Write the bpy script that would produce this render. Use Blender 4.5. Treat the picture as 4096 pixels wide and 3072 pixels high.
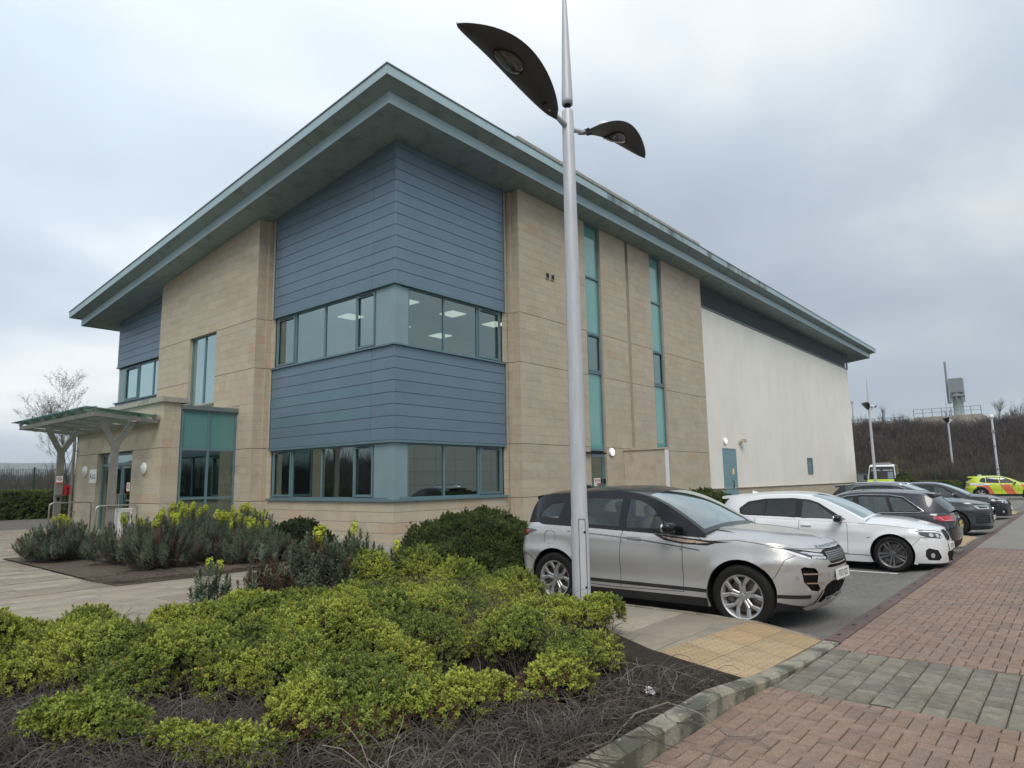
import bpy, bmesh, math, random
import numpy as np
from math import sin, cos, pi, sqrt, radians, atan2, hypot, floor, exp
from mathutils import Vector, Matrix, Euler, noise
from mathutils.geometry import delaunay_2d_cdt
random.seed(7); RNG = np.random.default_rng(5)
for o in list(bpy.data.objects): bpy.data.objects.remove(o)
S = bpy.context.scene; COL = S.collection

# ------------------------------------------------------------------ camera
cd = bpy.data.cameras.new('camera'); cam = bpy.data.objects.new('camera', cd); COL.objects.link(cam)
yaw, pit, rol = radians(39.9415), radians(8.1674), radians(-0.907)
_f = Vector((cos(pit)*cos(yaw), cos(pit)*sin(yaw), sin(pit)))
_r = Vector((sin(yaw), -cos(yaw), 0)); _u = _r.cross(_f)
_r2 = cos(rol)*_r + sin(rol)*_u; _u2 = -sin(rol)*_r + cos(rol)*_u
_m = Matrix((_r2, _u2, -_f)).transposed().to_4x4(); _m.translation = Vector((0, 0, 1.70))
cam.matrix_world = _m
cd.sensor_fit = 'HORIZONTAL'; cd.sensor_width = 36; cd.lens = 23.697; cd.clip_start = .05; cd.clip_end = 9000
S.camera = cam
CAM = Vector((0, 0, 1.7))

# ------------------------------------------------------------------ world: overcast sky
SUN_AZ, SUN_EL = radians(222), radians(50)      # azimuth counter-clockwise from +X
W = bpy.data.worlds.new('World'); S.world = W; W.use_nodes = True
nt = W.node_tree; nt.nodes.clear(); N = nt.nodes.new; L = nt.links.new
out = N('ShaderNodeOutputWorld')
sky = N('ShaderNodeTexSky'); sky.sky_type = 'NISHITA'; sky.sun_disc = False
sky.sun_elevation = SUN_EL; sky.sun_rotation = radians(90) - SUN_AZ
sky.air_density = 1.0; sky.dust_density = 3.0
b1 = N('ShaderNodeBackground'); b1.inputs[1].default_value = 0.05; L(sky.outputs[0], b1.inputs[0])
tc = N('ShaderNodeTexCoord')
sep = N('ShaderNodeSeparateXYZ'); L(tc.outputs['Generated'], sep.inputs[0])
def mth(op, a, b=None, clamp=False):
    n = N('ShaderNodeMath'); n.operation = op; n.use_clamp = clamp
    for i, v in enumerate((a, b)):
        if v is None: continue
        if isinstance(v, (int, float)): n.inputs[i].default_value = v
        else: L(v, n.inputs[i])
    return n.outputs[0]
# project the view direction onto a cloud deck
zz = mth('ADD', mth('MAXIMUM', sep.outputs[2], 0.0), 0.22)
cx = mth('DIVIDE', sep.outputs[0], zz); cy = mth('DIVIDE', sep.outputs[1], zz)
cb = N('ShaderNodeCombineXYZ'); L(cx, cb.inputs[0]); L(cy, cb.inputs[1])
n1 = N('ShaderNodeTexNoise'); n1.inputs['Scale'].default_value = 0.75; n1.inputs['Detail'].default_value = 5; n1.inputs['Roughness'].default_value = .45
n1.inputs['Distortion'].default_value = .3
mp = N('ShaderNodeMapping'); mp.inputs['Location'].default_value = (3.9, 2.2, 0); mp.inputs['Scale'].default_value = (1, 1.25, 1); L(cb.outputs[0], mp.inputs[0]); L(mp.outputs[0], n1.inputs[0])
cr = N('ShaderNodeValToRGB'); L(n1.outputs[0], cr.inputs[0])
e = cr.color_ramp.elements
e[0].position = .32; e[0].color = (.29, .335, .395, 1); e[1].position = .70; e[1].color = (.63, .645, .64, 1)
em = cr.color_ramp.elements.new(.5); em.color = (.375, .43, .485, 1)
# bright thin cloud in the direction of the glow at the left of the photograph
dv = N('ShaderNodeVectorMath'); dv.operation = 'DOT_PRODUCT'; L(tc.outputs['Generated'], dv.inputs[0])
ga, ge = radians(79), radians(17); dv.inputs[1].default_value = (cos(ge)*cos(ga), cos(ge)*sin(ga), sin(ge))
gl = mth('MULTIPLY', mth('POWER', mth('MAXIMUM', dv.outputs['Value'], 0.0), 8.0), .44)
zen = mth('MULTIPLY', mth('POWER', mth('MAXIMUM', sep.outputs[2], 0.0), 1.6), 1.1)   # overcast skies are brighter overhead
hz = mth('MULTIPLY', mth('POWER', mth('SUBTRACT', 1.0, mth('ABSOLUTE', sep.outputs[2]), True), 9.0), .05)
tot = mth('ADD', mth('ADD', mth('ADD', 1.0, gl), zen), hz)
vm = N('ShaderNodeVectorMath'); vm.operation = 'SCALE'; L(cr.outputs[0], vm.inputs[0]); L(tot, vm.inputs['Scale'])
b2 = N('ShaderNodeBackground'); b2.inputs[1].default_value = .93; L(vm.outputs[0], b2.inputs[0])
mx = N('ShaderNodeMixShader'); mx.inputs[0].default_value = .93; L(b1.outputs[0], mx.inputs[1]); L(b2.outputs[0], mx.inputs[2]); L(mx.outputs[0], out.inputs[0])

sl = bpy.data.lights.new('sun', 'SUN'); sl.energy = 1.5; sl.angle = radians(28); sl.color = (1, .95, .87)
so = bpy.data.objects.new('sun', sl); COL.objects.link(so)
_d = Vector((cos(SUN_EL)*cos(SUN_AZ), cos(SUN_EL)*sin(SUN_AZ), sin(SUN_EL)))
so.rotation_euler = _d.to_track_quat('Z', 'Y').to_euler(); so.location = (-20, 10, 30)
S.view_settings.view_transform = 'Standard'; S.view_settings.look = 'None'; S.view_settings.gamma = 1
S.view_settings.use_curve_mapping = False; S.view_settings.exposure = 0.5
S.render.engine = 'CYCLES'

# ------------------------------------------------------------------ materials
def rgb(c): return (c[0], c[1], c[2], 1)
MATS = {}
def mat(name, col, rough=.6, metal=0., var=.08, scale=3., bump=0., bscale=60., tint=False, coat=0., spec=.5, col2=None, c2scale=1.2,
        c2lo=.5, c2hi=.65, stretch=None, emit=None, estr=1., sub=None, trans=0., rand=0., fleck=None, aniso=None):
    m = bpy.data.materials.new(name); m.use_nodes = True; MATS[name] = m
    t = m.node_tree; t.nodes.clear(); n = t.nodes.new; l = t.links.new
    o = n('ShaderNodeOutputMaterial'); p = n('ShaderNodeBsdfPrincipled'); l(p.outputs[0], o.inputs[0])
    p.inputs['Roughness'].default_value = rough; p.inputs['Metallic'].default_value = metal
    p.inputs['Specular IOR Level'].default_value = spec; p.inputs['Coat Weight'].default_value = coat
    p.inputs['Coat Roughness'].default_value = .04
    if trans: p.inputs['Transmission Weight'].default_value = trans
    tcn = n('ShaderNodeTexCoord'); vec = tcn.outputs['Object']
    if stretch:
        mpp = n('ShaderNodeMapping'); mpp.inputs['Scale'].default_value = stretch; l(vec, mpp.inputs[0]); vec = mpp.outputs[0]
    def nz(sc, det=4, v=vec):
        q = n('ShaderNodeTexNoise'); q.inputs['Scale'].default_value = sc; q.inputs['Detail'].default_value = det; l(v, q.inputs[0]); return q.outputs[0]
    def mixc(fac, a, b, bt='MIX'):
        q = n('ShaderNodeMix'); q.data_type = 'RGBA'; q.blend_type = bt
        if isinstance(fac, float): q.inputs[0].default_value = fac
        else: l(fac, q.inputs[0])
        for i, v in ((6, a), (7, b)):
            if isinstance(v, tuple): q.inputs[i].default_value = rgb(v)
            else: l(v, q.inputs[i])
        return q.outputs[2]
    def rmp(v, a, b):
        q = n('ShaderNodeMapRange'); q.inputs[1].default_value = a; q.inputs[2].default_value = b; l(v, q.inputs[0]); return q.outputs[0]
    a = tuple(c*(1-var) for c in col); b = tuple(min(1, c*(1+var)) for c in col)
    c = mixc(rmp(nz(scale), .3, .7), a, b)
    if col2: c = mixc(rmp(nz(c2scale, 6), c2lo, c2hi), c, col2)
    if fleck:
        fc, fs, fth = fleck
        c = mixc(rmp(nz(fs, 2), fth, fth+.04), c, fc)
    if tint:
        at = n('ShaderNodeAttribute'); at.attribute_name = 'tint'; c = mixc(1.0, c, at.outputs['Color'], 'MULTIPLY')
    if rand:
        oi = n('ShaderNodeObjectInfo'); hs = n('ShaderNodeHueSaturation'); l(c, hs.inputs['Color'])
        v1 = n('ShaderNodeMapRange'); v1.inputs[3].default_value = 1-rand; v1.inputs[4].default_value = 1+rand; l(oi.outputs['Random'], v1.inputs[0]); l(v1.outputs[0], hs.inputs['Value'])
        c = hs.outputs[0]
    l(c, p.inputs['Base Color'])
    if bump:
        bp = n('ShaderNodeBump'); bp.inputs['Strength'].default_value = bump; bp.inputs['Distance'].default_value = .01
        l(nz(bscale, 6, tcn.outputs['Object']), bp.inputs['Height']); l(bp.outputs[0], p.inputs['Normal'])
    if emit: p.inputs['Emission Color'].default_value = rgb(emit); p.inputs['Emission Strength'].default_value = estr
    if sub: p.inputs['Subsurface Weight'].default_value = sub
    return m
def glassmat(name, tr, rough=0., ior=1.5, gl=(1, 1, 1), boost=1., base=0.):
    m = bpy.data.materials.new(name); m.use_nodes = True; MATS[name] = m
    t = m.node_tree; t.nodes.clear(); n = t.nodes.new; l = t.links.new
    o = n('ShaderNodeOutputMaterial'); mxx = n('ShaderNodeMixShader'); a = n('ShaderNodeBsdfTransparent'); b = n('ShaderNodeBsdfGlossy')
    a.inputs[0].default_value = rgb(tr); b.inputs[0].default_value = rgb(gl); b.inputs['Roughness'].default_value = rough
    f = n('ShaderNodeFresnel'); ge_ = n('ShaderNodeNewGeometry'); mi_ = n('ShaderNodeMapRange'); mi_.inputs[3].default_value = ior; mi_.inputs[4].default_value = 1/ior
    l(ge_.outputs['Backfacing'], mi_.inputs[0]); l(mi_.outputs[0], f.inputs[0])
    q = n('ShaderNodeMath'); q.operation = 'MULTIPLY'; q.use_clamp = True; q.inputs[1].default_value = boost; l(f.outputs[0], q.inputs[0])
    q2 = n('ShaderNodeMath'); q2.operation = 'ADD'; q2.use_clamp = True; q2.inputs[1].default_value = base; l(q.outputs[0], q2.inputs[0]); l(q2.outputs[0], mxx.inputs[0]); l(a.outputs[0], mxx.inputs[1]); l(b.outputs[0], mxx.inputs[2]); l(mxx.outputs[0], o.inputs[0])
    return m

# ------------------------------------------------------------------ object helpers
ORG = {}
def empty(name, loc=(0, 0, 0), label=None, cat=None, group=None, kind=None, rz=0, parent=None):
    o = bpy.data.objects.new(name, None); COL.objects.link(o); o.location = loc; o.rotation_euler = (0, 0, rz); o.empty_display_size = .2
    ORG[o.name] = Vector(loc); tag(o, label, cat, group, kind)
    if parent: o.parent = parent
    return o
def tag(o, label=None, cat=None, group=None, kind=None):
    for k, v in (('label', label), ('category', cat), ('group', group), ('kind', kind)):
        if v: o[k] = v
    return o
def mesh(name, vs, fs, m=None, smooth=False, mi=None, tints=None):
    me = bpy.data.meshes.new(name); me.from_pydata([tuple(v) for v in vs], [], fs)
    if m:
        for q in (m if isinstance(m, (list, tuple)) else [m]): me.materials.append(MATS[q] if isinstance(q, str) else q)
    if mi: me.polygons.foreach_set('material_index', mi)
    if smooth: me.polygons.foreach_set('use_smooth', [True]*len(me.polygons))
    if tints is not None:
        at = me.color_attributes.new('tint', 'FLOAT_COLOR', 'CORNER'); arr = []
        for p, c in zip(me.polygons, tints): arr += list(c)*p.loop_total
        at.data.foreach_set('color', arr)
    me.update(); return me
def ob(name, me, parent=None, label=None, cat=None, group=None, kind=None, loc=None, rot=None):
    o = bpy.data.objects.new(name, me); COL.objects.link(o)
    if parent: o.parent = parent
    if loc is not None: o.location = loc
    if rot is not None: o.rotation_euler = rot
    return tag(o, label, cat, group, kind)
class G:
    """collects geometry, then becomes one mesh object"""
    def __init__(s): s.v = []; s.f = []; s.mi = []; s.t = []; s.sm = []
    def add(s, vs, fs, mi=0, tint=(1, 1, 1, 1)):
        b = len(s.v); s.v += [tuple(v) for v in vs]
        for f in fs: s.f.append(tuple(i+b for i in f)); s.mi.append(mi); s.t.append(tint)
        return s
    def box(s, x0, x1, y0, y1, z0, z1, mi=0, tint=(1, 1, 1, 1)):
        if x0 > x1: x0, x1 = x1, x0
        if y0 > y1: y0, y1 = y1, y0
        if z0 > z1: z0, z1 = z1, z0
        return s.add([(x0, y0, z0), (x1, y0, z0), (x1, y1, z0), (x0, y1, z0), (x0, y0, z1), (x1, y0, z1), (x1, y1, z1), (x0, y1, z1)],
              [(0, 3, 2, 1), (4, 5, 6, 7), (0, 1, 5, 4), (1, 2, 6, 5), (2, 3, 7, 6), (3, 0, 4, 7)], mi, tint)
    def tube(s, pts, rad, n=8, mi=0, cap=True, tint=(1, 1, 1, 1)):
        pts = [Vector(p) for p in pts]; m = len(pts); r = rad if isinstance(rad, (list, tuple)) else [rad]*m
        vs = []; up = Vector((0, 0, 1)); prev = None
        for i, p in enumerate(pts):
            d = (pts[min(i+1, m-1)]-pts[max(i-1, 0)])
            d = d.normalized() if d.length > 1e-9 else Vector((0, 0, 1))
            if prev is None:
                a = d.orthogonal().normalized()
            else:
                a = prev - d*prev.dot(d); a = a.normalized() if a.length > 1e-6 else d.orthogonal().normalized()
            prev = a; b = d.cross(a)
            for k in range(n):
                t = 2*pi*k/n; vs.append(p + a*(cos(t)*r[i]) + b*(sin(t)*r[i]))
        fs = [(i*n+k, i*n+(k+1) % n, (i+1)*n+(k+1) % n, (i+1)*n+k) for i in range(m-1) for k in range(n)]
        if cap: fs += [tuple(range(n-1, -1, -1)), tuple(range((m-1)*n, m*n))]
        return s.add(vs, fs, mi, tint)
    def lathe(s, prof, n=24, axis='z', c=(0, 0, 0), mi=0):
        """prof: (radius, height) pairs"""
        vs = []
        for r, h in prof:
            for k in range(n):
                t = 2*pi*k/n; a, b = r*cos(t), r*sin(t)
                v = (a, b, h) if axis == 'z' else ((a, h, b) if axis == 'y' else (h, a, b))
                vs.append((v[0]+c[0], v[1]+c[1], v[2]+c[2]))
        fs = [(i*n+k, i*n+(k+1) % n, (i+1)*n+(k+1) % n, (i+1)*n+k) for i in range(len(prof)-1) for k in range(n)]
        return s.add(vs, fs, mi)
    def sell(s, c, r, e=.6, n=12, m=8, mi=0, R=None):
        """super-ellipsoid: a rounded box"""
        vs = []
        sg = lambda w, q: math.copysign(abs(w)**q, w)
        for i in range(m+1):
            p = -pi/2+pi*i/m
            for k in range(n):
                t = 2*pi*k/n
                v = Vector((r[0]*sg(cos(p), e)*sg(cos(t), e), r[1]*sg(cos(p), e)*sg(sin(t), e), r[2]*sg(sin(p), e)))
                if R: v = R @ v
                vs.append(v+Vector(c))
        fs = [(i*n+k, i*n+(k+1) % n, (i+1)*n+(k+1) % n, (i+1)*n+k) for i in range(m) for k in range(n)]
        return s.add(vs, fs, mi)
    def prism(s, poly, fn, d0, d1, ch=0., mi=0, tint=(1, 1, 1, 1)):
        """poly (a,b) pairs counter-clockwise; fn(a,b,depth)->xyz; d1 is the outer face, chamfered by ch"""
        n = len(poly); A = [fn(a, b, d0) for a, b in poly]
        if ch:
            ip = offset_poly(poly, -ch); B = [fn(a, b, d1-(d1-d0)/abs(d1-d0)*ch) for a, b in poly]; Cc = [fn(a, b, d1) for a, b in ip]
            vs = A+B+Cc; fs = []
            for i in range(n):
                j = (i+1) % n; fs += [(i, j, n+j, n+i), (n+i, n+j, 2*n+j, 2*n+i)]
            fs.append(tuple(range(2*n, 3*n)))
        else:
            vs = A+[fn(a, b, d1) for a, b in poly]; fs = [(i, (i+1) % n, n+(i+1) % n, n+i) for i in range(n)]; fs.append(tuple(range(n, 2*n)))
        return s.add(vs, fs, mi, tint)
    def obj(s, name, m, parent=None, smooth=False, fix=True, sub=None, **kw):
        off = Vector((0, 0, 0))
        if sub is not None: off = sub
        vs = [(v[0]-off[0], v[1]-off[1], v[2]-off[2]) for v in s.v] if off.length else s.v
        tints = s.t if any(t != (1, 1, 1, 1) for t in s.t) or (isinstance(m, str) and m in TINTED) else None
        me = mesh(name, vs, s.f, m, smooth, s.mi if max(s.mi, default=0) > 0 else None, tints)
        if fix:
            bm = bmesh.new(); bm.from_mesh(me); bmesh.ops.recalc_face_normals(bm, faces=bm.faces); bm.to_mesh(me); bm.free()
        return ob(name, me, parent, **kw)
TINTED = set()
def offset_poly(poly, d):
    """d>0 outward for a counter-clockwise polygon"""
    n = len(poly); ar = sum(poly[i][0]*poly[(i+1) % n][1]-poly[(i+1) % n][0]*poly[i][1] for i in range(n))
    sg = 1 if ar > 0 else -1; outp = []
    for i in range(n):
        p0, p1, p2 = poly[i-1], poly[i], poly[(i+1) % n]
        e1 = (p1[0]-p0[0], p1[1]-p0[1]); e2 = (p2[0]-p1[0], p2[1]-p1[1])
        l1 = hypot(*e1) or 1e-9; l2 = hypot(*e2) or 1e-9
        n1_ = (e1[1]/l1*sg, -e1[0]/l1*sg); n2_ = (e2[1]/l2*sg, -e2[0]/l2*sg)
        bx, by = n1_[0]+n2_[0], n1_[1]+n2_[1]; q = bx*bx+by*by
        k = 2/q if q > .25 else 8
        outp.append((p1[0]+bx*d*k, p1[1]+by*d*k))
    return outp
def inpoly(x, y, P):
    c = False; j = len(P)-1
    for i in range(len(P)):
        xi, yi = P[i]; xj, yj = P[j]
        if (yi > y) != (yj > y) and x < (xj-xi)*(y-yi)/(yj-yi)+xi: c = not c
        j = i
    return c
def clip(poly, a, b, c):
    """keep the part of a convex polygon where a*x+b*y<=c"""
    o = []
    for i in range(len(poly)):
        p, q = poly[i], poly[(i+1) % len(poly)]; fp = a*p[0]+b*p[1]-c; fq = a*q[0]+b*q[1]-c
        if fp <= 0: o.append(p)
        if fp*fq < 0: t = fp/(fp-fq); o.append((p[0]+(q[0]-p[0])*t, p[1]+(q[1]-p[1])*t))
    return o
def cv(pts, x):
    """smooth curve through control points (monotone cubic)"""
    n = len(pts)
    if x <= pts[0][0]: return pts[0][1]
    if x >= pts[-1][0]: return pts[-1][1]
    for i in range(n-1):
        if pts[i][0] <= x <= pts[i+1][0]: break
    def sl(k):
        if k <= 0: return (pts[1][1]-pts[0][1])/(pts[1][0]-pts[0][0])
        if k >= n-1: return (pts[-1][1]-pts[-2][1])/(pts[-1][0]-pts[-2][0])
        a = (pts[k][1]-pts[k-1][1])/(pts[k][0]-pts[k-1][0]); b = (pts[k+1][1]-pts[k][1])/(pts[k+1][0]-pts[k][0])
        return 0 if a*b <= 0 else 2*a*b/(a+b)
    x0, y0 = pts[i]; x1, y1 = pts[i+1]; h = x1-x0; t = (x-x0)/h
    return y0*(2*t**3-3*t*t+1)+sl(i)*h*(t**3-2*t*t+t)+y1*(-2*t**3+3*t*t)+sl(i+1)*h*(t**3-t*t)
def text_mesh(s, size, sx=1.):
    c = bpy.data.curves.new('txt', 'FONT'); c.body = s; c.size = size; c.align_x = 'CENTER'; c.align_y = 'CENTER'; c.resolution_u = 2
    o = bpy.data.objects.new('txt', c); me = bpy.data.meshes.new_from_object(o)
    vs = [(v.co.x*sx, v.co.y) for v in me.vertices]; fs = [tuple(p.vertices) for p in me.polygons]
    bpy.data.objects.remove(o); bpy.data.curves.remove(c); bpy.data.meshes.remove(me)
    return vs, fs
def put_text(g, s, size, fn, mi=0, sx=1.):
    vs, fs = text_mesh(s, size, sx); g.add([fn(a, b) for a, b in vs], fs, mi)
_sg = {}
def scatter_group(objs):
    key = tuple(o.name for o in objs)
    if key in _sg: return _sg[key]
    g = bpy.data.node_groups.new('scatter', 'GeometryNodeTree')
    g.interface.new_socket('Geometry', in_out='INPUT', socket_type='NodeSocketGeometry'); g.interface.new_socket('Geometry', in_out='OUTPUT', socket_type='NodeSocketGeometry')
    n = g.nodes.new; l = g.links.new; gi = n('NodeGroupInput'); go = n('NodeGroupOutput'); jn = n('GeometryNodeJoinGeometry')
    def na(nm, ty):
        q = n('GeometryNodeInputNamedAttribute'); q.data_type = ty; q.inputs[0].default_value = nm; return q.outputs[0]
    rot = na('rot', 'FLOAT_VECTOR'); scl = na('scl', 'FLOAT'); var = na('var', 'INT')
    for i, o in enumerate(objs):
        oi = n('GeometryNodeObjectInfo'); oi.inputs[0].default_value = o; oi.inputs['As Instance'].default_value = True
        ip = n('GeometryNodeInstanceOnPoints'); l(gi.outputs[0], ip.inputs['Points']); l(oi.outputs['Geometry'], ip.inputs['Instance'])
        l(rot, ip.inputs['Rotation']); l(scl, ip.inputs['Scale'])
        cm = n('FunctionNodeCompare'); cm.data_type = 'INT'; cm.operation = 'EQUAL'; l(var, cm.inputs[2]); cm.inputs[3].default_value = i
        l(cm.outputs[0], ip.inputs['Selection']); l(ip.outputs[0], jn.inputs[0])
    l(jn.outputs[0], go.inputs[0]); _sg[key] = g; return g
def scatter(name, P, R, Sc, V, objs, parent=None, **kw):
    kw.setdefault('kind', 'stuff')
    """one object: template meshes standing on points"""
    me = bpy.data.meshes.new(name); n = len(P); me.vertices.add(n)
    P = np.asarray(P, dtype=np.float32)
    me.vertices.foreach_set('co', P.ravel())
    a = me.attributes.new('rot', 'FLOAT_VECTOR', 'POINT'); a.data.foreach_set('vector', np.asarray(R, dtype=np.float32).ravel())
    a = me.attributes.new('scl', 'FLOAT', 'POINT'); a.data.foreach_set('value', np.asarray(Sc, dtype=np.float32))
    a = me.attributes.new('var', 'INT', 'POINT'); a.data.foreach_set('value', np.asarray(V, dtype=np.int32))
    me.update(); o = ob(name, me, parent, **kw)
    m = o.modifiers.new('scatter', 'NODES'); m.node_group = scatter_group(objs); return o
def template(name, g, m, smooth=False):
    me = mesh(name, g.v, g.f, m, smooth, g.mi if max(g.mi, default=0) > 0 else None); return bpy.data.objects.new(name, me)
def up_rot(d, spin):
    """euler that turns +Z to direction d with a spin about it"""
    q = Vector(d).to_track_quat('Z', 'Y'); return (q @ Euler((0, 0, spin)).to_quaternion()).to_euler()
# ================================================================== materials used in many places
mat('stone', (.455, .395, .305), .85, var=.05, scale=2.2, bump=.25, bscale=90, tint=True, col2=(.40, .335, .25), c2scale=.9, c2lo=.52, c2hi=.8, stretch=(1, 1, 2.2))
mat('mortar', (.40, .35, .28), .9, var=.1)
mat('clad', (.155, .222, .285), .40, .3, var=.05, scale=.6, bump=.03, bscale=3, tint=True)
mat('clad_dark', (.05, .07, .09), .6)
mat('teal_frame', (.13, .21, .24), .4, .2, var=.04)
mat('teal_panel', (.235, .33, .355), .42, .25, var=.06, scale=1.2)
mat('fascia', (.36, .475, .505), .42, .15, var=.07, scale=.8, tint=True)
mat('fascia_dirty', (.33, .44, .46), .5, .1, var=.1, scale=1.2, col2=(.10, .12, .11), c2scale=1.6, c2lo=.45, c2hi=.7, tint=True, stretch=(1, 1, .25))
mat('soffit', (.25, .315, .315), .55, .1, var=.06, scale=.5, tint=True, col2=(.19, .25, .24), c2scale=2)
mat('capping', (.16, .2, .2), .5, .3)
mat('roof_membrane', (.2, .2, .2), .9)
mat('concrete', (.36, .335, .29), .9, var=.12, bump=.3, bscale=50, col2=(.15, .15, .12), c2scale=3, c2lo=.5, c2hi=.75)
mat('render', (.80, .775, .70), .85, var=.02, scale=.8, bump=.12, bscale=140, tint=True, col2=(.74, .71, .635), c2scale=.9, c2lo=.45, c2hi=.85, stretch=(1.2, 1.2, .6))
mat('louvre', (.13, .165, .17), .45, .3)
mat('black', (.012, .012, .013), .6)
mat('rubber', (.018, .018, .018), .75, var=.2, bump=.1)
mat('steel', (.42, .41, .39), .42, .85, var=.1, scale=5, tint=False)
mat('steel_dirty', (.30, .28, .255), .5, .6, var=.15, scale=3)
mat('teal_glass', (.13, .34, .31), .04, 0, var=.05, scale=.7, coat=.6, spec=.9)
mat('teal_opal', (.10, .235, .225), .12, 0, var=.04, scale=.9, coat=.4)
glassmat('win_glass', (.40, .50, .47), 0, 1.5, (.80, .95, .90), 1.6, .21)
glassmat('clear_glass', (.86, .94, .92), .05, 1.5, (.55, .85, .80), 1.2, .22); glassmat('sky_glass', (.40, .50, .47), 0, 1.5, (.78, .95, .92), 1.6, .36); glassmat('mirror_glass', (.40, .50, .47), 0, 1.5, (.78, .97, .93), 1.6, .55)
mat('white_paint', (.75, .75, .73), .5, var=.04)
mat('cream_paint', (.5, .44, .36), .6, var=.06, col2=(.42, .36, .29), c2scale=2)
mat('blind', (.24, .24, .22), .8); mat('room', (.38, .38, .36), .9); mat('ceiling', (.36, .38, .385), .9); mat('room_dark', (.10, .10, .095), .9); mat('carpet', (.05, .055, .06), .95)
mat('lamp_white', (.8, .8, .78), .4); mat('lamp_lit', (.8, .78, .7), .4, emit=(1, .93, .75), estr=1.0); mat('lens_off', (.62, .64, .64), .25, coat=.3)
mat('ceiling_light', (.9, .9, .9), .4, emit=(1, .96, .86), estr=.8)
mat('door_teal', (.20, .33, .37), .45, .1, var=.05)
mat('red_box', (.5, .02, .025), .4); mat('sign_white', (.82, .82, .8), .5); mat('sign_red', (.5, .04, .04), .5); mat('ink', (.02, .025, .06), .6)
mat('sign_orange', (.75, .4, .08), .5)
mat('asphalt', (.13, .122, .11), .9, var=.34, scale=26, bump=.6, bscale=90, fleck=((.28, .27, .25), 48, .63), col2=(.19, .18, .165), c2scale=.8, c2lo=.45, c2hi=.7)
mat('asphalt_far', (.20, .185, .165), .9, var=.1, scale=.5, bump=.2, bscale=60, col2=(.23, .215, .19), c2scale=.15)
mat('brick_paver', (.215, .145, .108), .88, var=.16, scale=14, bump=.5, bscale=120, tint=True, fleck=((.42, .36, .31), 160, .62), col2=(.165, .13, .108), c2scale=1.1, c2lo=.5, c2hi=.7)
mat('grey_paver', (.165, .148, .115), .88, var=.2, scale=12, bump=.5, bscale=120, tint=True, fleck=((.36, .34, .29), 160, .63))
mat('joint_sand', (.075, .062, .05), .95, var=.2, scale=20, bump=.3)
mat('slab', (.285, .242, .185), .9, var=.12, scale=6, bump=.35, bscale=120, tint=True, col2=(.22, .185, .145), c2scale=1.6, c2lo=.46, c2hi=.62, fleck=((.36, .33, .29), 170, .68))
mat('slab_joint', (.11, .10, .085), .95, var=.2)
mat('tactile', (.37, .265, .15), .85, var=.1, scale=5, bump=.35, bscale=110, tint=True, col2=(.24, .19, .12), c2scale=2.2, c2lo=.5, c2hi=.72)
mat('kerb', (.27, .24, .185), .9, var=.14, scale=8, bump=.6, bscale=60, tint=True, col2=(.085, .085, .062), c2scale=3.5, c2lo=.44, c2hi=.6, fleck=((.42, .41, .36), 22, .68))
mat('channel', (.115, .08, .07), .85, var=.12, bump=.4, bscale=80, tint=True, col2=(.09, .07, .065), c2scale=2)
mat('soil', (.030, .023, .017), .95, var=.3, scale=20, bump=1., bscale=45, fleck=((.10, .085, .065), 60, .68))
mat('litter_soil', (.075, .055, .038), .95, var=.4, scale=9, bump=1., bscale=40, fleck=((.17, .13, .09), 45, .6))
mat('gravel', (.33, .30, .25), .9, var=.3, scale=40, bump=1., bscale=80)
mat('paint_white', (.62, .62, .60), .8, var=.12, scale=20, col2=(.2, .2, .2), c2scale=14, c2lo=.55, c2hi=.7)
mat('grass_ground', (.075, .085, .04), .95, var=.3, scale=2, bump=1., bscale=20, col2=(.11, .095, .06), c2scale=.4)
TINTED |= {'stone', 'clad', 'fascia', 'fascia_dirty', 'soffit', 'render', 'brick_paver', 'grey_paver', 'slab', 'tactile', 'kerb', 'channel'}
def tv(a=.08, warm=.02):
    v = 1+random.uniform(-a, a); w = random.uniform(-warm, warm); return (v*(1+w), v, v*(1-w), 1)

# ================================================================== ground
def gz(x, y):
    if y < 12: return .05
    return .05+.0088*(y-12)
def sheet(name, poly, z, m, label=None, kind='structure', n=0, parent=None, fz=None):
    if fz is not None:      # fold the sheet where the ground starts to rise
        lo, hi = clip(poly, 0, 1, 12), clip(poly, 0, -1, -12); vs = []; fs = []
        for P in (lo, hi):
            if len(P) > 2: fs.append(tuple(range(len(vs), len(vs)+len(P)))); vs += [(x, y, fz(x, y)) for x, y in P]
        return ob(name, mesh(name, vs, fs, m), parent, kind=kind)
    vs = [(x, y, z) for x, y in poly]
    return ob(name, mesh(name, vs, [tuple(range(len(vs)))], m), parent, kind=kind)
sheet('ground', [(-3000, -3000), (3000, -3000), (3000, 3000), (-3000, 3000)], -.10, 'grass_ground')
CP = -.065      # the parking bays lie a little lower than the drive
ob('car_park', mesh('car_park', [(7.6, 2.1, -.002), (72, 2.1, -.002), (72, 2.7, CP), (7.6, 2.7, CP), (72, 14.6, CP), (11, 14.6, CP), (7.95, 9.0, CP)], [(0, 1, 2, 3), (3, 2, 4, 5, 6)], 'asphalt'), kind='structure')
sheet('road_far', [(35, -30), (80, -30), (80, 2.1), (35, 2.1)], -.003, 'asphalt')
sheet('pavement_east', [(19.1, -6), (35, -6), (35, 2.09), (19.1, 2.09)], .002, 'asphalt_far')
sheet('road', [(-25, -14), (19.1, -14), (19.1, 2.1), (-25, 2.1)], -.045, 'joint_sand')
sheet('road_edge', [(-25, 2.1), (7.7, 2.1), (7.7, 2.3), (-25, 2.3)], -.045, 'joint_sand')
paving_root = empty('paving', (5, 12, 0), kind='structure')

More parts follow.
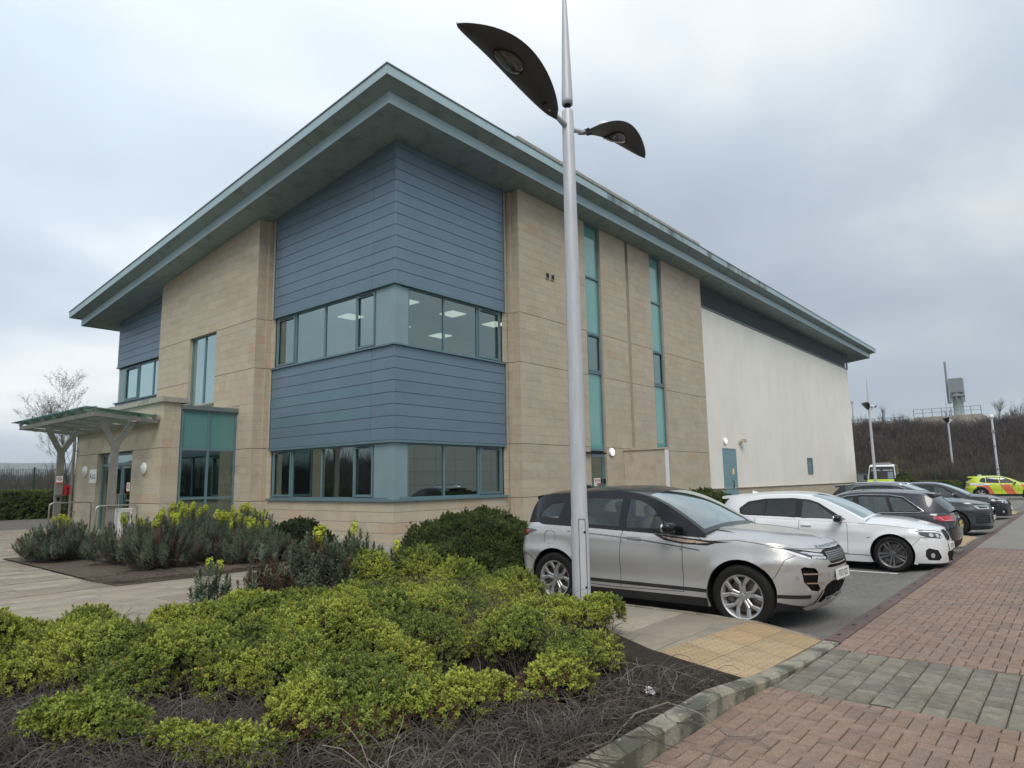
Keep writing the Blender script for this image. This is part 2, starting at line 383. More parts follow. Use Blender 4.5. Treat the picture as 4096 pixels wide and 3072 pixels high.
# pavers of the drive
bricks = []
LF, WF = .2, .1
def front_y(x):   # road-side face of the kerb
    return cv([(-6, 2.22), (3.5, 2.21), (5.2, 2.2), (6.0, 2.14), (7.6, 2.09), (8, 2.09)], x)
def add_brick(x0, x1, y0, y1, m):
    cx_, cy_ = (x0+x1)/2, (y0+y1)/2
    lim = front_y(cx_) if cx_ < 7.7 else 2.1
    if y0 > lim-.01: return
    y1 = min(y1, lim-.004)
    if y1-y0 < .02: return
    bricks.append((x0, x1, y0, y1, m))
for a in range(10, 192):
    for b in range(-24, 27):
        k = (a-b) % 4; x, y = a*WF, b*WF
        inb = 5.8-.02 <= x+.05 <= 7.38
        if inb: continue
        if 7.6 < x and y > 1.85: continue
        if k == 0:
            x2 = x+LF
            if 5.8 <= x+.15 <= 7.38: x2 = x+.1
            add_brick(x, x2, y, y+WF, 0)
        elif k == 1 and (5.8 <= x-.05 <= 7.38): add_brick(x, x+.1, y, y+WF, 0)
        elif k == 3:
            y2 = y+LF
            if x > 7.6: y2 = min(y2, 1.9)
            add_brick(x, x+WF, y, y2, 0)
for j in range(0, 12):
    yy = 2.5-j*.2
    off = 0
    nrow = 9
    for i in range(nrow):
        w = 1.58/nrow; random.seed(j*31+i)
yb_ = 2.6
while yb_ > -2.6:                     # grey band: courses along the drive, blocks of mixed length
    h = .168; x = 5.8-random.uniform(0, .1)
    while x < 7.37:
        w = random.choice((.11, .14, .168, .168)); x1 = min(x+w, 7.38)
        if 7.38-x1 < .07: x1 = 7.38
        add_brick(max(x, 5.8), x1, yb_-h, yb_, 1); x = x1
    yb_ -= h
for i in range(int((19.1-7.4)/.1)):   # soldier course along the channel
    add_brick(7.4+i*.1, 7.5+i*.1, 1.9, 2.098, 0)
bricks.sort(key=lambda b: ((b[0]+b[1])/2)**2+((b[2]+b[3])/2)**2*1.0)
def paver(g, x0, x1, y0, y1, mi, off=(0, 0), zt=0., j=.0035, ch=.006, dz=.003, zb=-.044):
    z = zt+random.uniform(-dz, dz); tl = [random.uniform(-.0012, .0012) for _ in range(4)]
    X0, X1, Y0, Y1 = x0+j-off[0], x1-j-off[0], y0+j-off[1], y1-j-off[1]
    vs = [(X0, Y0, zb), (X1, Y0, zb), (X1, Y1, zb), (X0, Y1, zb), (X0, Y0, z-ch), (X1, Y0, z-ch), (X1, Y1, z-ch), (X0, Y1, z-ch),
          (X0+ch, Y0+ch, z+tl[0]), (X1-ch, Y0+ch, z+tl[1]), (X1-ch, Y1-ch, z+tl[2]), (X0+ch, Y1-ch, z+tl[3])]
    fs = [(0, 1, 5, 4), (1, 2, 6, 5), (2, 3, 7, 6), (3, 0, 4, 7), (4, 5, 9, 8), (5, 6, 10, 9), (6, 7, 11, 10), (7, 4, 8, 11), (8, 9, 10, 11)]
    g.add(vs, fs, mi, tv(.20 if ch > .008 else .13, .03))
vis = [b for b in bricks if b[0] > 3.0 and (b[2] > 0.02*b[0]-.1)]
inv = [b for b in bricks if not (b[0] > 3.0 and (b[2] > 0.02*b[0]-.1))]
for b in vis[:300]:
    g = G(); paver(g, *b[:4], 0, (b[0], b[2]), **(dict(j=.004, ch=.011, dz=.004) if b[4] else {})); me = mesh('brick', g.v, g.f, 'grey_paver' if b[4] else 'brick_paver', tints=g.t)
    ob('brick', me, paving_root, loc=(b[0]-5, b[2]-12, 0))
for mi_, nm in ((0, 'brick_paver'), (1, 'grey_paver')):
    g = G()
    for b in vis[300:]+inv:
        if b[4] == mi_: paver(g, *b[:4], 0, (5, 12), **(dict(j=.004, ch=.011, dz=.004) if mi_ else {}))
    me = mesh('brick_field', g.v, g.f, nm, tints=g.t); ob('brick_field', me, paving_root, kind='stuff')

# slabs of the path
slabs = []
def path_ok(x, y):
    if x < 8.0 and y < 12.45 and x > 7.35-.0: return y > 3.2
    if 6.0 < x < 8.02 and 3.3 < y < 5.2: return x > 6.05+(y-3.35)*.55
    return False
sheet('path', [(6.0, 3.32), (8.0, 3.12), (8.0, 9.0), (11.5, 14.3), (12.4, 14.4), (12.4, 42), (-30, 42), (-30, 8.1), (6.9, 8.1), (7.2, 5.2)], .0, 'slab_joint', fz=lambda x, y: gz(x, y)-.022)
rowy = 3.36; k = 0
def slab_add(x0, x1, y0, y1): slabs.append((x0, x1, y0, y1))
y = 3.36
rows = []
while y < 30: h = random.choice((.6, .6, .75, .9)); rows.append((y, min(y+h, 30))); y += h
def bed2(x, y): return 4.6 < x < 9.9 and 12.55 < y < 19.2
def gravel_zone(x, y): return (x > 10.45 and y > 12.55)
for r_, (ya, yb) in enumerate(rows):
    xa, xb = (5.95, 7.98) if ya < 8.2 else (-2., 12)
    if ya >= 8.2 and ya < 12.5: xb = 8.0+(ya-8.6)*.72 if ya > 8.6 else 8.0
    x = xa-random.uniform(0, .6) if ya >= 8.2 else xa
    while x < xb-.05:
        w = random.choice((.9, 1.2, 1.05, .75)); x1 = min(x+w, xb)
        cx_, cy_ = (x+x1)/2, (ya+yb)/2
        segs = [(x, x1)]
        if x1-x > .1 and not (bed2(x+.05, cy_) and bed2(x1-.05, cy_)) and not gravel_zone(x+.05, cy_):
            X0, X1, Y0, Y1 = x, x1, ya, yb
            if gravel_zone(x1, cy_) : X1 = 10.45
            if bed2(cx_, cy_) or bed2(x+.02, cy_) or bed2(x1-.02, cy_):
                if x < 4.6 < x1: X1 = 4.58
                elif x < 9.9 < x1: X0 = 9.92
                elif Y0 < 12.55 < Y1: Y1 = 12.55
                else: X1 = X0
            if X1-X0 > .05: slab_add(X0, X1, Y0, Y1)
        x = x1
slabs.sort(key=lambda b: b[0]**2+b[2]**2)
def slab_geo(g, b, off=(0, 0), base=None):
    zt = gz((b[0]+b[1])/2, (b[2]+b[3])/2)
    paver(g, *b, 0, off, zt, .004, .004, .003, zt-.021)
sv = [b for b in slabs if b[0] > -1]
for b in sv[:300]:
    g = G(); slab_geo(g, b, (b[0], b[2])); ob('slab', mesh('slab', g.v, g.f, 'slab', tints=g.t), paving_root, loc=(b[0]-5, b[2]-12, 0))
g = G()
for b in sv[300:]+[b for b in slabs if b[0] <= -1]: slab_geo(g, b, (5, 12))
if g.v: ob('slab_field', mesh('slab_field', g.v, g.f, 'slab', tints=g.t), paving_root, kind='stuff')

# dropped kerb with blister paving
def quadpt(s, t):  # bilinear patch of the tactile area
    A, B, Cc, D = (5.72, 2.345), (7.64, 2.255), (7.98, 3.12), (6.08, 3.30)
    x = (1-s)*(1-t)*A[0]+s*(1-t)*B[0]+s*t*Cc[0]+(1-s)*t*D[0]; y = (1-s)*(1-t)*A[1]+s*(1-t)*B[1]+s*t*Cc[1]+(1-s)*t*D[1]
    return x, y, .012+t*.042*(1-.0*s)
ns, ntt = 4, 2
g0 = G(); g0.add([Vector(quadpt(s, t))-Vector((5, 12, .022)) for s, t in ((0, 0), (1, 0), (1, 1), (0, 1))], [(0, 1, 2, 3)])
ob('bedding', mesh('bedding', g0.v, g0.f, 'slab_joint'), paving_root)
for i in range(ns):
    for j in range(ntt):
        g = G(); e_ = .006
        s0, s1, t0, t1 = i/ns+e_/2, (i+1)/ns-e_/2, j/ntt+e_, (j+1)/ntt-e_
        cs = [Vector(quadpt(s, t)) for s, t in ((s0, t0), (s1, t0), (s1, t1), (s0, t1))]
        o0 = cs[0]; vs = [c-o0-Vector((0, 0, .02)) for c in cs]+[c-o0 for c in cs]
        tn = tv(.1, .03)
        g.add(vs, [(0, 1, 5, 4), (1, 2, 6, 5), (2, 3, 7, 6), (3, 0, 4, 7), (4, 5, 6, 7)], 0, tn)
        for a in range(6):
            for b in range(6):
                p = Vector(quadpt(s0+(s1-s0)*(a+.5)/6, t0+(t1-t0)*(b+.5)/6))-o0; r = .0125
                ring = [(p.x+r*cos(k*pi/3), p.y+r*sin(k*pi/3), p.z) for k in range(6)]; rt = [(p.x+r*.6*cos(k*pi/3), p.y+r*.6*sin(k*pi/3), p.z+.009) for k in range(6)]
                g.add(ring+rt, [(k, (k+1) % 6, 6+(k+1) % 6, 6+k) for k in range(6)]+[tuple(range(6, 12))], 0, tn)
        ob('tactile_slab', mesh('tactile_slab', g.v, g.f, 'tactile', tints=g.t), paving_root, loc=o0-Vector((5, 12, 0)))
# thin edging strips round the tactile area (grey) and kerb stones
def strip(name, pts, w, z0, z1, m, parent, side=1, seg=.915, zf=None, gap=.006, off=(5, 12, 0), ch=.02):
    """kerb stones along a polyline: pts is the outer face, width to the left (side=1)"""
    L_ = []
    for a, b in zip(pts[:-1], pts[1:]): L_.append(hypot(b[0]-a[0], b[1]-a[1]))
    tot_ = sum(L_)
    def at(d):
        for (a, b), l_ in zip(zip(pts[:-1], pts[1:]), L_):
            if d <= l_+1e-9: t = d/l_; return Vector((a[0]+(b[0]-a[0])*t, a[1]+(b[1]-a[1])*t, 0)), Vector((-(b[1]-a[1])/l_, (b[0]-a[0])/l_, 0))*side
            d -= l_
        return Vector((*pts[-1], 0)), Vector((-(b[1]-a[1])/l_, (b[0]-a[0])/l_, 0))*side
    n_ = max(1, round(tot_/seg))
    for i in range(n_):
        a, na_ = at(tot_*i/n_+gap/2); b, nb_ = at(tot_*(i+1)/n_-gap/2)
        nn = (na_+nb_).normalized(); g = G(); o0 = Vector((a.x, a.y, 0)); zt = [z1 if zf is None else zf(q) for q in (a.x, b.x)]
        prof = [(0, z0), (0, -ch), (ch, 0), (w-ch*.4, 0), (w, -ch*.4), (w, z0)]
        vs = []
        for (P_, ze) in ((a, zt[0]), (b, zt[1])):
            for (q, h) in prof:
                vs.append((P_.x+nn.x*q-o0.x, P_.y+nn.y*q-o0.y, h if h == z0 else ze+h))
        m_ = len(prof); g.add(vs, [(k, k+1, m_+k+1, m_+k) for k in range(m_-1)]+[tuple(range(m_-1, -1, -1)), tuple(range(m_, 2*m_))], 0, tv(.1, .03))
        g.obj(name, m, parent, loc=o0-Vector(off), sub=Vector((0, 0, 0)))
kerbz = lambda x: cv([(-30, .125), (4.9, .125), (5.75, .06), (6.4, .014), (9, .012)], x)
strip('kerb_stone', [(-3, 2.215), (3.5, 2.215), (5.2, 2.205), (6.0, 2.15), (7.64, 2.10)], .15, -.05, .1, 'kerb', paving_root, zf=kerbz, seg=.9)
for a, b in ((6.08, 6.7), (6.71, 7.35), (7.36, 7.98)):      # cut slabs closing the wedge above the blister paving
    q0, q1 = 3.30-(a-6.08)*.0947, 3.30-(b-6.08)*.0947; zz0 = .05
    g = G(); g.prism([(a+.004, q0+.005), (b-.004, q1+.005), (b-.004, 3.354), (a+.004, 3.354)], lambda x, y, d: (x-5, y-12, .05+d), -.03, 0, .004, 0, tv(.1, .03)); g.obj('slab', 'slab', paving_root, sub=Vector((0, 0, 0)))
strip('edging_strip', [(8.06, 9.0), (8.06, 3.2), (7.72, 2.28)], .07, -.11, .045, 'kerb', paving_root, seg=.9, zf=lambda x: cv([(7.72, .014), (8.06, .06)], x), side=-1, ch=.006)
# drainage channel between drive and car park
strip('channel_block', [(7.72, 2.10), (38, 2.10)], .16, -.05, .008, 'channel', paving_root, seg=.62, ch=.008)
g = G()
for i in range(40):
    x = 8.0+i*.62
    g.box(x-5, x-5+.05, 2.175-12, 2.21-12, .006, .0105)
g.obj('drain_slot', 'black', paving_root, sub=Vector((0, 0, 0)))
# bay lines
bl = G()
for x in (13.96,): bl.box(x, x+.09, 2.75, 7.2, CP-.003, CP+.003)
for x in (20.2, 22.65, 25.4, 27.9, 30.3, 32.7): bl.box(x, x+.09, 2.75, 7.2, CP-.003, CP+.003)
for i in range(9): bl.box(38.5+i*2.5, 38.6+i*2.5, -14, 1.5, .0, .004)
for i in range(9): bl.box(38.5+i*2.5, 38.6+i*2.5, 2.75, 7.2, CP-.003, CP+.003)
o = bl.obj('bay_markings', 'paint_white', None); tag(o, kind='structure')
# tactile islands between the bays
def island(x0, x1, label):
    r = empty('kerb_island', (x0, 2.1, 0), label, 'traffic island', 'paved islands between the parking bays')
    g = G(); g.add([(0, .22, -.1), (x1-x0, .22, -.1), (x1-x0, 5.4, -.1), (0, 5.4, -.1), (0, .22, .01), (x1-x0, .22, .01), (x1-x0, 1.3, .11), (0, 1.3, .11), (x1-x0, 5.4, .11), (0, 5.4, .11)],
        [(0, 1, 5, 4), (4, 5, 6, 7), (7, 6, 8, 9), (0, 4, 7, 9, 3), (1, 2, 8, 6, 5), (2, 3, 9, 8)])
    g.obj('kerb_edge', 'kerb', r, sub=Vector((0, 0, 0)))
    n_ = int((x1-x0-.24)/.42)
    for i in range(n_):
        for j in range(2):
            a0, b0 = .12+i*(x1-x0-.24)/n_, .26+j*.5; w = (x1-x0-.24)/n_-.012; q = G()
            zf = lambda b: .01+.1*(b-.22)/1.08+.008
            q.add([(0, 0, zf(b0)), (w, 0, zf(b0)), (w, .485, zf(b0+.485)), (0, .485, zf(b0+.485)), (0, 0, zf(b0)-.015), (w, 0, zf(b0)-.015), (w, .485, zf(b0+.485)-.015), (0, .485, zf(b0+.485)-.015)], [(0, 1, 2, 3), (4, 5, 1, 0), (5, 6, 2, 1), (6, 7, 3, 2), (7, 4, 0, 3)], 0, tv(.1))
            q.obj('tactile_slab', 'tactile', r, loc=(a0, b0, 0), sub=Vector((0, 0, 0)))
island(19.0, 22.2, 'nearer yellow tactile paved island, between the black estate and the grey crossover')
island(34.6, 37.2, 'farther yellow tactile paved island, beyond the dark hatchback')

# planting beds
sheet('soil_bed', [(-12, 2.35), (5.0, 2.35), (5.7, 2.33), (5.9, 2.9), (6.1, 3.4), (7.0, 4.9), (7.25, 8.1), (-12, 8.1)], .057, 'soil')
sheet('soil_bed_far', [(4.62, 12.57), (9.88, 12.57), (9.88, 19.2), (4.62, 19.2)], 0, 'litter_soil', fz=lambda x, y: gz(x, y)+.006)
sheet('shrub_border', [(8.1, 7.3), (60, 7.3), (60, 13.0), (11.2, 13.0), (8.1, 8.7)], .058, 'soil')
sheet('gravel_strip', [(10.47, 12.57), (12.5, 12.57), (12.5, 22.6), (10.47, 22.6)], 0, 'gravel', fz=lambda x, y: gz(x, y)-.008)
sheet('gravel_strip_south', [(11.0, 12.5), (32, 12.9), (32, 14.8), (12.3, 14.8)], .045, 'gravel')
# ================================================================== the office building
X0, Y0, XE, YE = 12.36, 14.72, 62.0, 35.2
PX, PY = X0-.47, Y0-.46            # faces of the stone piers
BO = Vector((X0, Y0, 0))
bld = empty('office_building', BO, 'two storey sandstone and blue metal clad office with deep overhanging roof', 'building')
zs = lambda y: 11.86+.112*(Y0-y)   # underside of the roof
def part(name, g, m, parent=bld, **kw):
    """mesh built in world coordinates, stored relative to the building"""
    return g.obj(name, m, parent, sub=BO, **kw)
fW = lambda pl: (lambda a, b, d: (pl+d, a, b))     # faces -X : a=Y, b=Z, d<0 is outwards
fS = lambda pl: (lambda a, b, d: (a, pl+d, b))     # faces -Y : a=X
# structural shells (thin walls so that rooms are hollow)
def wall_with_holes(g, fn, a0, a1, z0, top, holes, th=.2, d0=.009):
    """top may be a number or function of a; holes are (a0,a1,z0,z1)"""
    cuts = sorted({a0, a1, *[h[0] for h in holes if a0 < h[0] < a1], *[h[1] for h in holes if a0 < h[1] < a1]})
    tf = top if callable(top) else (lambda a: top)
    for c0, c1 in zip(cuts[:-1], cuts[1:]):
        m_ = (c0+c1)/2; hs = sorted([h for h in holes if h[0] <= m_ <= h[1]], key=lambda h: h[2]); z = z0
        for h in hs+[None]:
            ztop0, ztop1 = (tf(c0), tf(c1)) if h is None else (min(h[2], tf(c0)), min(h[2], tf(c1)))
            if min(ztop0, ztop1) > z+.01:
                P = [(c0, z), (c1, z), (c1, ztop1), (c0, ztop0)]
                vs = [fn(a, b, d0) for a, b in P]+[fn(a, b, d0+th) for a, b in P]
                g.add(vs, [(0, 1, 2, 3), (7, 6, 5, 4), (0, 4, 5, 1), (1, 5, 6, 2), (2, 6, 7, 3), (3, 7, 4, 0)])
            if h is not None: z = h[3]
STONES = []
JZ = (1.15, 2.93, 5.71, 7.45)
def courses(z0, z1):
    zs_ = [z0]; js = [j for j in JZ if z0 < j < z1]+[z1]; z = z0
    for j in js:
        n_ = max(1, round((j-z)/.297)); zs_ += [z+(j-z)*(k+1)/n_ for k in range(n_)]; z = j
    return zs_
def stones(fn, a0, a1, z0, top, holes=(), wall='stone_wall', L0=.42, L1=1.0, skip=None, seed=1, th=.04):
    rr = random.Random(seed); tf = top if callable(top) else (lambda a: top)
    zt = max(tf(a0), tf(a1)); cs = courses(z0, zt)
    for zi, (za, zb) in enumerate(zip(cs[:-1], cs[1:])):
        a = a0; first = True
        while a < a1-.001:
            l_ = rr.uniform(L0, L1); 
            if first and zi % 2: l_ *= .55
            first = False; b = a+l_
            if a1-b < .2: b = a1
            segs = [(a, b)]
            for h in holes:
                if h[2] < (za+zb)/2 < h[3]:
                    ns_ = []
                    for s0, s1 in segs:
                        if s1 <= h[0] or s0 >= h[1]: ns_.append((s0, s1))
                        else:
                            if s0 < h[0]: ns_.append((s0, h[0]))
                            if s1 > h[1]: ns_.append((h[1], s1))
                    segs = ns_
            for s0, s1 in segs:
                if s1-s0 < .03: continue
                jb = .009 if any(abs(za-j) < .01 for j in JZ) else .002; jt = .009 if any(abs(zb-j) < .01 for j in JZ) else .002
                P = [(s0+.0022, za+jb), (s1-.0022, za+jb), (s1-.0022, zb-jt), (s0+.0022, zb-jt)]
                if tf(s0) < zb or tf(s1) < zb:
                    k = (tf(s1)-tf(s0))/(s1-s0); P = clip(P, -k, 1, tf(s0)-k*s0-.004)
                    if len(P) < 3: continue
                if skip and skip((s0+s1)/2, (za+zb)/2): continue
                STONES.append((P, fn, rr.random(), wall, th))
            a = b
walls = {}
mat('joint_dark', (.06, .05, .04), .95)
def mk(name, g, m='mortar', parent=bld): walls[name] = part(name, g, m, parent); return walls[name]

fRp, fRc, fLp, fLc = fS(PY), fS(Y0), fW(PX), fW(X0)
holesR = [(21.63, 22.77, .1, 12.2), (26.93, 28.07, .1, 12.2), (24.78, 25.02, 2.93, 12.2)]
topR = zs(PY)
g = G(); wall_with_holes(g, fLp, 21.559, 29.371, 0, zs, [(24.4, 26.56, 4.72, 7.47)]); g.box(PX+.03, X0+.3, 21.559, 21.8, 0, zs(21.8)); g.box(PX+.05, X0+.1, 29.2, 29.371, 4, zs(29.5))
walls['left'] = part('stone_wall', g, 'mortar')
g = G(); wall_with_holes(g, fRp, 17.509, 32.341, 0, topR, holesR)
g.box(17.509, 17.7, PY+.03, Y0+.25, 0, zs(Y0)); g.box(24.7, 25.1, PY+.16, PY+.2, 2.93, 11.9); g.box(32.2, 32.341, PY+.05, Y0, 0, zs(Y0))
SW = mk('stone_wall', g)
stones(fRp, 17.5+.04, 32.35, 0.02, topR, holesR, seed=3)
stones(fLp, 21.55, 29.38, 0.02, zs, [(24.4, 26.56, 4.72, 7.47)], seed=5, wall='left', skip=lambda a, z: a > 22.75 and z < 4.4)
stones(fW(17.5), PY, Y0+.06, .02, zs(Y0), L0=.2, L1=.6, seed=7)
stones(fS(21.55), PX+.04, X0+.06, .02, zs(21.6), L0=.2, L1=.6, seed=8, wall='left')
stones(lambda a, b, d: (32.35-d, a, b), PY+.04, Y0-.17, .02, zs(Y0), L0=.2, L1=.6, seed=9)
stones(lambda a, b, d: (a, 29.38-d, b), PX+.04, X0+.06, 4.4, zs(29.6), L0=.2, L1=.6, seed=10, wall='left')
# narrow recessed strips beside the cladding
stones(fW(17.42), Y0-.12, Y0+.02, .02, zs(Y0), L0=.3, L1=.3, seed=11); stones(fS(Y0-.12), 17.42+.04, 17.5, .02, zs(Y0), L0=.3, L1=.3, seed=12)
stones(fS(Y0+.05), 17.18, 17.46, .02, zs(Y0+.1), L0=.3, L1=.6, seed=13)
stones(fW(X0+.05), 21.18, 21.5, .02, zs(21.3), L0=.3, L1=.6, seed=14, wall='left'); stones(fS(21.46), X0-.12+.04, X0+.05, .02, zs(21.5), L0=.3, L1=.3, seed=15, wall='left'); stones(fW(X0-.12), 21.46, 21.55, .02, zs(21.5), L0=.3, L1=.3, seed=16, wall='left')
stones(fS(PY+.14), 24.78, 25.02, 2.93, 11.92, L0=.3, L1=.3, seed=17)
# plinth below the corner windows
g = G(); wall_with_holes(g, fLc, Y0+.009, 21.2, 0, 1.17, []); walls['pl'] = part('stone_plinth', g, 'mortar')
g = G(); wall_with_holes(g, fRc, X0+.21, 17.2, 0, 1.17, []); walls['pr'] = part('stone_plinth', g, 'mortar')
g = G(); g.box(32.36, XE, 14.575, 14.8, 0, 1.13); g.box(XE-.1, XE, 14.81, YE, 0, 1.13); mk('stone_plinth', g)
for fn, a0, a1, sd in ((fLc, Y0, 21.2, 21), (fRc, X0+.04, 17.2, 22)):
    rr = random.Random(sd)
    for i in range(4):
        za, zb = i*.2925, (i+1)*.2925; a = a0
        while a < a1-.01:
            b = min(a+rr.choice((.6, .85, 1.05)), a1)
            if a1-b < .25: b = a1
            if sd == 21 and a < 16.68 < b: b = 16.68
            STONES.append(([(a+.002, za+.009), (b-.002, za+.009), (b-.002, zb-.009), (a+.002, zb-.009)], fn, rr.random(), 'pl' if sd == 21 else 'pr', .04)); a = b
stones(fS(14.56), 32.39, 34.66, .02, 1.13, wall='stone_plinth', L0=.8, L1=1.2, seed=23); stones(fS(14.56), 36.5, XE, .02, 1.13, wall='stone_plinth', L0=1.1, L1=1.4, seed=24)

# porch with its stone front
PO = 9.4; PS = 22.6; PN = 30.35
fPw, fPs = fW(PO), fS(PS)
g = G(); doorh = [(24.9, 28.1, 0, 2.93)]
wall_with_holes(g, fPw, PS+.045, PN-.045, 0, 4.42, [(24.891, 28.109, 0, 2.93)]); g.box(PO+.03, 9.95, PS+.009, PS+.25, 0, 4.42); g.box(PO+.03, PX, PN-.2, PN-.009, 0, 4.42); g.box(PO+.2, X0, PS+.3, PN, 4.25, 4.4)
porch = mk('porch', g)
stones(fPw, PS, PN, .05, 4.42, doorh, wall='porch', seed=31, L0=.7, L1=1.1); stones(fPs, PO+.04, 9.96, .05, 4.42, wall='porch', L0=.2, L1=.45, seed=32)
stones(lambda a, b, d: (a, PN-d, b), PO+.04, PX, .05, 4.42, wall='porch', L0=.7, L1=1.1, seed=33)
stones(lambda a, b, d: (a, 24.9-d, b), PO+.04, PO+.2, .05, 2.93, wall='porch', L0=.2, L1=.2, seed=34)
stones(fS(28.1), PO+.04, PO+.2, .05, 2.93, wall='porch', L0=.2, L1=.2, seed=35)
for i, (a, b) in enumerate(((PS-.1, 24.1), (24.11, 25.9), (25.91, 27.7), (27.71, 29.2), (29.21, PN+.1))):
    q = G(); q.box(PO-.1, PO+.42, a, b, 4.42, 4.58); part('coping_stone', q, 'concrete', porch)
q = G(); q.box(PO+.43, 10.2, PS-.1, PS+.4, 4.42, 4.575); part('coping_stone', q, 'concrete', porch)

# write the stones: the largest-looking 300 singly
def seen(s):
    P, fn, t, w, th = s; c = Vector(fn(sum(p[0] for p in P)/len(P), sum(p[1] for p in P)/len(P), 0)); nrm = Vector(fn(P[0][0], P[0][1], -1))-Vector(fn(P[0][0], P[0][1], 0))
    d = CAM-c; cosv = d.dot(nrm)/d.length
    if cosv <= 0: return 0
    x0 = min(p[0] for p in P); x1 = max(p[0] for p in P); z0 = min(p[1] for p in P); z1 = max(p[1] for p in P)
    return (x1-x0)*(z1-z0)*cosv/d.length**2
STONES.sort(key=seen, reverse=True); rest = {}
for i, (P, fn, t, w, th) in enumerate(STONES):
    v = .95+.10*t; hsh = (t*97) % 1; tn = (v*(1+.04*(hsh-.4)), v, v*(1-.06*(hsh-.4)), 1)
    if hsh > .98: tn = (v*1.02, v*.9, v*.82, 1)
    if i < 300:
        q = G(); q.prism(P, fn, th, 0, .0015, 0, tn); o = part('stone', q, 'stone', walls[w])
    else:
        rest.setdefault(w, G()).prism(P, fn, th, 0, .0015 if i < 900 else 0, 0, tn)
for nm, fn, a0, a1, hs in (('stone_wall', fRp, 17.52, 32.33, holesR), ('left', fLp, 21.57, 29.36, [(24.4, 26.56, 4.72, 7.47)]), ('porch', fPw, PS+.02, PN-.02, doorh), ('stone_wall', fW(17.5), PY+.02, Y0+.04, ()), ('left', fS(21.55), PX+.02, X0+.04, ())):
    q = G()
    for z in JZ:
        if nm == 'porch' and z > 4: continue
        segs = [(a0, a1)]
        for h in hs:
            if h[2] < z < h[3]: segs = [x for s0, s1 in segs for x in (((s0, min(s1, h[0])),) if s1 <= h[0] else ((s0, s1),) if s0 >= h[1] else ((s0, h[0]), (h[1], s1)))]
        if nm == 'left': segs = [(max(a, 21.57), min(b, 22.5) if z < 4.3 and fn is fLp else b) for a, b in segs] if fn is fLp else segs
        for s0, s1 in segs:
            if s1 > s0: q.add([fn(s0, z-.0088, .0055), fn(s1, z-.0088, .0055), fn(s1, z+.0088, .0055), fn(s0, z+.0088, .0055)], [(0, 1, 2, 3)])
    part('movement_joint', q, 'joint_dark', walls[nm], kind='stuff')
for w, q in rest.items(): part('stone_field', q, 'stone', walls[w], kind='stuff')
g = G(); g.box(32.36, 32.38, 14.5, 14.6, 0, 1.1)

# ------------------------------------------------------------------ metal cladding
def cladding(name, fn, a0, a1, z0, zt, pitch, splits=(), rows=None, tints=None, ztop=None):
    g = G(); tf = zt if callable(zt) else (lambda a: zt)
    b0 = a0+.035; P = [(b0, z0), (a1, z0), (a1, tf(a1)), (b0, tf(b0))]; g.prism(P, fn, .1, .03); c = part(name, g, 'clad_dark')
    zmax = max(tf(a0), tf(a1)); i = 0; z = z0
    edges = [a0]+[s for s in splits if a0 < s < a1]+[a1]
    while z < zmax-.02:
        zb = min(z+pitch, zmax)
        if zmax-zb < .06: zb = zmax
        for s0, s1 in zip(edges[:-1], edges[1:]):
            i0 = .006 if s0 != edges[0] else -.001; i1 = .006 if s1 != edges[-1] else .003; P = [(s0+i0, z+.008), (s1-i1, z+.008), (s1-i1, zb-.003), (s0+i0, zb-.003)]
            if tf(s0) < zb or tf(s1) < zb:
                k = (tf(s1)-tf(s0))/(s1-s0); P = clip(P, -k, 1, tf(s0)-k*s0-.004)
            if len(P) < 3: continue
            tn = (1, 1, 1, 1); v = random.uniform(.96, 1.04); tn = (v, v, v, 1)
            if tints and (i, s0 < splits[0] if splits else True) in tints: tn = tints[(i, s0 < splits[0])]
            q = G(); q.prism(P, fn, .028, 0, .006, 0, tn); part('cladding_panel', q, 'clad', c)
        z = zb; i += 1
    return c
green = (.88, 1.05, .97, 1)
ZU, ZL0, ZL1 = 7.50, 2.90, 5.62
cladding('cladding', fLc, Y0, 21.2, ZU, zs, .347, (15.75,))
cladding('cladding', fRc, X0+.03, 17.22, ZU, zs(Y0), .347)
cladding('cladding', fLc, Y0, 21.2, ZL0, ZL1, .34, (15.75,), tints={(2, False): green, (4, False): green})
cladding('cladding', fRc, X0+.03, 17.22, ZL0, ZL1, .34)
cladding('cladding', fLc, 29.38, YE, 7.35, zs, .347, (34.2,)); cladding('cladding', fLc, 29.38, YE, 4.4, 5.62, .34, (34.2,))
# flashings at heads, sills and ends
g = G()
for (z0, z1, o_) in ((7.44, 7.50, .03), (5.62, 5.67, .07), (2.83, 2.90, .03), (1.17, 1.24, .07)):
    g.box(X0-o_, X0+.12, Y0-o_, 21.23, z0, z1); g.box(X0+.121, 17.25, Y0-o_, Y0+.12, z0, z1)
    if z0 > 5: g.box(X0-o_, X0+.12, 29.38, YE+o_, z0-.1 if z0 > 7 else z0, z1-.1 if z0 > 7 else z1)
for (a, b) in ((2.9, 5.62), (7.5, zs(21.2)+.02)): g.box(X0-.02, X0+.08, 21.2, 21.225, a, b)
for (a, b) in ((2.9, 5.62), (7.5, zs(Y0)+.01)): g.box(17.22, 17.245, Y0-.02, Y0+.08, a, b)
part('flashing', g, 'teal_frame')

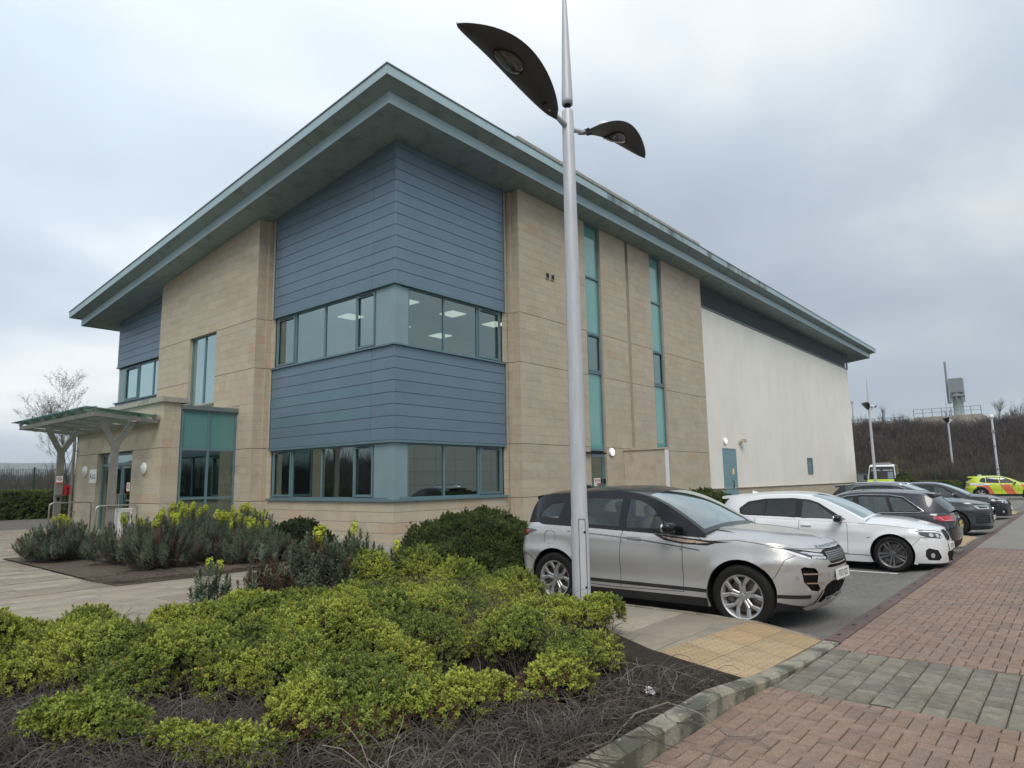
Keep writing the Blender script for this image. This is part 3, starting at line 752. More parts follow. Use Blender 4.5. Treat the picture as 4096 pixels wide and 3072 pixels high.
# ------------------------------------------------------------------ windows
def bar(g, fn, a0, a1, z0, z1, d0, d1):
    vs = [fn(a, z, d) for d in (d0, d1) for a, z in ((a0, z0), (a1, z0), (a1, z1), (a0, z1))]
    g.add(vs, [(0, 1, 2, 3), (7, 6, 5, 4), (0, 4, 5, 1), (1, 5, 6, 2), (2, 6, 7, 3), (3, 7, 4, 0)])
def frame(g, fn, a0, a1, z0, z1, w, d0, d1, wb=None):
    wb = wb or w
    bar(g, fn, a0, a0+w, z0, z1, d0, d1); bar(g, fn, a1-w, a1, z0, z1, d0, d1); bar(g, fn, a0+w, a1-w, z0, z0+wb, d0, d1); bar(g, fn, a0+w, a1-w, z1-w, z1, d0, d1)
def window(fn, a0, a1, z0, z1, lights, d=.10, gm='win_glass', parent=bld, name='window'):
    """lights: list of (a0,a1,kind) kind: fixed, open, panel"""
    g = G(); frame(g, fn, a0, a1, z0, z1, .05, d-.02, d+.05)
    for (p, q_, k) in lights[:-1]: bar(g, fn, q_-.03, q_+.03, z0+.05, z1-.05, d-.02, d+.05)
    w = part(name, g, 'teal_frame', parent)
    for p, q_, k in lights:
        if k == 'panel':
            g = G(); bar(g, fn, p+.02, q_-.02, z0+.04, z1-.04, d-.03, d); part('infill_panel', g, 'teal_panel', w); continue
        if k == 'open':
            g = G(); frame(g, fn, p+.035, q_-.035, z0+.06, z1-.06, .065, d-.045, d+.0)
            part('casement', g, 'teal_frame', w)
            g = G(); bar(g, fn, p+.2, q_-.2, z1-.10, z1-.075, d-.058, d-.046); part('trickle_vent', g, 'black', w)
        i = .1 if k == 'open' else .03
        g = G(); g.add([fn(p+i, z0+i, d+.02), fn(q_-i, z0+i, d+.02), fn(q_-i, z1-i, d+.02), fn(p+i, z1-i, d+.02)], [(0, 1, 2, 3)])
        part('pane', g, gm, w)
    return w
for z0, z1 in ((5.67, 7.44), (1.24, 2.83)):
    window(fLc, 14.92, 21.12, z0, z1, [(14.92, 15.66, 'panel'), (15.66, 16.62, 'open'), (16.62, 18.26, 'fixed'), (18.26, 19.92, 'fixed'), (19.92, 21.07, 'open')], gm='sky_glass' if z0 > 5 else 'win_glass')
    window(fRc, X0+.12, 17.12, z0, z1, [(X0+.12, 12.96, 'panel'), (12.96, 14.42, 'fixed'), (14.42, 15.95, 'fixed'), (15.95, 17.07, 'open')])
    g = G(); g.box(X0+.06, X0+.3, Y0+.06, Y0+.3, z0, z1)
    g.add([(X0+.068, Y0+.22, z0+.03), (X0+.068, Y0+.1, z0+.03), (X0+.1, Y0+.068, z0+.03), (X0+.22, Y0+.068, z0+.03), (X0+.068, Y0+.22, z1-.03), (X0+.068, Y0+.1, z1-.03), (X0+.1, Y0+.068, z1-.03), (X0+.22, Y0+.068, z1-.03)], [(0, 1, 5, 4), (1, 2, 6, 5), (2, 3, 7, 6)])
    part('corner_panel', g, 'teal_panel')
window(fLc, 29.45, 35.0, 5.67, 7.28, [(29.45, 31.2, 'fixed'), (31.2, 32.8, 'fixed'), (32.8, 34.3, 'open'), (34.3, 35.0, 'panel')], gm='mirror_glass')
window(fLp, 24.4, 26.56, 4.72, 7.47, [(24.4, 25.5, 'fixed'), (25.5, 26.56, 'fixed')], d=.14, gm='mirror_glass')
g = G(); g.box(PX-.05, PX+.14, 24.35, 26.6, 4.66, 4.72); part('window_sill', g, 'teal_frame')
# tall slot windows on the long side
for xa, xb in ((21.65, 22.75), (26.95, 28.05)):
    zz_ = [.12, 2.83, 5.86, 7.42, 9.72, 11.86]
    g = G(); frame(g, fRp, xa, xb, .12, 11.88, .06, .10, .2)
    for z in zz_[1:-1]: bar(g, fRp, xa+.06, xb-.06, z-.04, z+.04, .08, .2)
    w = part('slot_window', g, 'teal_frame')
    for k in range(5):
        if k == 0: continue
        g = G(); bar(g, fRp, xa+.06, xb-.06, zz_[k]+.04, zz_[k+1]-.04, .14, .17)
        if k == 2:
            part('pane', g, 'teal_opal_grey' if 'teal_opal_grey' in MATS else 'win_glass', w)
            g = G(); frame(g, fRp, xa+.08, xb-.06, zz_[k]+.05, zz_[k+1]-.05, .06, .07, .12); part('casement', g, 'teal_frame', w)
            g = G(); bar(g, fRp, xa+.25, xb-.2, zz_[k+1]-.09, zz_[k+1]-.07, .06, .069); part('trickle_vent', g, 'black', w)
        else: part('spandrel_pane', g, 'teal_glass', w)
g = G(); bar(g, fRp, 27.01, 27.99, .16, 2.79, .14, .17); part('spandrel_pane', g, 'teal_opal')
# note on the upper window
g = G(); bar(g, fRp, 27.06, 27.2, 6.95, 7.1, .133, .137); part('paper_note', g, 'sign_white')
# side door in the first slot
dg = G(); frame(dg, fRp, 21.7, 22.66, .1, 2.66, .10, .09, .13); dr = part('side_door', dg, 'teal_frame')
g = G(); bar(g, fRp, 21.8, 22.56, .2, 2.56, .11, .12); part('door_pane', g, 'win_glass', dr)
g = G(); bar(g, fRp, 21.05, 22.55, 2.66, 2.73, -.12, -.05); part('door_closer_rail', g, 'black', dr)
g = G(); g.tube([(22.6, PY-.0, 1.0), (22.6, PY-.09, 1.0), (22.6, PY-.09, 1.35), (22.6, PY, 1.35)], .018, 8); part('door_handle', g, 'white_paint', dr)
g = G(); bar(g, fRp, 22.58, 22.66, 1.55, 1.72, .02, .09); part('door_lock', g, 'black', dr)
def prohib(g0, fn, ca, cz, w, h, d, red=True):
    """little notice with a struck-out ring"""
    bar(g0, fn, ca-w/2, ca+w/2, cz-h/2, cz+h/2, d, d+.004)
def ringmesh(g, fn, ca, cz, r, t, d, n=18, mi=0):
    vs = [fn(ca+q*cos(2*pi*k/n), cz+q*sin(2*pi*k/n), d) for q in (r, r-t) for k in range(n)]
    g.add(vs, [(k, (k+1) % n, n+(k+1) % n, n+k) for k in range(n)], mi)
    c, s_ = cos(pi/4), sin(pi/4); q = r-t/2; h = t/2
    g.add([fn(ca-q*c-h*s_, cz+q*s_-h*c, d), fn(ca-q*c+h*s_, cz+q*s_+h*c, d), fn(ca+q*c+h*s_, cz-q*s_+h*c, d), fn(ca+q*c-h*s_, cz-q*s_-h*c, d)], [(0, 1, 2, 3)], mi)
for ca, h, redb in ((22.05, .3, 0), (22.29, .25, 1)):
    g = G(); bar(g, fRp, ca-.1, ca+.1, 1.75-h, 1.75, .098, .104); ns = part('notice', g, 'sign_white', dr)
    g = G(); ringmesh(g, fRp, ca, 1.66, .07, .016, .095, mi=0)
    if redb: bar(g, fRp, ca-.095, ca+.095, 1.505, 1.56, .093, .097)
    part('notice_symbol', g, 'sign_red', dr)
    g = G(); bar(g, fRp, ca-.04, ca+.04, 1.645, 1.675, .0935, .0945)
    for k in range(2 if not redb else 0): bar(g, fRp, ca-.07, ca+.07, 1.53-.03*k, 1.54-.03*k, .093, .097)
    part('notice_print', g, 'ink', dr)
# screen wall beside the second slot
scr = empty('screen_wall', (24.05, 14.2, 0), 'cream painted screen wall standing out from the long stone side', 'wall')
g = G(); g.box(24.05, 24.3, 12.42, PY-.01, 0, 2.84); g.obj('wall_panel', 'cream_paint', scr, sub=Vector((24.05, 14.2, 0)))
g = G(); g.box(24.0, 24.35, 12.38, PY-.01, 2.84, 2.9); g.obj('cap', 'cream_paint', scr, sub=Vector((24.05, 14.2, 0)))
g = G(); g.box(24.03, 24.32, 12.395, 12.419, 0, 2.84); g.obj('end_board', 'white_paint', scr, sub=Vector((24.05, 14.2, 0)))
g = G(); g.box(24.044, 24.049, 12.44, 12.49, 0, 2.84); g.obj('edge_bead', 'cream_paint', scr, sub=Vector((24.05, 14.2, 0)))
# round wall lights
def wlight(p, r, axis, lit, parent=bld):
    g = G(); s = -1
    pr_ = [(.001, 0), (r, 0), (r, -.05), (r*.93, -.075), (r*.82, -.085)]
    g.lathe(pr_, 24, 'x' if axis == 'x' else 'y', p); o = part('wall_light', g, 'lamp_white', parent, smooth=True)
    g = G(); g.lathe([(r*.82, -.084), (r*.7, -.105), (r*.45, -.122), (.001, -.13)], 24, 'x' if axis == 'x' else 'y', p); part('lens', g, 'lamp_lit' if lit else 'lens_off', o, smooth=True)
wlight((23.07, PY, 2.76), .17, 'y', True); wlight((35.0, 14.54, 3.62), .17, 'y', True)
wlight((PO, 23.8, 2.29), .2, 'x', False); wlight((PO, 29.15, 2.31), .2, 'x', False)
g = G(); g.box(36.95, 37.2, 14.45, 14.54, 3.55, 3.7); g.box(36.98, 37.4, 14.25, 14.42, 3.62, 3.8); part('security_sensor', g, 'cream_paint')
for xv in (19.1, 19.42):
    g = G(); bar(g, fRp, xv-.11, xv+.11, 8.98, 9.2, -.04, 0); v_ = part('wall_vent', g, 'stone')
    g = G(); bar(g, fRp, xv-.085, xv+.085, 9.005, 9.175, -.045, -.041); part('vent_grille', g, 'black', v_)
# ------------------------------------------------------------------ rendered wall and louvre
g = G(); g.box(32.35, XE, 14.62, 14.8, 1.13, 10.7); g.box(32.35, XE, 14.72, 14.8, 10.7, 11.88); part('wall_core', g, 'joint_dark')
vj = [32.36, 37.4, 44.1, 50.8, 57.6, 61.0, XE]
for a, b in zip(vj[:-1], vj[1:]):
    g = G(); z0 = 1.15
    if a < 34: g.prism([(a+.004, z0), (34.66, z0), (34.66, 3.24), (36.5, 3.24), (36.5, z0), (b-.014, z0), (b-.014, 10.62), (a+.004, 10.62)], fS(14.55), .07, 0, .004, 0, tv(.015, .004))
    else: g.prism([(a+.014, z0), (b-.014, z0), (b-.014, 10.62), (a+.014, 10.62)], fS(14.55), .07, 0, .004, 0, tv(.015, .004))
    part('render_panel', g, 'render')
g = G(); g.box(32.37, XE, 14.5, 14.58, 1.11, 1.15); part('base_trim', g, 'cream_paint')
g = G(); g.box(32.36, XE, 14.5, 14.61, 10.62, 10.7); g.box(32.36, XE, 14.70, 14.71, 10.7, 11.88); g.box(XE-.08, XE, 14.5, 14.6, 10.7, 11.88); lv = part('louvre', g, 'louvre')
for k in range(9):
    z = 10.76+k*.125; q = G(); q.add([(32.38, 14.5, z), (XE-.1, 14.5, z), (XE-.1, 14.6, z+.05), (32.38, 14.6, z+.05), (32.38, 14.5, z+.02), (XE-.1, 14.5, z+.02), (XE-.1, 14.6, z+.07), (32.38, 14.6, z+.07)], [(0, 1, 2, 3), (4, 5, 6, 7), (0, 1, 5, 4), (0, 4, 7, 3), (1, 2, 6, 5)])
    part('louvre_slat', q, 'louvre', lv)
g = G(); g.box(XE-.05, XE, 14.8, YE, 0, 11.8); g.box(X0+.1, XE, YE-.1, YE, 0, 9.5); part('rear_walls', g, 'render')
# plant room double door
g = G(); frame(g, fS(14.56), 34.68, 36.48, .06, 3.22, .06, -.03, .05); pd = part('plant_room_door', g, 'door_teal')
for a, b in ((34.75, 35.57), (35.59, 36.41)):
    g = G(); g.prism([(a, .08), (b, .08), (b, 3.15), (a, 3.15)], fS(14.54), .03, -.01, .004); part('door_leaf', g, 'door_teal', pd)
g = G(); g.tube([(35.72, 14.52, 1.15), (35.72, 14.44, 1.15), (35.72, 14.44, 1.5), (35.72, 14.52, 1.5)], .02, 8); part('door_handle', g, 'black', pd)
g = G(); g.box(35.7, 35.86, 14.52, 14.526, 1.85, 2.15); part('notice', g, 'sign_orange', pd)
g = G(); g.box(35.87, 36.02, 14.52, 14.526, 1.85, 2.15); part('notice', g, 'sign_white', pd)
g = G(); frame(g, fS(14.55), 49.0, 50.1, 1.85, 2.95, .07, -.05, 0); vg = part('vent', g, 'teal_frame')
for k in range(10): q = G(); q.add([(49.07, 14.51, 1.93+k*.096), (50.03, 14.51, 1.93+k*.096), (50.03, 14.545, 1.93+k*.096+.07), (49.07, 14.545, 1.93+k*.096+.07)], [(0, 1, 2, 3)]); part('vent_slat', q, 'teal_frame', vg)
# ------------------------------------------------------------------ glazed lobby
g = G(); frame(g, fPs, 9.98, PX-.002, .08, 4.22, .07, 0, .08); bar(g, fPs, 10.87, 10.95, .15, 4.15, 0, .08)
for z in (1.25, 2.86): bar(g, fPs, 10.05, 10.87, z, z+.08, .0, .08); bar(g, fPs, 10.95, PX-.07, z, z+.08, 0, .08)
lob = part('lobby_glazing', g, 'teal_frame')
g = G(); g.box(9.96, PX+.0, PS-.07, PS+.2, 4.22, 4.36); part('head_flashing', g, 'capping', lob)
g = G(); g.box(9.96, PX, PS-.05, PS+.1, 0.02, .08); part('threshold', g, 'teal_frame', lob)
for a, b in ((10.05, 10.87), (10.95, PX-.07)):
    for z0, z1, m in ((.15, 1.25, 'win_glass'), (1.33, 2.86, 'win_glass'), (2.94, 4.15, 'teal_opal')):
        g = G(); bar(g, fPs, a, b, z0, z1, .035, .045); part('pane', g, m, lob)
# main doors under the canopy
g = G(); frame(g, fPw, 24.94, 28.06, .12, 2.91, .09, .16, .26); bar(g, fPw, 24.94, 28.06, 2.45, 2.55, .15, .26); bar(g, fPw, 27.0, 27.1, .2, 2.45, .16, .26)
md = part('entrance_doors', g, 'teal_frame')
for a, b in ((25.05, 26.0), (26.04, 26.98)):
    g = G(); frame(g, fPw, a, b, .15, 2.43, .1, .14, .2); l_ = part('door_leaf', g, 'teal_frame', md)
    g = G(); bar(g, fPw, a+.1, b-.1, .25, 2.33, .165, .17); part('door_pane', g, 'win_glass', l_.parent)
    g = G(); bar(g, fPw, a+.1, b-.2, 2.36, 2.42, .06, .13); part('door_closer', g, 'steel', md)
g = G(); bar(g, fPw, 27.12, 27.96, .2, 2.45, .2, .21); bar(g, fPw, 25.0, 28.0, 2.56, 2.85, .19, .2); part('side_light', g, 'win_glass', md)
g = G(); g.tube([(PO+.14, 25.95, .95), (PO+.05, 25.95, .95), (PO+.05, 25.95, 1.45), (PO+.14, 25.95, 1.45)], .02, 8); part('door_handle', g, 'steel', md)
g = G(); g.tube([(PO+.14, 26.12, .95), (PO+.05, 26.12, .95), (PO+.05, 26.12, 1.45), (PO+.14, 26.12, 1.45)], .02, 8); part('door_handle', g, 'steel', md)
g = G(); bar(g, fPw, 25.35, 25.62, 1.55, 1.85, .155, .16); part('notice', g, 'sign_white', md)
g = G(); ringmesh(g, fPw, 25.485, 1.72, .09, .02, .152); part('notice_symbol', g, 'sign_red', md)
# wall sign: figure logo and two lines
g = G(); bar(g, fPw, 27.98+.05, 28.72, 1.86, 2.36, -.02, 0); sg_ = part('company_sign', g, 'sign_white')
g = G(); ff = lambda a, b, d=-.024: fPw(28.375-a, 2.1+b, d)
put_text(g, 'national', .10, lambda a, b: ff(a+.06, b+.045)); put_text(g, 'highways', .12, lambda a, b: ff(a+.06, b-.05)); part('sign_lettering', g, 'ink', sg_)
g = G(); g.add([ff(-.28, -.12), ff(-.25, -.12), ff(-.2, .0), ff(-.16, -.06), ff(-.13, -.04), ff(-.19, .08), ff(-.23, .08)], [(0, 1, 2, 6), (2, 3, 4, 5), (2, 5, 6)]); g.add([ff(-.2+.03*cos(k*pi/4), .12+.03*sin(k*pi/4)) for k in range(8)], [tuple(range(8))]); part('sign_logo', g, 'ink', sg_)
# downpipe
g = G(); g.tube([(PO+.05, 30.5, 4.2), (PO-.02, 30.48, 3.9), (PO-.12, 30.3, 3.65), (PO-.12, 30.25, 3.2), (PO-.12, 30.25, .2)], .055, 10); part('downpipe', g, 'steel_dirty')
for z in (3.1, .75): 
    q = G(); q.box(PO-.2, PO, 30.05, 30.09, z, z+.04); part('pipe_bracket', q, 'steel_dirty')
# ------------------------------------------------------------------ roof
A = (11.06, 13.5, 65.8, 36.4); Bf = (10.66, 13.1, 66.25, 36.87)
roof = part('roof', (lambda g: (g.add([(Bf[0]+.02, Bf[1]+.02, zs(Bf[1])+.74), (Bf[2], Bf[1]+.02, zs(Bf[1])+.74), (Bf[2], Bf[3], zs(Bf[3])+.74), (Bf[0]+.02, Bf[3], zs(Bf[3])+.74),
     (A[0]+.1, A[1]+.1, zs(A[1])+.08), (A[2]-.1, A[1]+.1, zs(A[1])+.08), (A[2]-.1, A[3]-.1, zs(A[3])+.08), (A[0]+.1, A[3]-.1, zs(A[3])+.08)], [(0, 1, 2, 3), (4, 7, 6, 5)]), g)[1])(G()), 'roof_membrane')
fl = part('roof_frame', (lambda g: (g.add([(A[0]+.05, A[1]+.05, zs(A[1])+.03), (A[2]-.05, A[1]+.05, zs(A[1])+.03), (A[2]-.05, A[3]-.05, zs(A[3])+.03), (A[0]+.05, A[3]-.05, zs(A[3])+.03), (A[0]+.05, A[1]+.05, zs(A[1])+.3), (A[2]-.05, A[1]+.05, zs(A[1])+.3), (A[2]-.05, A[3]-.05, zs(A[3])+.3), (A[0]+.05, A[3]-.05, zs(A[3])+.3)],
     [(0, 1, 5, 4), (1, 2, 6, 5), (2, 3, 7, 6), (3, 0, 4, 7), (0, 3, 2, 1)]), g)[1])(G()), 'clad_dark')
def quadpanel(name, m, P, n, parent=roof, th=.015, tint=None):
    """thin sheet P (4 points) thickened along n"""
    P = [Vector(p) for p in P]; n = Vector(n).normalized()*th
    g = G(); g.add(P+[p+n for p in P], [(0, 1, 2, 3), (7, 6, 5, 4), (0, 4, 5, 1), (1, 5, 6, 2), (2, 6, 7, 3), (3, 7, 4, 0)], 0, tint or tv(.025, .008)); return part(name, g, m, parent)
gp = .004
# left eave (runs along Y), joints measured from the corner
yj = [A[1], 15.35, 18.1, 20.9, 23.7, 26.5, 29.3, 32.1, 34.6, A[3]]
xj = [A[0], 14.6, 18.1, 21.6, 25.1, 28.6, 32.1, 35.6, 39.1, 42.6, 46.1, 49.6, 53.1, 56.6, 60.1, 63.1, A[2]]
FH = .33
def up_y(y): return zs(y)
for i, (a, b) in enumerate(zip(yj[:-1], yj[1:])):
    a_, b_ = a+gp, b-gp
    quadpanel('fascia_panel', 'fascia', [(A[0], a_ if i else a, zs(a)-.0), (A[0], b_, zs(b)), (A[0], b_, zs(b)+FH), (A[0], a_ if i else a, zs(a)+FH)], (1, 0, 0))
    oa = a_ if i else Bf[1]; ob_ = b_ if b != A[3] else Bf[3]
    if i == 0: q = [(A[0]+.0, a, zs(a)+FH), (A[0], b_, zs(b)+FH), (Bf[0]+.01, b_, zs(b)+.48), (Bf[0]+.01, Bf[1]+.01, zs(Bf[1])+.48)]
    else: q = [(A[0], a_, zs(a)+FH), (A[0], b_, zs(b)+FH), (Bf[0]+.01, ob_, zs(ob_)+.48), (Bf[0]+.01, a_, zs(a_)+.48)]
    quadpanel('soffit_panel', 'soffit', q, (0, 0, 1))
    quadpanel('fascia_panel', 'fascia', [(Bf[0], oa, zs(oa)+.46), (Bf[0], ob_, zs(ob_)+.46), (Bf[0], ob_, zs(ob_)+.74), (Bf[0], oa, zs(oa)+.74)], (1, 0, 0))
    xi = X0+.14
    if i == 0: q = [(A[0]+.02, A[1]+.02, zs(A[1])+.012), (A[0]+.02, b_, zs(b_)+.012), (xi, b_, zs(b_)+.012), (xi, A[1]+.02+(xi-A[0]-.02), zs(A[1]+xi-A[0])+.012)]
    else: q = [(A[0]+.02, a_, zs(a_)+.012), (A[0]+.02, b_, zs(b_)+.012), (xi, b_, zs(b_)+.012), (xi, a_, zs(a_)+.012)]
    quadpanel('soffit_panel', 'soffit', q, (0, 0, 1))
for i, (a, b) in enumerate(zip(xj[:-1], xj[1:])):
    a_, b_ = (a+gp if i else a+.016), b-gp; dirty = 3 <= i <= 7
    quadpanel('fascia_panel', 'fascia', [(a_, A[1], zs(A[1])), (b_, A[1], zs(A[1])), (b_, A[1], zs(A[1])+FH), (a_, A[1], zs(A[1])+FH)], (0, 1, 0))
    oa = a_ if i else Bf[0]+.02; ob_ = b_ if i < len(xj)-2 else Bf[2]
    quadpanel('soffit_panel', 'soffit', [(a_ if i else A[0]+.003, A[1], zs(A[1])+FH), (b_, A[1], zs(A[1])+FH), (ob_, Bf[1]+.01, zs(Bf[1])+.48), (oa if i else Bf[0]+.013, Bf[1]+.01, zs(Bf[1])+.48)], (0, 0, 1))
    quadpanel('fascia_panel', 'fascia_dirty' if dirty else 'fascia', [(oa, Bf[1], zs(Bf[1])+.46), (ob_, Bf[1], zs(Bf[1])+.46), (ob_, Bf[1], zs(Bf[1])+.74), (oa, Bf[1], zs(Bf[1])+.74)], (0, 1, 0))
    yi = Y0+.1
    if i == 0: q = [(A[0]+.026, A[1]+.02, zs(A[1])+.012), (b_, A[1]+.02, zs(A[1])+.012), (b_, yi, zs(yi)+.012), (A[0]+.026+yi-A[1]-.02, yi, zs(yi)+.012)]
    else: q = [(a_, A[1]+.02, zs(A[1])+.012), (b_, A[1]+.02, zs(A[1])+.012), (b_, yi, zs(yi)+.012), (a_, yi, zs(yi)+.012)]
    quadpanel('soffit_panel', 'soffit', q, (0, 0, 1))
quadpanel('fascia_panel', 'fascia', [(A[2], A[1], zs(A[1])), (A[2], A[3], zs(A[3])), (A[2], A[3], zs(A[3])+FH), (A[2], A[1], zs(A[1])+FH)], (-1, 0, 0))
quadpanel('fascia_panel', 'fascia', [(Bf[2], Bf[1], zs(Bf[1])+.46), (Bf[2], Bf[3], zs(Bf[3])+.46), (Bf[2], Bf[3], zs(Bf[3])+.74), (Bf[2], Bf[1], zs(Bf[1])+.74)], (-1, 0, 0))
quadpanel('soffit_panel', 'soffit', [(A[2], A[1], zs(A[1])+FH), (A[2], A[3], zs(A[3])+FH), (Bf[2], Bf[3], zs(Bf[3])+.48), (Bf[2], Bf[1], zs(Bf[1])+.48)], (0, 0, 1))
quadpanel('soffit_panel', 'soffit', [(XE-.2, A[1]+.03, zs(A[1])+.008), (A[2]-.02, A[1]+.03, zs(A[1])+.008), (A[2]-.02, A[3]-.03, zs(A[3])+.008), (XE-.2, A[3]-.03, zs(A[3])+.008)], (0, 0, 1))
quadpanel('fascia_panel', 'fascia', [(A[0], A[3], zs(A[3])), (A[2], A[3], zs(A[3])), (A[2], A[3], zs(A[3])+FH), (A[0], A[3], zs(A[3])+FH)], (0, -1, 0))
quadpanel('fascia_panel', 'fascia', [(Bf[0], Bf[3], zs(Bf[3])+.46), (Bf[2], Bf[3], zs(Bf[3])+.46), (Bf[2], Bf[3], zs(Bf[3])+.74), (Bf[0], Bf[3], zs(Bf[3])+.74)], (0, -1, 0))
quadpanel('soffit_panel', 'soffit', [(A[0], A[3], zs(A[3])+FH), (A[2], A[3], zs(A[3])+FH), (Bf[2], Bf[3], zs(Bf[3])+.48), (Bf[0], Bf[3], zs(Bf[3])+.48)], (0, 0, 1))
quadpanel('soffit_panel', 'soffit', [(A[0]+.03, YE-.3, zs(YE-.3)+.006), (XE, YE-.3, zs(YE-.3)+.006), (XE, A[3]-.02, zs(A[3])+.006), (A[0]+.03, A[3]-.02, zs(A[3])+.006)], (0, 0, 1))
g = G(); zc = .74
g.add([(Bf[0]-.025, Bf[1]-.025, zs(Bf[1])+zc), (Bf[0]+.1, Bf[1]-.025, zs(Bf[1])+zc), (Bf[0]+.1, Bf[3], zs(Bf[3])+zc), (Bf[0]-.025, Bf[3], zs(Bf[3])+zc)]+[(p[0], p[1], p[2]+.035) for p in [(Bf[0]-.025, Bf[1]-.025, zs(Bf[1])+zc), (Bf[0]+.1, Bf[1]-.025, zs(Bf[1])+zc), (Bf[0]+.1, Bf[3], zs(Bf[3])+zc), (Bf[0]-.025, Bf[3], zs(Bf[3])+zc)]],
      [(0, 3, 2, 1), (4, 5, 6, 7), (0, 1, 5, 4), (1, 2, 6, 5), (2, 3, 7, 6), (3, 0, 4, 7)])
g.box(Bf[0]+.1, Bf[2]+.02, Bf[1]-.025, Bf[1]+.1, zs(Bf[1])+zc, zs(Bf[1])+zc+.035)
part('roof_edge_trim', g, 'capping', roof)
g = G(); g.box(16.9, 31.4, 13.72, 14.0, 12.6, 13.47)
for i in range(30): g.box(16.92+i*.483, 17.36+i*.483, 13.7, 13.72, 12.76, 13.45)
part('roof_parapet', g, 'concrete', roof)
# ------------------------------------------------------------------ rooms seen through the glass
g = G()
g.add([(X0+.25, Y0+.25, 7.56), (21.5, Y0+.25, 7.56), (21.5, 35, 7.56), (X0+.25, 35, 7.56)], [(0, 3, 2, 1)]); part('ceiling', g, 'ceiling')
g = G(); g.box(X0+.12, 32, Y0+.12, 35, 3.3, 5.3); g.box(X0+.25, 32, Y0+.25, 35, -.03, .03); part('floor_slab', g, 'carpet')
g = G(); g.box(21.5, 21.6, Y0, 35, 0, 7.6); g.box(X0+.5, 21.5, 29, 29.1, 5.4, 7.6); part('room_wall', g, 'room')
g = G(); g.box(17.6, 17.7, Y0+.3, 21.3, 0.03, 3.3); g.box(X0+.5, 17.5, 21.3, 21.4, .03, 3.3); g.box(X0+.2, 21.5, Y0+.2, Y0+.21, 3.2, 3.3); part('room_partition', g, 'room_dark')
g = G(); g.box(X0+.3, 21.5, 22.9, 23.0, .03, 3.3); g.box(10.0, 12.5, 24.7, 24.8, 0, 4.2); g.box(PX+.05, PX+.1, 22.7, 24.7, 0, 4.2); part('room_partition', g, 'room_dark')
for i in range(3):
    for j in range(2):
        x, y = 13.9+i*2.2, 16.1+j*2.9
        g = G(); g.box(x, x+.66, y, y+.66, 7.53, 7.557); part('ceiling_light', g, 'ceiling_light')
for k in range(19):
    g = G(); y = 16.7+k*.083; c_, s_ = .035*cos(.9), .035*sin(.9)
    g.add([(X0+.25-s_, y-c_, 1.3), (X0+.25+s_, y+c_, 1.3), (X0+.25+s_, y+c_, 2.8), (X0+.25-s_, y-c_, 2.8)], [(0, 1, 2, 3)]); part('blind_slat', g, 'blind')
g = G(); g.box(X0+.45, X0+.5, 16.9, 18.2, .8, 1.6); part('desk_screen', g, 'black')
# lobby clutter
ac = empty('air_conditioner', (10.35, 23.3, 1.5), 'white control unit on a wire rack behind the lobby glass', 'machine')
g = G(); g.box(-.13, .13, -.1, .1, -.02, .55); g.obj('casing', 'white_paint', ac); g = G(); g.box(-.08, .08, -.112, -.101, .2, .35); g.obj('display', 'black', ac)
rk = empty('wire_rack', (10.5, 23.5, .02), 'grey wire rack behind the left lobby pane', 'rack')
g = G()
for k in range(9): g.tube([(-.42+k*.1, -.2, .0), (-.42+k*.1, -.2, 1.45)], .006, 4)
for z in (.35, .75, 1.05, 1.42): g.tube([(-.45, -.2, z), (.45, -.2, z)], .01, 4); g.tube([(-.45, .2, z), (.45, .2, z)], .01, 4); g.tube([(-.45, -.2, z), (-.45, .2, z)], .01, 4)
g.obj('wires', 'steel', rk)
wc = empty('watering_can', (11.45, 23.0, .16), 'dark watering can standing behind the right lobby pane', 'watering can')
g = G(); g.lathe([(.001, 0), (.12, 0), (.115, .26), (.1, .27), (.001, .27)], 16); g.obj('can_body', 'rubber', wc, smooth=True)
g = G(); g.tube([(.1, 0, .05), (.22, 0, .2), (.28, 0, .38)], [.025, .02, .015], 8); g.lathe([(.001, 0), (.05, .02), (.05, .05), (.001, .06)], 12, 'z', (.28, 0, .38)); g.obj('spout', 'rubber', wc)
g = G(); g.tube([(-.1, 0, .24), (-.08, 0, .36), (.02, 0, .38), (.08, 0, .27)], .012, 6); g.obj('handle', 'rubber', wc)

# ------------------------------------------------------------------ glass canopy on forked posts
CO = Vector((8.3, 26.6, .17)); can = empty('entrance_canopy', CO, 'glass canopy on two forked steel posts over the entrance', 'canopy')
def cpart(name, g, m, parent=can, **kw): return g.obj(name, m, parent, sub=CO, **kw)
zc_ = lambda x: 3.93-(x-7.5)*.075
def beam(p0, p1, w, h, name='beam', m='steel_dirty'):
    p0, p1 = Vector(p0), Vector(p1); d = (p1-p0).normalized(); s = d.cross(Vector((0, 0, 1))).normalized()*w/2; u = s.cross(d).normalized()*h/2
    vs = [p+a*s+b*u for p in (p0, p1) for a, b in ((-1, -1), (1, -1), (1, 1), (-1, 1))]
    g = G(); g.add(vs, [(0, 1, 2, 3), (7, 6, 5, 4), (0, 4, 5, 1), (1, 5, 6, 2), (2, 6, 7, 3), (3, 7, 4, 0)]); return cpart(name, g, m)
YA, YB = 22.85, 30.35
beam((7.5, YA, zc_(7.5)), (7.5, YB, zc_(7.5)), .1, .13)
beam((9.3, YA, zc_(9.3)), (9.3, YB, zc_(9.3)), .1, .13)
for y in (YA+.05, 24.3, 25.8, 27.3, 28.8, YB-.05): beam((7.5, y, zc_(7.5)), (9.38, y, zc_(9.38)), .08, .12)
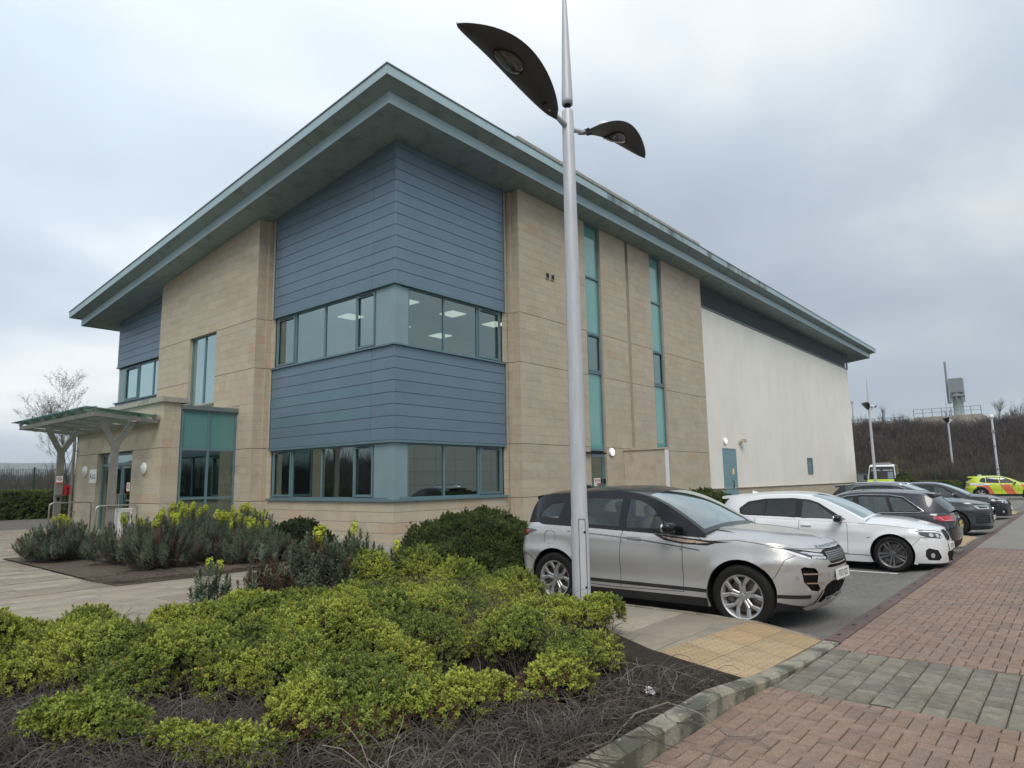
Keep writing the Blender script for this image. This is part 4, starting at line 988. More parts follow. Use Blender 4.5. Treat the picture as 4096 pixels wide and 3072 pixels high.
for i in range(5):
    a, b = YA-.12+i*1.548, YA-.12+(i+1)*1.548-.012
    g = G(); vs = [(x, y, zc_(x)+.17+d) for d in (0, .014) for x, y in ((7.2, a), (9.36, a), (9.36, b), (7.2, b))]; g.add(vs, [(3, 2, 1, 0), (4, 5, 6, 7), (0, 1, 5, 4), (1, 2, 6, 5), (2, 3, 7, 6), (3, 0, 4, 7)])
    cpart('glass_sheet', g, 'clear_glass')
for y in [YA+.08+k*1.24 for k in range(7)]:
    for x in (7.5, 9.25):
        g = G(); g.box(x-.06, x+.06, y-.09, y+.09, zc_(x)+.12, zc_(x)+.15)
        for s in (-.07, .07): g.lathe([(.001, .06), (.03, .06), (.03, .2), (.04, .2), (.04, .23), (.001, .23)], 10, 'z', (x, y+s, zc_(x)))
        cpart('glass_fixing', g, 'steel_dirty')
for y in (23.4, 28.4):
    zb = gz(8, y)-.02
    g = G(); g.box(8.19, 8.41, y-.06, y+.06, zb, 3.06); p_ = cpart('post', g, 'steel_dirty')
    for sx in (-1, 1):
        g = G(); a = Vector((8.3+sx*.02, y, 2.98)); b = Vector((8.3+sx*.47, y, zc_(8.3+sx*.5)-.07)); d = (b-a).normalized(); n_ = Vector((d.z, 0, -d.x))*.085
        pts = [a-n_*1.0, a+n_*1.0, b+n_, b-n_]
        yy = .058 if sx > 0 else .055
        g.add([p+Vector((0, q, 0)) for q in (-yy, yy) for p in pts], [(0, 1, 2, 3), (7, 6, 5, 4), (0, 4, 5, 1), (1, 5, 6, 2), (2, 6, 7, 3), (3, 7, 4, 0)]); cpart('fork_arm', g, 'steel_dirty')
# notices and boxes on the far post
def thing1(name, g, m, loc, label, cat, group=None):
    r = empty(name, loc, label, cat, group); return r
q = empty('smoking_notice', (8.3, 28.33, 2.0), 'small no smoking notice on the far canopy post', 'notice')
g = G(); g.box(-.1, .1, -.004, 0, -.1, .12); g.obj('sign_plate', 'sign_white', q); g = G(); ringmesh(g, lambda a, b, d: (a, -.006+d*0, b), 0, .02, .075, .018, 0); g.box(-.09, .09, -.006, -.0045, -.16, -.105); g.obj('sign_symbol', 'sign_red', q)
g = G(); g.box(-.05, .03, -.006, -.005, .01, .03); g.obj('sign_cigarette', 'black', q)
q = empty('ash_bin', (8.3, 28.33, 1.62), 'grey metal cigarette bin fixed to the far canopy post', 'ash bin')
g = G(); g.box(-.13, .1, -.07, -.0, -.17, .17); g.obj('bin_body', 'steel_dirty', q); g = G(); g.box(-.05, .05, -.01, 0, -.38, -.25); g.obj('drop_slot', 'black', q); g = G(); g.box(-.03, .0, -.075, -.0705, .08, .1); g.box(-.03, .0, -.075, -.0705, -.06, -.045); g.obj('keyholes', 'black', q)
q = empty('fire_point', (8.56, 28.4, 1.62), 'red box with a black key hook beside the far canopy post', 'box')
g = G(); g.box(-.14, .11, -.06, .04, -.18, .17); g.obj('box_body', 'red_box', q); g = G(); g.tube([(0, -.08, .1), (.03, -.08, -.05), (0, -.08, -.2), (0, -.08, -.42)], .018, 6); g.obj('strap', 'black', q)
# handrails and litter bin
for (x0, x1, y, lab) in ((8.0, 9.32, 28.15, 'tubular steel handrail by the far canopy post'), (7.85, 9.05, 23.3, 'tubular steel handrail by the near canopy post')):
    r = empty('handrail', (x0, y, gz(x0, y)), lab, 'handrail', 'handrails under the canopy'); zt = .98; g = G()
    g.tube([(0, 0, -.02), (0, 0, zt-.14), (.02, 0, zt-.06), (.07, 0, zt-.015), (.15, 0, zt), (x1-x0-.15, 0, zt), (x1-x0-.07, 0, zt-.015), (x1-x0-.02, 0, zt-.06), (x1-x0, 0, zt-.14), (x1-x0, 0, -.02)], .026, 10); g.obj('rail', 'steel', r, smooth=True)
lb = empty('litter_bin', (8.75, 23.6, gz(8.7, 23.6)), 'white litter bin behind the near handrail', 'litter bin')
g = G(); g.box(-.2, .2, -.17, .17, 0, .82); g.obj('bin_body', 'white_paint', lb); g = G(); g.box(-.21, .21, -.18, .18, .82, .87); g.obj('lid', 'white_paint', lb); g = G(); g.box(-.13, .13, -.185, -.17, .5, .76); g.obj('flap', 'steel', lb)
# ================================================================== vehicles
def paint(name, col, metal=.0, rough=.32, coat=1., var=.02): return mat(name, col, rough, metal, var=var, scale=2, coat=coat)
paint('paint_silver', (.50, .487, .48), .5, .36); paint('paint_white_car', (.72, .73, .74), 0, .3); paint('paint_black', (.006, .0065, .008), 0, .22, .15)
paint('paint_navy', (.022, .025, .036), .4, .3); paint('paint_grey', (.055, .062, .075), .5, .32); paint('paint_dark', (.028, .028, .034), .4, .3)
mat('fluo_yellow', (.50, .62, .03), .4, var=.03, coat=.5); mat('fluo_orange', (.62, .13, .055), .4, var=.03, coat=.5); mat('vinyl_white', (.7, .7, .7), .4)
mat('trim_black', (.025, .025, .026), .55, var=.1); mat('chrome', (.75, .75, .75), .12, 1.); mat('alloy', (.50, .50, .51), .32, .75); mat('alloy_dark', (.17, .17, .175), .35, .7)
mat('tyre', (.013, .0125, .012), .8, var=.15, scale=8, bump=.15, bscale=30); mat('disc', (.25, .22, .2), .4, .8); mat('interior', (.06, .06, .062), .85); mat('seat_light', (.33, .31, .28), .8)
mat('lamp_red', (.45, .012, .018), .15, coat=1.); mat('lamp_clear', (.55, .57, .6), .12, .3, coat=1.); mat('lamp_dark', (.05, .05, .055), .15, coat=1.); mat('lamp_drl', (.85, .87, .9), .25, coat=1.)
mat('plate_white', (.72, .72, .68), .5); mat('plate_yellow', (.62, .50, .12), .5); mat('copper', (.50, .36, .28), .35, .6); mat('shadow_gap', (.006, .006, .006), .9)
glassmat('car_glass', (.42, .48, .46), .0, 1.52, (.95, 1, 1), 1.2, .05); glassmat('privacy_glass', (.03, .033, .036), 0, 1.52, (.95, 1, 1), 1.4); glassmat('screen_glass', (.50, .58, .56), 0, 1.52, (.93, 1, 1), 2.0, .14)
def arc(cx_, cz_, r, a0, a1, n): return [(cx_+r*cos(a0+(a1-a0)*k/n), cz_+r*sin(a0+(a1-a0)*k/n)) for k in range(n+1)]
def make_wheel(R, RR, w, style, m1='alloy', m2='alloy_dark'):
    """wheel centred on the origin, outer face towards +Y; returns list of (name, mesh)"""
    g = G(); h = w/2
    g.lathe([(RR, -h*.9), (RR+.02, -h), (R-.03, -h), (R-.008, -h*.82), (R, -h*.6), (R, h*.6), (R-.008, h*.82), (R-.03, h), (R-.055, h*1.02), (RR+.02, h*.99), (RR+.002, h*.9), (RR-.012, h*.8)], 40, 'y')
    ty = mesh('wheel', g.v, g.f, 'tyre', True)
    g = G(); g.lathe([(RR-.018, -h*.9), (RR-.035, -h*.4), (RR-.03, h*.55), (RR-.012, h*.84), (RR+.004, h*.92), (RR+.006, h*.86)], 40, 'y', mi=0)
    def bar_(p0, p1, w0, w1, y0, y1, dp=.03, mi=0):
        a, b = Vector((p0[0], 0, p0[1])), Vector((p1[0], 0, p1[1])); d = (b-a).normalized(); n_ = Vector((-d.z, 0, d.x)); vs = []
        for P, ww, yy in ((a, w0, y0), (b, w1, y1)):
            vs += [P-n_*ww+Vector((0, yy-dp, 0)), P-n_*ww+Vector((0, yy-.006, 0)), P-n_*ww*.6+Vector((0, yy, 0)), P+n_*ww*.6+Vector((0, yy, 0)), P+n_*ww+Vector((0, yy-.006, 0)), P+n_*ww+Vector((0, yy-dp, 0))]
        g.add(vs, [(k, k+1, 7+k, 6+k) for k in range(5)]+[(0, 1, 2, 3, 4, 5), (11, 10, 9, 8, 7, 6)], mi)
    yo = h*.86; yi = h*.62; pol = lambda r, a: (r*cos(a), r*sin(a))
    for k in range(5):
        a = pi/2+2*pi*k/5
        if style == 'split':
            b_ = .30
            for s in (-1, 1):
                m_ = pol(RR*.56, a+s*.16); bar_(pol(.045, a+s*.34), m_, .019, .018, yi, yi+.012); bar_(m_, pol(RR-.006, a+s*.36), .018, .028, yi+.012, yo)
            bar_(pol(RR*.6, a-.27), pol(RR*.6, a+.27), .0, .0, yi, yi) if False else None
        elif style == 'double':
            for s in (-1, 1): bar_(pol(.05, a+s*.26), pol(RR-.006, a+s*.17), .013, .017, yi, yo, mi=0)
        elif style == 'blade':
            bar_(pol(.03, a), pol(RR-.01, a+.02), .03, .052, yi, yo, mi=0)
            bar_(pol(.05, a+.62), pol(RR-.02, a+.62), .02, .05, yi-.012, yo-.02, mi=1)
        else:
            bar_(pol(.03, a), pol(RR-.006, a), .034, .028, yi, yo)
    g.lathe([(.001, yi+.004), (.028, yi+.002), (.062, yi-.006), (.07, yi-.04)], 20, 'y')
    for k in range(5):
        c = pol(.048, pi/2+pi/5+2*pi*k/5); g.lathe([(.009, yi-.01), (.009, yi+.006), (.001, yi+.008)], 8, 'y', (c[0], 0, c[1]), 1)
    rim = mesh('rim', g.v, g.f, [m1, m2], False, g.mi)
    g = G(); g.lathe([(.001, yi-.05), (.06, yi-.05), (.06, yi-.075), (RR*.78, yi-.075), (RR*.78, yi-.095), (.001, yi-.095)], 28, 'y'); g.box(RR*.5, RR*.8, yi-.1, yi-.05, -.07, .07)
    dk = mesh('brake_disc', g.v, g.f, 'disc')
    g = G(); g.lathe([(.001, -h*.3), (RR-.03, -h*.3)], 28, 'y'); bk = mesh('wheel_back', g.v, g.f, 'black')
    return ty, rim, dk, bk

class Car:
    def __init__(s, P):
        s.P = P; s.hw = P['hw']; s.xf = P['xf']; s.xr = P['xr']; s.xn = P['nose']; s.xt = P['tail']
        s.nf, s.nr = P.get('nf', 2.6), P.get('nr', 3.0)
        s.Tf = s.table(s.xn[0][1]-s.xf if False else max(q[1] for q in s.xn)-s.xf, s.hw, s.nf); s.Tr = s.table(s.xr-min(q[1] for q in s.xt), s.hw, s.nr)
        s.umax = s.xf+s.Tf[1]; s.umin = s.xr-s.Tr[1]; s.wx = P['wb']/2
    def table(s, a, b, n):
        pts = []; N_ = 200
        for k in range(N_+1):
            t = pi/2*k/N_; pts.append((a*sin(t)**(2/n), b*cos(t)**(2/n) if k < N_ else 0))
        L_ = [0]
        for p, q in zip(pts[:-1], pts[1:]): L_.append(L_[-1]+hypot(q[0]-p[0], q[1]-p[1]))
        return [pi/2*k/N_ for k in range(N_+1)], L_[-1], L_
    def theta(s, T, d):
        L_ = T[2]; lo, hi = 0, len(L_)-1; d = min(max(d, 0), T[1])
        while hi-lo > 1:
            m = (lo+hi)//2
            if L_[m] <= d: lo = m
            else: hi = m
        t = (d-L_[lo])/((L_[hi]-L_[lo]) or 1); return T[0][lo]*(1-t)+T[0][hi]*t
    def zt(s, u): return cv(s.P['belt'], u)
    def W(s, x, z):
        P = s.P; y = s.hw*cv(P['plan'], x)
        lo = P.get('lo', .25); y -= .05*max(0, (.42-z)/.25)**1.5 if z < .42 else 0
        top = s.zt(x); d = top-z
        y -= P.get('tuck', .035)*max(0, 1-max(d, 0)/.38)**2
        if d < .05: y -= .028*((.05-max(d, 0))/.05)**2
        y -= P.get('hollow', .014)*exp(-((z-.50)/.12)**2)*(1 if abs(x) < s.wx-.4 else max(0, 1-(abs(x)-s.wx+.4)/.25))
        for c in P.get('crease', ()):        # (x0,z0,x1,z1,height)
            if c[0] < x < c[2]:
                zc = c[1]+(c[3]-c[1])*(x-c[0])/(c[2]-c[0]); q = z-zc; e_ = min(1, (x-c[0])/.3, (c[2]-x)/.3); y += c[4]*e_*exp(-(q/.045)**2) if q < 0 else c[4]*e_*exp(-(q/.02)**2)
        for sx in (-1, 1):
            r = hypot(x-sx*s.wx, z-P['R'])-P['arch']
            if r > -.05: y += P.get('flare', .018)*exp(-max(r, 0)/.05*max(r, 0)/.05)*(1 if z > .3 else max(0, (z-.15)/.15))
        return y
    def M(s, u, z, off=0., side=1):
        if u > s.xf:
            th = s.theta(s.Tf, u-s.xf); a = cv(s.xn, z)-s.xf; b = s.W(s.xf, z); x = s.xf+a*sin(th)**(2/s.nf); y = b*max(cos(th), 0)**(2/s.nf)
        elif u < s.xr:
            th = s.theta(s.Tr, s.xr-u); a = s.xr-cv(s.xt, z); b = s.W(s.xr, z); x = s.xr-a*sin(th)**(2/s.nr); y = b*max(cos(th), 0)**(2/s.nr)
        else: x, y = u, s.W(u, z)
        if off:
            e = .004; p = Vector((x, y, z)); q = Vector(s.M(u+e, z)); q2 = Vector(s.M(u-e, z)); r = Vector(s.M(u, z+e)); r2 = Vector(s.M(u, z-e))
            n_ = (q2-q).cross(r-r2)
            if n_.length > 1e-12: n_.normalize(); x, y, z = p+n_*off
            if u > s.umax-.003 or u < s.umin+.003: y = 0
        return (x, y*side, z)
    def Gs(s, x, z, off=0., side=1):
        """glasshouse side"""
        d = z-s.zt(x); xx = min(max(x, s.P['gh'][0][0]), s.P['gh'][-1][0])
        y = s.hw*cv(s.P['plan'], x)-s.P.get('ghin', .055)-s.P.get('tumble', .30)*d-.12*d*d+off; t = s.P.get('ght', (-1.45, .6, .26)); y -= t[2]*max(0, (t[0]-x)/t[1])**2.2; return (x, y*side, z)
    def surf(s, region, layers, step, fmap, mirror=True, default=None):
        """triangulate a region of the unwrapped shell; layers: list of (name, polygon, material, groove, offset). returns dict name->G per side"""
        pts = []; edges = []; polys = []
        def addp(P, closed=True):
            b = len(pts); Q = []
            for i in range(len(P) if closed else len(P)-1):
                p, q = P[i], P[(i+1) % len(P)]; n_ = max(1, int(hypot(q[0]-p[0], q[1]-p[1])/step))
                for k in range(n_): Q.append((p[0]+(q[0]-p[0])*k/n_, p[1]+(q[1]-p[1])*k/n_))
            pts.extend(Q); edges.extend((b+i, b+(i+1) % len(Q)) for i in range(len(Q)))
        addp(region); G_ = []
        for (nm, P, m, gr, of) in layers:
            if gr: po, pi_ = offset_poly(P, gr/2), offset_poly(P, -gr/2); addp(po); addp(pi_); G_.append((nm, po, pi_, m, of))
            else: addp(P); G_.append((nm, P, P, m, of))
        x0 = min(p[0] for p in region); x1 = max(p[0] for p in region); z0 = min(p[1] for p in region); z1 = max(p[1] for p in region)
        x = x0+step*.5; r = 0
        while x < x1:
            z = z0+step*.5*(1+r % 2)
            while z < z1:
                if inpoly(x, z, region): pts.append((x, z))
                z += step
            x += step*.87; r += 1
        V, E_, F, *_r = delaunay_2d_cdt([Vector(p) for p in pts], edges, [], 0, 1e-5)
        res = {}
        for f in F:
            cx_ = sum(V[i].x for i in f)/len(f); cz_ = sum(V[i].y for i in f)/len(f)
            if not inpoly(cx_, cz_, region): continue
            tgt = default
            for (nm, po, pi_, m, of) in G_:
                if inpoly(cx_, cz_, po):
                    tgt = (nm, m, of) if inpoly(cx_, cz_, pi_) else None
            if tgt is None or tgt[0] is None: continue
            res.setdefault(tgt[0], []).append((f, tgt[1], tgt[2]))
        outp = {}
        for nm, fl_ in res.items():
            mats = []; 
            for _, m, _o in fl_:
                if m not in mats: mats.append(m)
            for side in ((1, -1) if mirror else (1,)):
                idx = {}; vs = []; fs = []; mi = []
                for f, m, of in fl_:
                    ff_ = []
                    for i in f:
                        if (i, of) not in idx: idx[(i, of)] = len(vs); vs.append(fmap(V[i].x, V[i].y, of, side))
                        ff_.append(idx[(i, of)])
                    fs.append(tuple(ff_[::-1]) if side > 0 else tuple(ff_)); mi.append(mats.index(m))
                outp[(nm, side)] = (vs, fs, mats, mi)
        return outp
MERGE = {'body_shell', 'front_bumper', 'rear_bumper', 'grille', 'lower_grille', 'sill_trim', 'lower_trim', 'grille_frame', 'bonnet_nose'}
MERGE -= {'sill_trim'}
def emit(parent, res, loc0=None):
    done = set()
    for (nm, side), (vs, fs, mats, mi) in res.items():
        if nm in MERGE:
            if nm in done: continue
            done.add(nm); a = res[(nm, 1)]; b = res.get((nm, -1))
            vs = list(a[0]); fs = list(a[1]); mi = list(a[3])
            if b: o_ = len(vs); vs += b[0]; fs += [tuple(i+o_ for i in f) for f in b[1]]; mi += b[3]
            me = mesh(nm, vs, fs, mats, True, mi)
            bm = bmesh.new(); bm.from_mesh(me); bmesh.ops.remove_doubles(bm, verts=bm.verts, dist=.0008); bmesh.ops.recalc_face_normals(bm, faces=bm.faces); bm.to_mesh(me); bm.free()
        else: me = mesh(nm, vs, fs, mats, True, mi)
        ob(nm, me, parent)
def make_car(P, name, label, cat, loc, rz, group=None, scale=1.):
    c = Car(P); r = empty(name, (loc[0], loc[1], loc[2]-.065), label, cat, group, rz=rz); r.scale = (scale,)*3
    R, ar, wx = P['R'], P['arch'], c.wx; zb = P['sill']
    # lower outline in (u,z) with arches
    def base(u): return cv(P['bottom'], u)
    reg = []
    n_ = 40; us = [c.umin+(c.umax-c.umin)*k/80 for k in range(81)]
    a_in = math.asin(max(-1, min(1, (zb-R)/ar)))
    def arch_pts(sx):
        pts_ = arc(sx*wx, R, ar, pi-a_in if False else pi+(-a_in), a_in, 26); return pts_
    seq = []
    aL, aR_ = arch_pts(-1), arch_pts(1)
    seq += [(u, base(u)) for u in us if u < aL[0][0]-.03]
    seq += aL+[(u, base(u)) for u in us if aL[-1][0]+.03 < u < aR_[0][0]-.03]+aR_+[(u, base(u)) for u in us if u > aR_[-1][0]+.03]
    top = [(u, c.zt(u)) for u in reversed(us)]
    reg = seq+top
    step = P.get('step', .055)
    res = c.surf(reg, P['layers'](c), step, lambda u, z, of, sd: c.M(u, z, of, sd), default=('body_shell', P['paint'], 0.))
    emit(r, res)
    # dark inner shell behind the gaps
    inn = []; fi = []; iz = 8
    U = us
    for sd in (1, -1):
        b0 = len(inn)
        for u in U:
            lo_ = base(u)+.01
            for sx in (-1, 1):
                if abs(u-sx*wx) < ar+.01: lo_ = max(lo_, R+sqrt(max((ar+.01)**2-(u-sx*wx)**2, 0)))
            hi_ = c.zt(u)-.02
            for k in range(iz+1): inn.append(c.M(u, lo_+(hi_-lo_)*k/iz, -.035, sd))
        fi += [(b0+i*(iz+1)+k, b0+(i+1)*(iz+1)+k, b0+(i+1)*(iz+1)+k+1, b0+i*(iz+1)+k+1) for i in range(len(U)-1) for k in range(iz)]
    ob('inner_shell', mesh('inner_shell', inn, fi, 'shadow_gap'), r)
    # arch lips and liners, floor
    g = G(); lip = G()
    for sx in (-1, 1):
        for sd in (-1, 1):
            A_ = arc(sx*wx, R, ar, pi-a_in*1 if False else pi-a_in, a_in, 26)
            o_ = [Vector(c.M(a, z, 0, sd)) for a, z in A_]
            i1 = [Vector((p.x, p.y-sd*.03, p.z)) for p in o_]; i2 = [Vector((p.x+(sx*wx-p.x)*-.04, sd*.25, p.z+.03)) for p in o_]
            m_ = len(o_)
            lip.add(o_+i1, [(k, k+1, m_+k+1, m_+k) for k in range(m_-1)])
            g.add(i1+i2, [(k, k+1, m_+k+1, m_+k) for k in range(m_-1)]); g.add(i2+[Vector((sx*wx, sd*.25, R))], [(k, k+1, m_) for k in range(m_-1)])
    lip.obj('arch_lip', P.get('lip', P['paint']), r, sub=Vector((0, 0, 0)), smooth=True)
    g.obj('wheel_arch_liner', 'shadow_gap', r, sub=Vector((0, 0, 0)))
    g = G()
    hwf = c.hw-.12
    g.box(-wx+ar+.02, wx-ar-.02, -hwf, hwf, zb+.0, zb+.05); g.box(c.umin+.75, -wx-ar*.8, -hwf*.75, hwf*.75, zb+.05, zb+.12) if P['xr'] < -wx-ar else None
    g.box(-wx-ar, wx+ar, -.5, .5, zb+.03, zb+.1); g.box(wx, cv(c.xn, .35)-.25, -hwf*.7, hwf*.7, zb+.02, zb+.05); g.box(cv(c.xt, .4)+.25, -wx, -hwf*.7, hwf*.7, zb+.06, zb+.1)
    g.obj('underbody', 'shadow_gap', r, sub=Vector((0, 0, 0)))
    # bonnet and tail deck: rows across the car between the shell edges
    def deck(u0, u1, n_, crown, nm, m, gap=0.):
        vs = []; T_ = [-1+2*k/14 for k in range(15)]
        for k in range(n_+1):
            u = u0+(u1-u0)*k/n_; p = c.M(u, c.zt(u)); cr_ = crown(u)
            for t in T_: vs.append((p[0], p[1]*t*(1-gap), p[2]+cr_*(1-abs(t)**2.4)+P.get('powerdome', 0)*exp(-((abs(t)-.55)/.12)**2)*(1 if u < c.xf else max(0, 1-(u-c.xf)/.4))*min(1, cr_/.04)))
        fs = [(i*15+k, i*15+k+1, (i+1)*15+k+1, (i+1)*15+k) for i in range(n_) for k in range(14)]
        me = mesh(nm, vs, fs, m, True); bm = bmesh.new(); bm.from_mesh(me); bmesh.ops.recalc_face_normals(bm, faces=bm.faces); 
        if sum(f.normal.z for f in bm.faces) < 0: bmesh.ops.reverse_faces(bm, faces=bm.faces)
        bm.to_mesh(me); bm.free(); return ob(nm, me, r)
    xc = P['cowl']; cb = P['crown']
    deck(xc-.12, c.umax-.0005, 44, lambda u: cv(cb, u), 'bonnet', P['paint'])
    # glasshouse edge curve
    gh = P['gh']; ex = []
    for i in range(len(gh)-1):
        k_ = 7 if i else 10
        for q in range(k_): ex.append((gh[i], gh[i+1], q/k_))
    # smooth Catmull-Rom through gh points
    def crm(i, t):
        p = [gh[max(i-1, 0)], gh[i], gh[min(i+1, len(gh)-1)], gh[min(i+2, len(gh)-1)]]
        f = lambda a, b, c_, d: .5*((2*b)+(-a+c_)*t+(2*a-5*b+4*c_-d)*t*t+(-a+3*b-3*c_+d)*t**3)
        return f(*(q[0] for q in p)), f(*(q[1] for q in p))
    E_ = []; seg = []
    for i in range(len(gh)-1):
        for q in range(8): E_.append(crm(i, q/8)); seg.append(i)
    E_.append(gh[-1]); rows = []; T_ = [-1, -.985, -.96, -.93, -.9]+[-.8+.2*k for k in range(9)]+[.9, .93, .96, .985, 1]
    nE = len(E_); NT = len(T_); vs = []
    for i, (x, z) in enumerate(E_):
        a = E_[max(i-1, 0)]; b = E_[min(i+1, nE-1)]; tx, tz = b[0]-a[0], b[1]-a[1]; l_ = hypot(tx, tz); nx, nz_ = tz/l_, -tx/l_
        if gh[0][0] > gh[-1][0]: nx, nz_ = -nx, -nz_
        if nz_ < 0: nx, nz_ = -nx, -nz_
        bl_ = cv(P['bulge'], x); y = c.Gs(x, z)[1]
        for t in T_: q = bl_*(1-abs(t)**2.2)+.012*(1-abs(t)**12); vs.append((x+nx*q, y*t, z+nz_*q))
    ws0, ws1 = P['ws_rows']; rw0, rw1 = P['rw_rows']; body = []; scr = []; rwn = []
    for i in range(nE-1):
        for k in range(NT-1):
            f = (i*NT+k, i*NT+k+1, (i+1)*NT+k+1, (i+1)*NT+k)
            inner = abs(T_[k]+T_[k+1])/2 < P.get('wst', .93)
            if ws0 <= i < ws1 and inner: scr.append(f)
            elif rw0 <= i < rw1 and inner: rwn.append(f)
            else: body.append(f)
    def sub(nm, fs, m, off=0):
        used = sorted({i for f in fs for i in f}); mp_ = {o_: k for k, o_ in enumerate(used)}
        me = mesh(nm, [vs[i] for i in used], [tuple(mp_[i] for i in f) for f in fs], m, True); bm = bmesh.new(); bm.from_mesh(me); bmesh.ops.recalc_face_normals(bm, faces=bm.faces)
        if sum(f.normal.z*f.calc_area() for f in bm.faces) < 0: bmesh.ops.reverse_faces(bm, faces=bm.faces)
        bm.to_mesh(me); bm.free(); return ob(nm, me, r)
    if body: sub('roof', body, P.get('roof_mat', P['paint']))
    if scr: sub('windscreen', scr, 'screen_glass')
    if rwn: sub('rear_window', rwn, P.get('rear_glass', 'privacy_glass'))
    # glasshouse sides with window openings
    Ec = [p for p in E_]
    Rg = [(x, c.zt(x)-.02) for x in [gh[-1][0]+(gh[0][0]-gh[-1][0])*k/30 for k in range(31)]]
    if Rg[0][0] < Rg[-1][0]: poly = Rg+Ec
    else: poly = Rg+Ec[::-1]
    Rg = poly; wl = P['windows']
    lay = [l for l in P.get('gh_layers', [])]+[('side_window', w_[0], w_[1], 0, 0) for w_ in wl]
    lay = [(nm, Pp, m, gr, of) for nm, Pp, m, gr, of in lay]
    res = c.surf(Rg, lay, .06, lambda u, z, of, sd: c.Gs(u, z, of, sd), default=('pillar_panel', P.get('gh_mat', P['paint']), 0.))
    # every window its own object
    ws_ = {k: v for k, v in res.items() if k[0] == 'side_window'}
    for k in ws_: del res[k]
    for (nm, side), (v_, f_, ms_, mi_) in ws_.items():
        for (wp, wm, *x_) in wl:
            fs = [f for f in f_ if inpoly(sum(v_[i][0] for i in f)/len(f), sum(v_[i][2] for i in f)/len(f), wp)]
            used = sorted({i for f in fs for i in f}); mp_ = {o_: k for k, o_ in enumerate(used)}
            if fs: ob('side_window', mesh('side_window', [(v_[i][0], v_[i][1]-side*.006, v_[i][2]) for i in used], [tuple(mp_[i] for i in f) for f in fs], wm, True), r)
    emit(r, res)
    # window trim
    if P.get('chrome_line'):
        for sd in (1, -1):
            g = G(); g.tube([c.Gs(x, z, .006, sd) for x, z in P['chrome_line']], .008, 6); g.obj('window_trim', P.get('chrome_mat', 'chrome'), r, sub=Vector((0, 0, 0)), smooth=True)
    # wheels
    ms = make_wheel(R, P['RR'], P.get('tw', .225), P['rim'], *P.get('rim_m', ('alloy', 'alloy_dark')))
    for sx in (-1, 1):
        for sd in (-1, 1):
            yy = c.W(sx*wx, R+ar)-P.get('tw', .225)/2-.012
            w_ = ob('wheel', ms[0], r, loc=(sx*wx, sd*yy, R), rot=(0, P.get('spin', .3)*sx, 0 if sd > 0 else pi))
            for m_, nm in zip(ms[1:], ('rim', 'brake_disc', 'wheel_back')): ob(nm, m_, w_)
    # interior
    g = G(); zf_ = zb+.12; bl_ = c.zt(0)
    for x, dz in ((.25, 0), (-.65, .02)):
        for y in (-.36, .36):
            g.sell((x, y, bl_-.52+dz), (.26, .24, .11), .5); R_ = Matrix.Rotation(-.28, 3, 'Y'); g.sell((x-.27, y, bl_-.18+dz), (.09, .23, .34), .5, R=R_); g.sell((x-.35, y, bl_+.21+dz), (.055, .12, .09), .6, R=R_)
    g.obj('seats', P.get('seat', 'interior'), r, smooth=True, sub=Vector((0, 0, 0)))
    g = G(); g.sell((xc-.42, 0, bl_-.13), (.26, c.hw-.22, .13), .35); g.obj('dashboard', 'interior', r, sub=Vector((0, 0, 0)), smooth=True)
    g = G(); ring = [Vector((xc-.72, -.36+.18*cos(t), bl_-.06+.17*sin(t))) for t in [2*pi*k/18 for k in range(19)]]; g.tube(ring, .014, 6, cap=False); g.obj('steering_wheel', 'interior', r, sub=Vector((0, 0, 0)))
    # mirrors
    mx_, mz_ = P['mirror']
    for sd in (-1, 1):
        y = c.hw*cv(P['plan'], mx_)
        g = G(); g.sell((mx_, sd*(y+.10), mz_), (.075, .115, .068), .72, 16, 10, R=Matrix.Rotation(sd*.12, 3, 'Z')); g.box(mx_-.03, mx_+.03, sd*(y-.06), sd*(y+.06), mz_-.075, mz_-.045)
        o_ = g.obj('door_mirror', P.get('mirror_mat', 'paint_black'), r, smooth=True, sub=Vector((0, 0, 0)))
        g = G(); g.sell((mx_-.055, sd*(y+.11), mz_), (.025, .1, .055), .6); g.obj('mirror_glass', 'chrome', o_, sub=Vector((0, 0, 0)), smooth=True)
    # wipers, cowl
    g = G(); y = c.hw-.25
    for s in (-1, .1): g.tube([(xc-.06, s*y*.9, c.zt(xc)+.045), (xc-.13, s*y*.9+.3, c.zt(xc)+.075), (xc-.17, s*y*.9+.62, c.zt(xc)+.095)], .009, 5)
    g.obj('wipers', 'trim_black', r, sub=Vector((0, 0, 0)))
    P['extras'](c, r)
    return r, c
def strip_on(c, g, pts, w, off, side, fm=None, mi=0):
    """ribbon along (u,z) points lying on the shell"""
    f_ = fm or c.M; vs = []
    for i, (u, z) in enumerate(pts):
        a = pts[max(i-1, 0)]; b = pts[min(i+1, len(pts)-1)]; dx, dz = b[0]-a[0], b[1]-a[1]; l_ = hypot(dx, dz) or 1; nx, nz_ = -dz/l_*w/2, dx/l_*w/2
        for s_ in (1, -1): vs.append(f_(u+nx*s_, z+nz_*s_, off, side))
    fs = [(2*i, 2*i+1, 2*i+3, 2*i+2) for i in range(len(pts)-1)]; g.add(vs, fs, mi)
def patch(c, name, poly, off, m, r, sides=(1, -1), step=.03, fm=None, th=0):
    for sd in sides:
        x0 = min(p[0] for p in poly); res = c.surf(poly, [], step, lambda u, z, of, s_: (fm or c.M)(u, z, off, s_*sd), mirror=False, default=(name, m, 0))
        for k, (v_, f_, ms_, mi_) in res.items():
            me = mesh(name, v_, f_ if sd > 0 else [tuple(reversed(f)) for f in f_], m, True); ob(name, me, r)
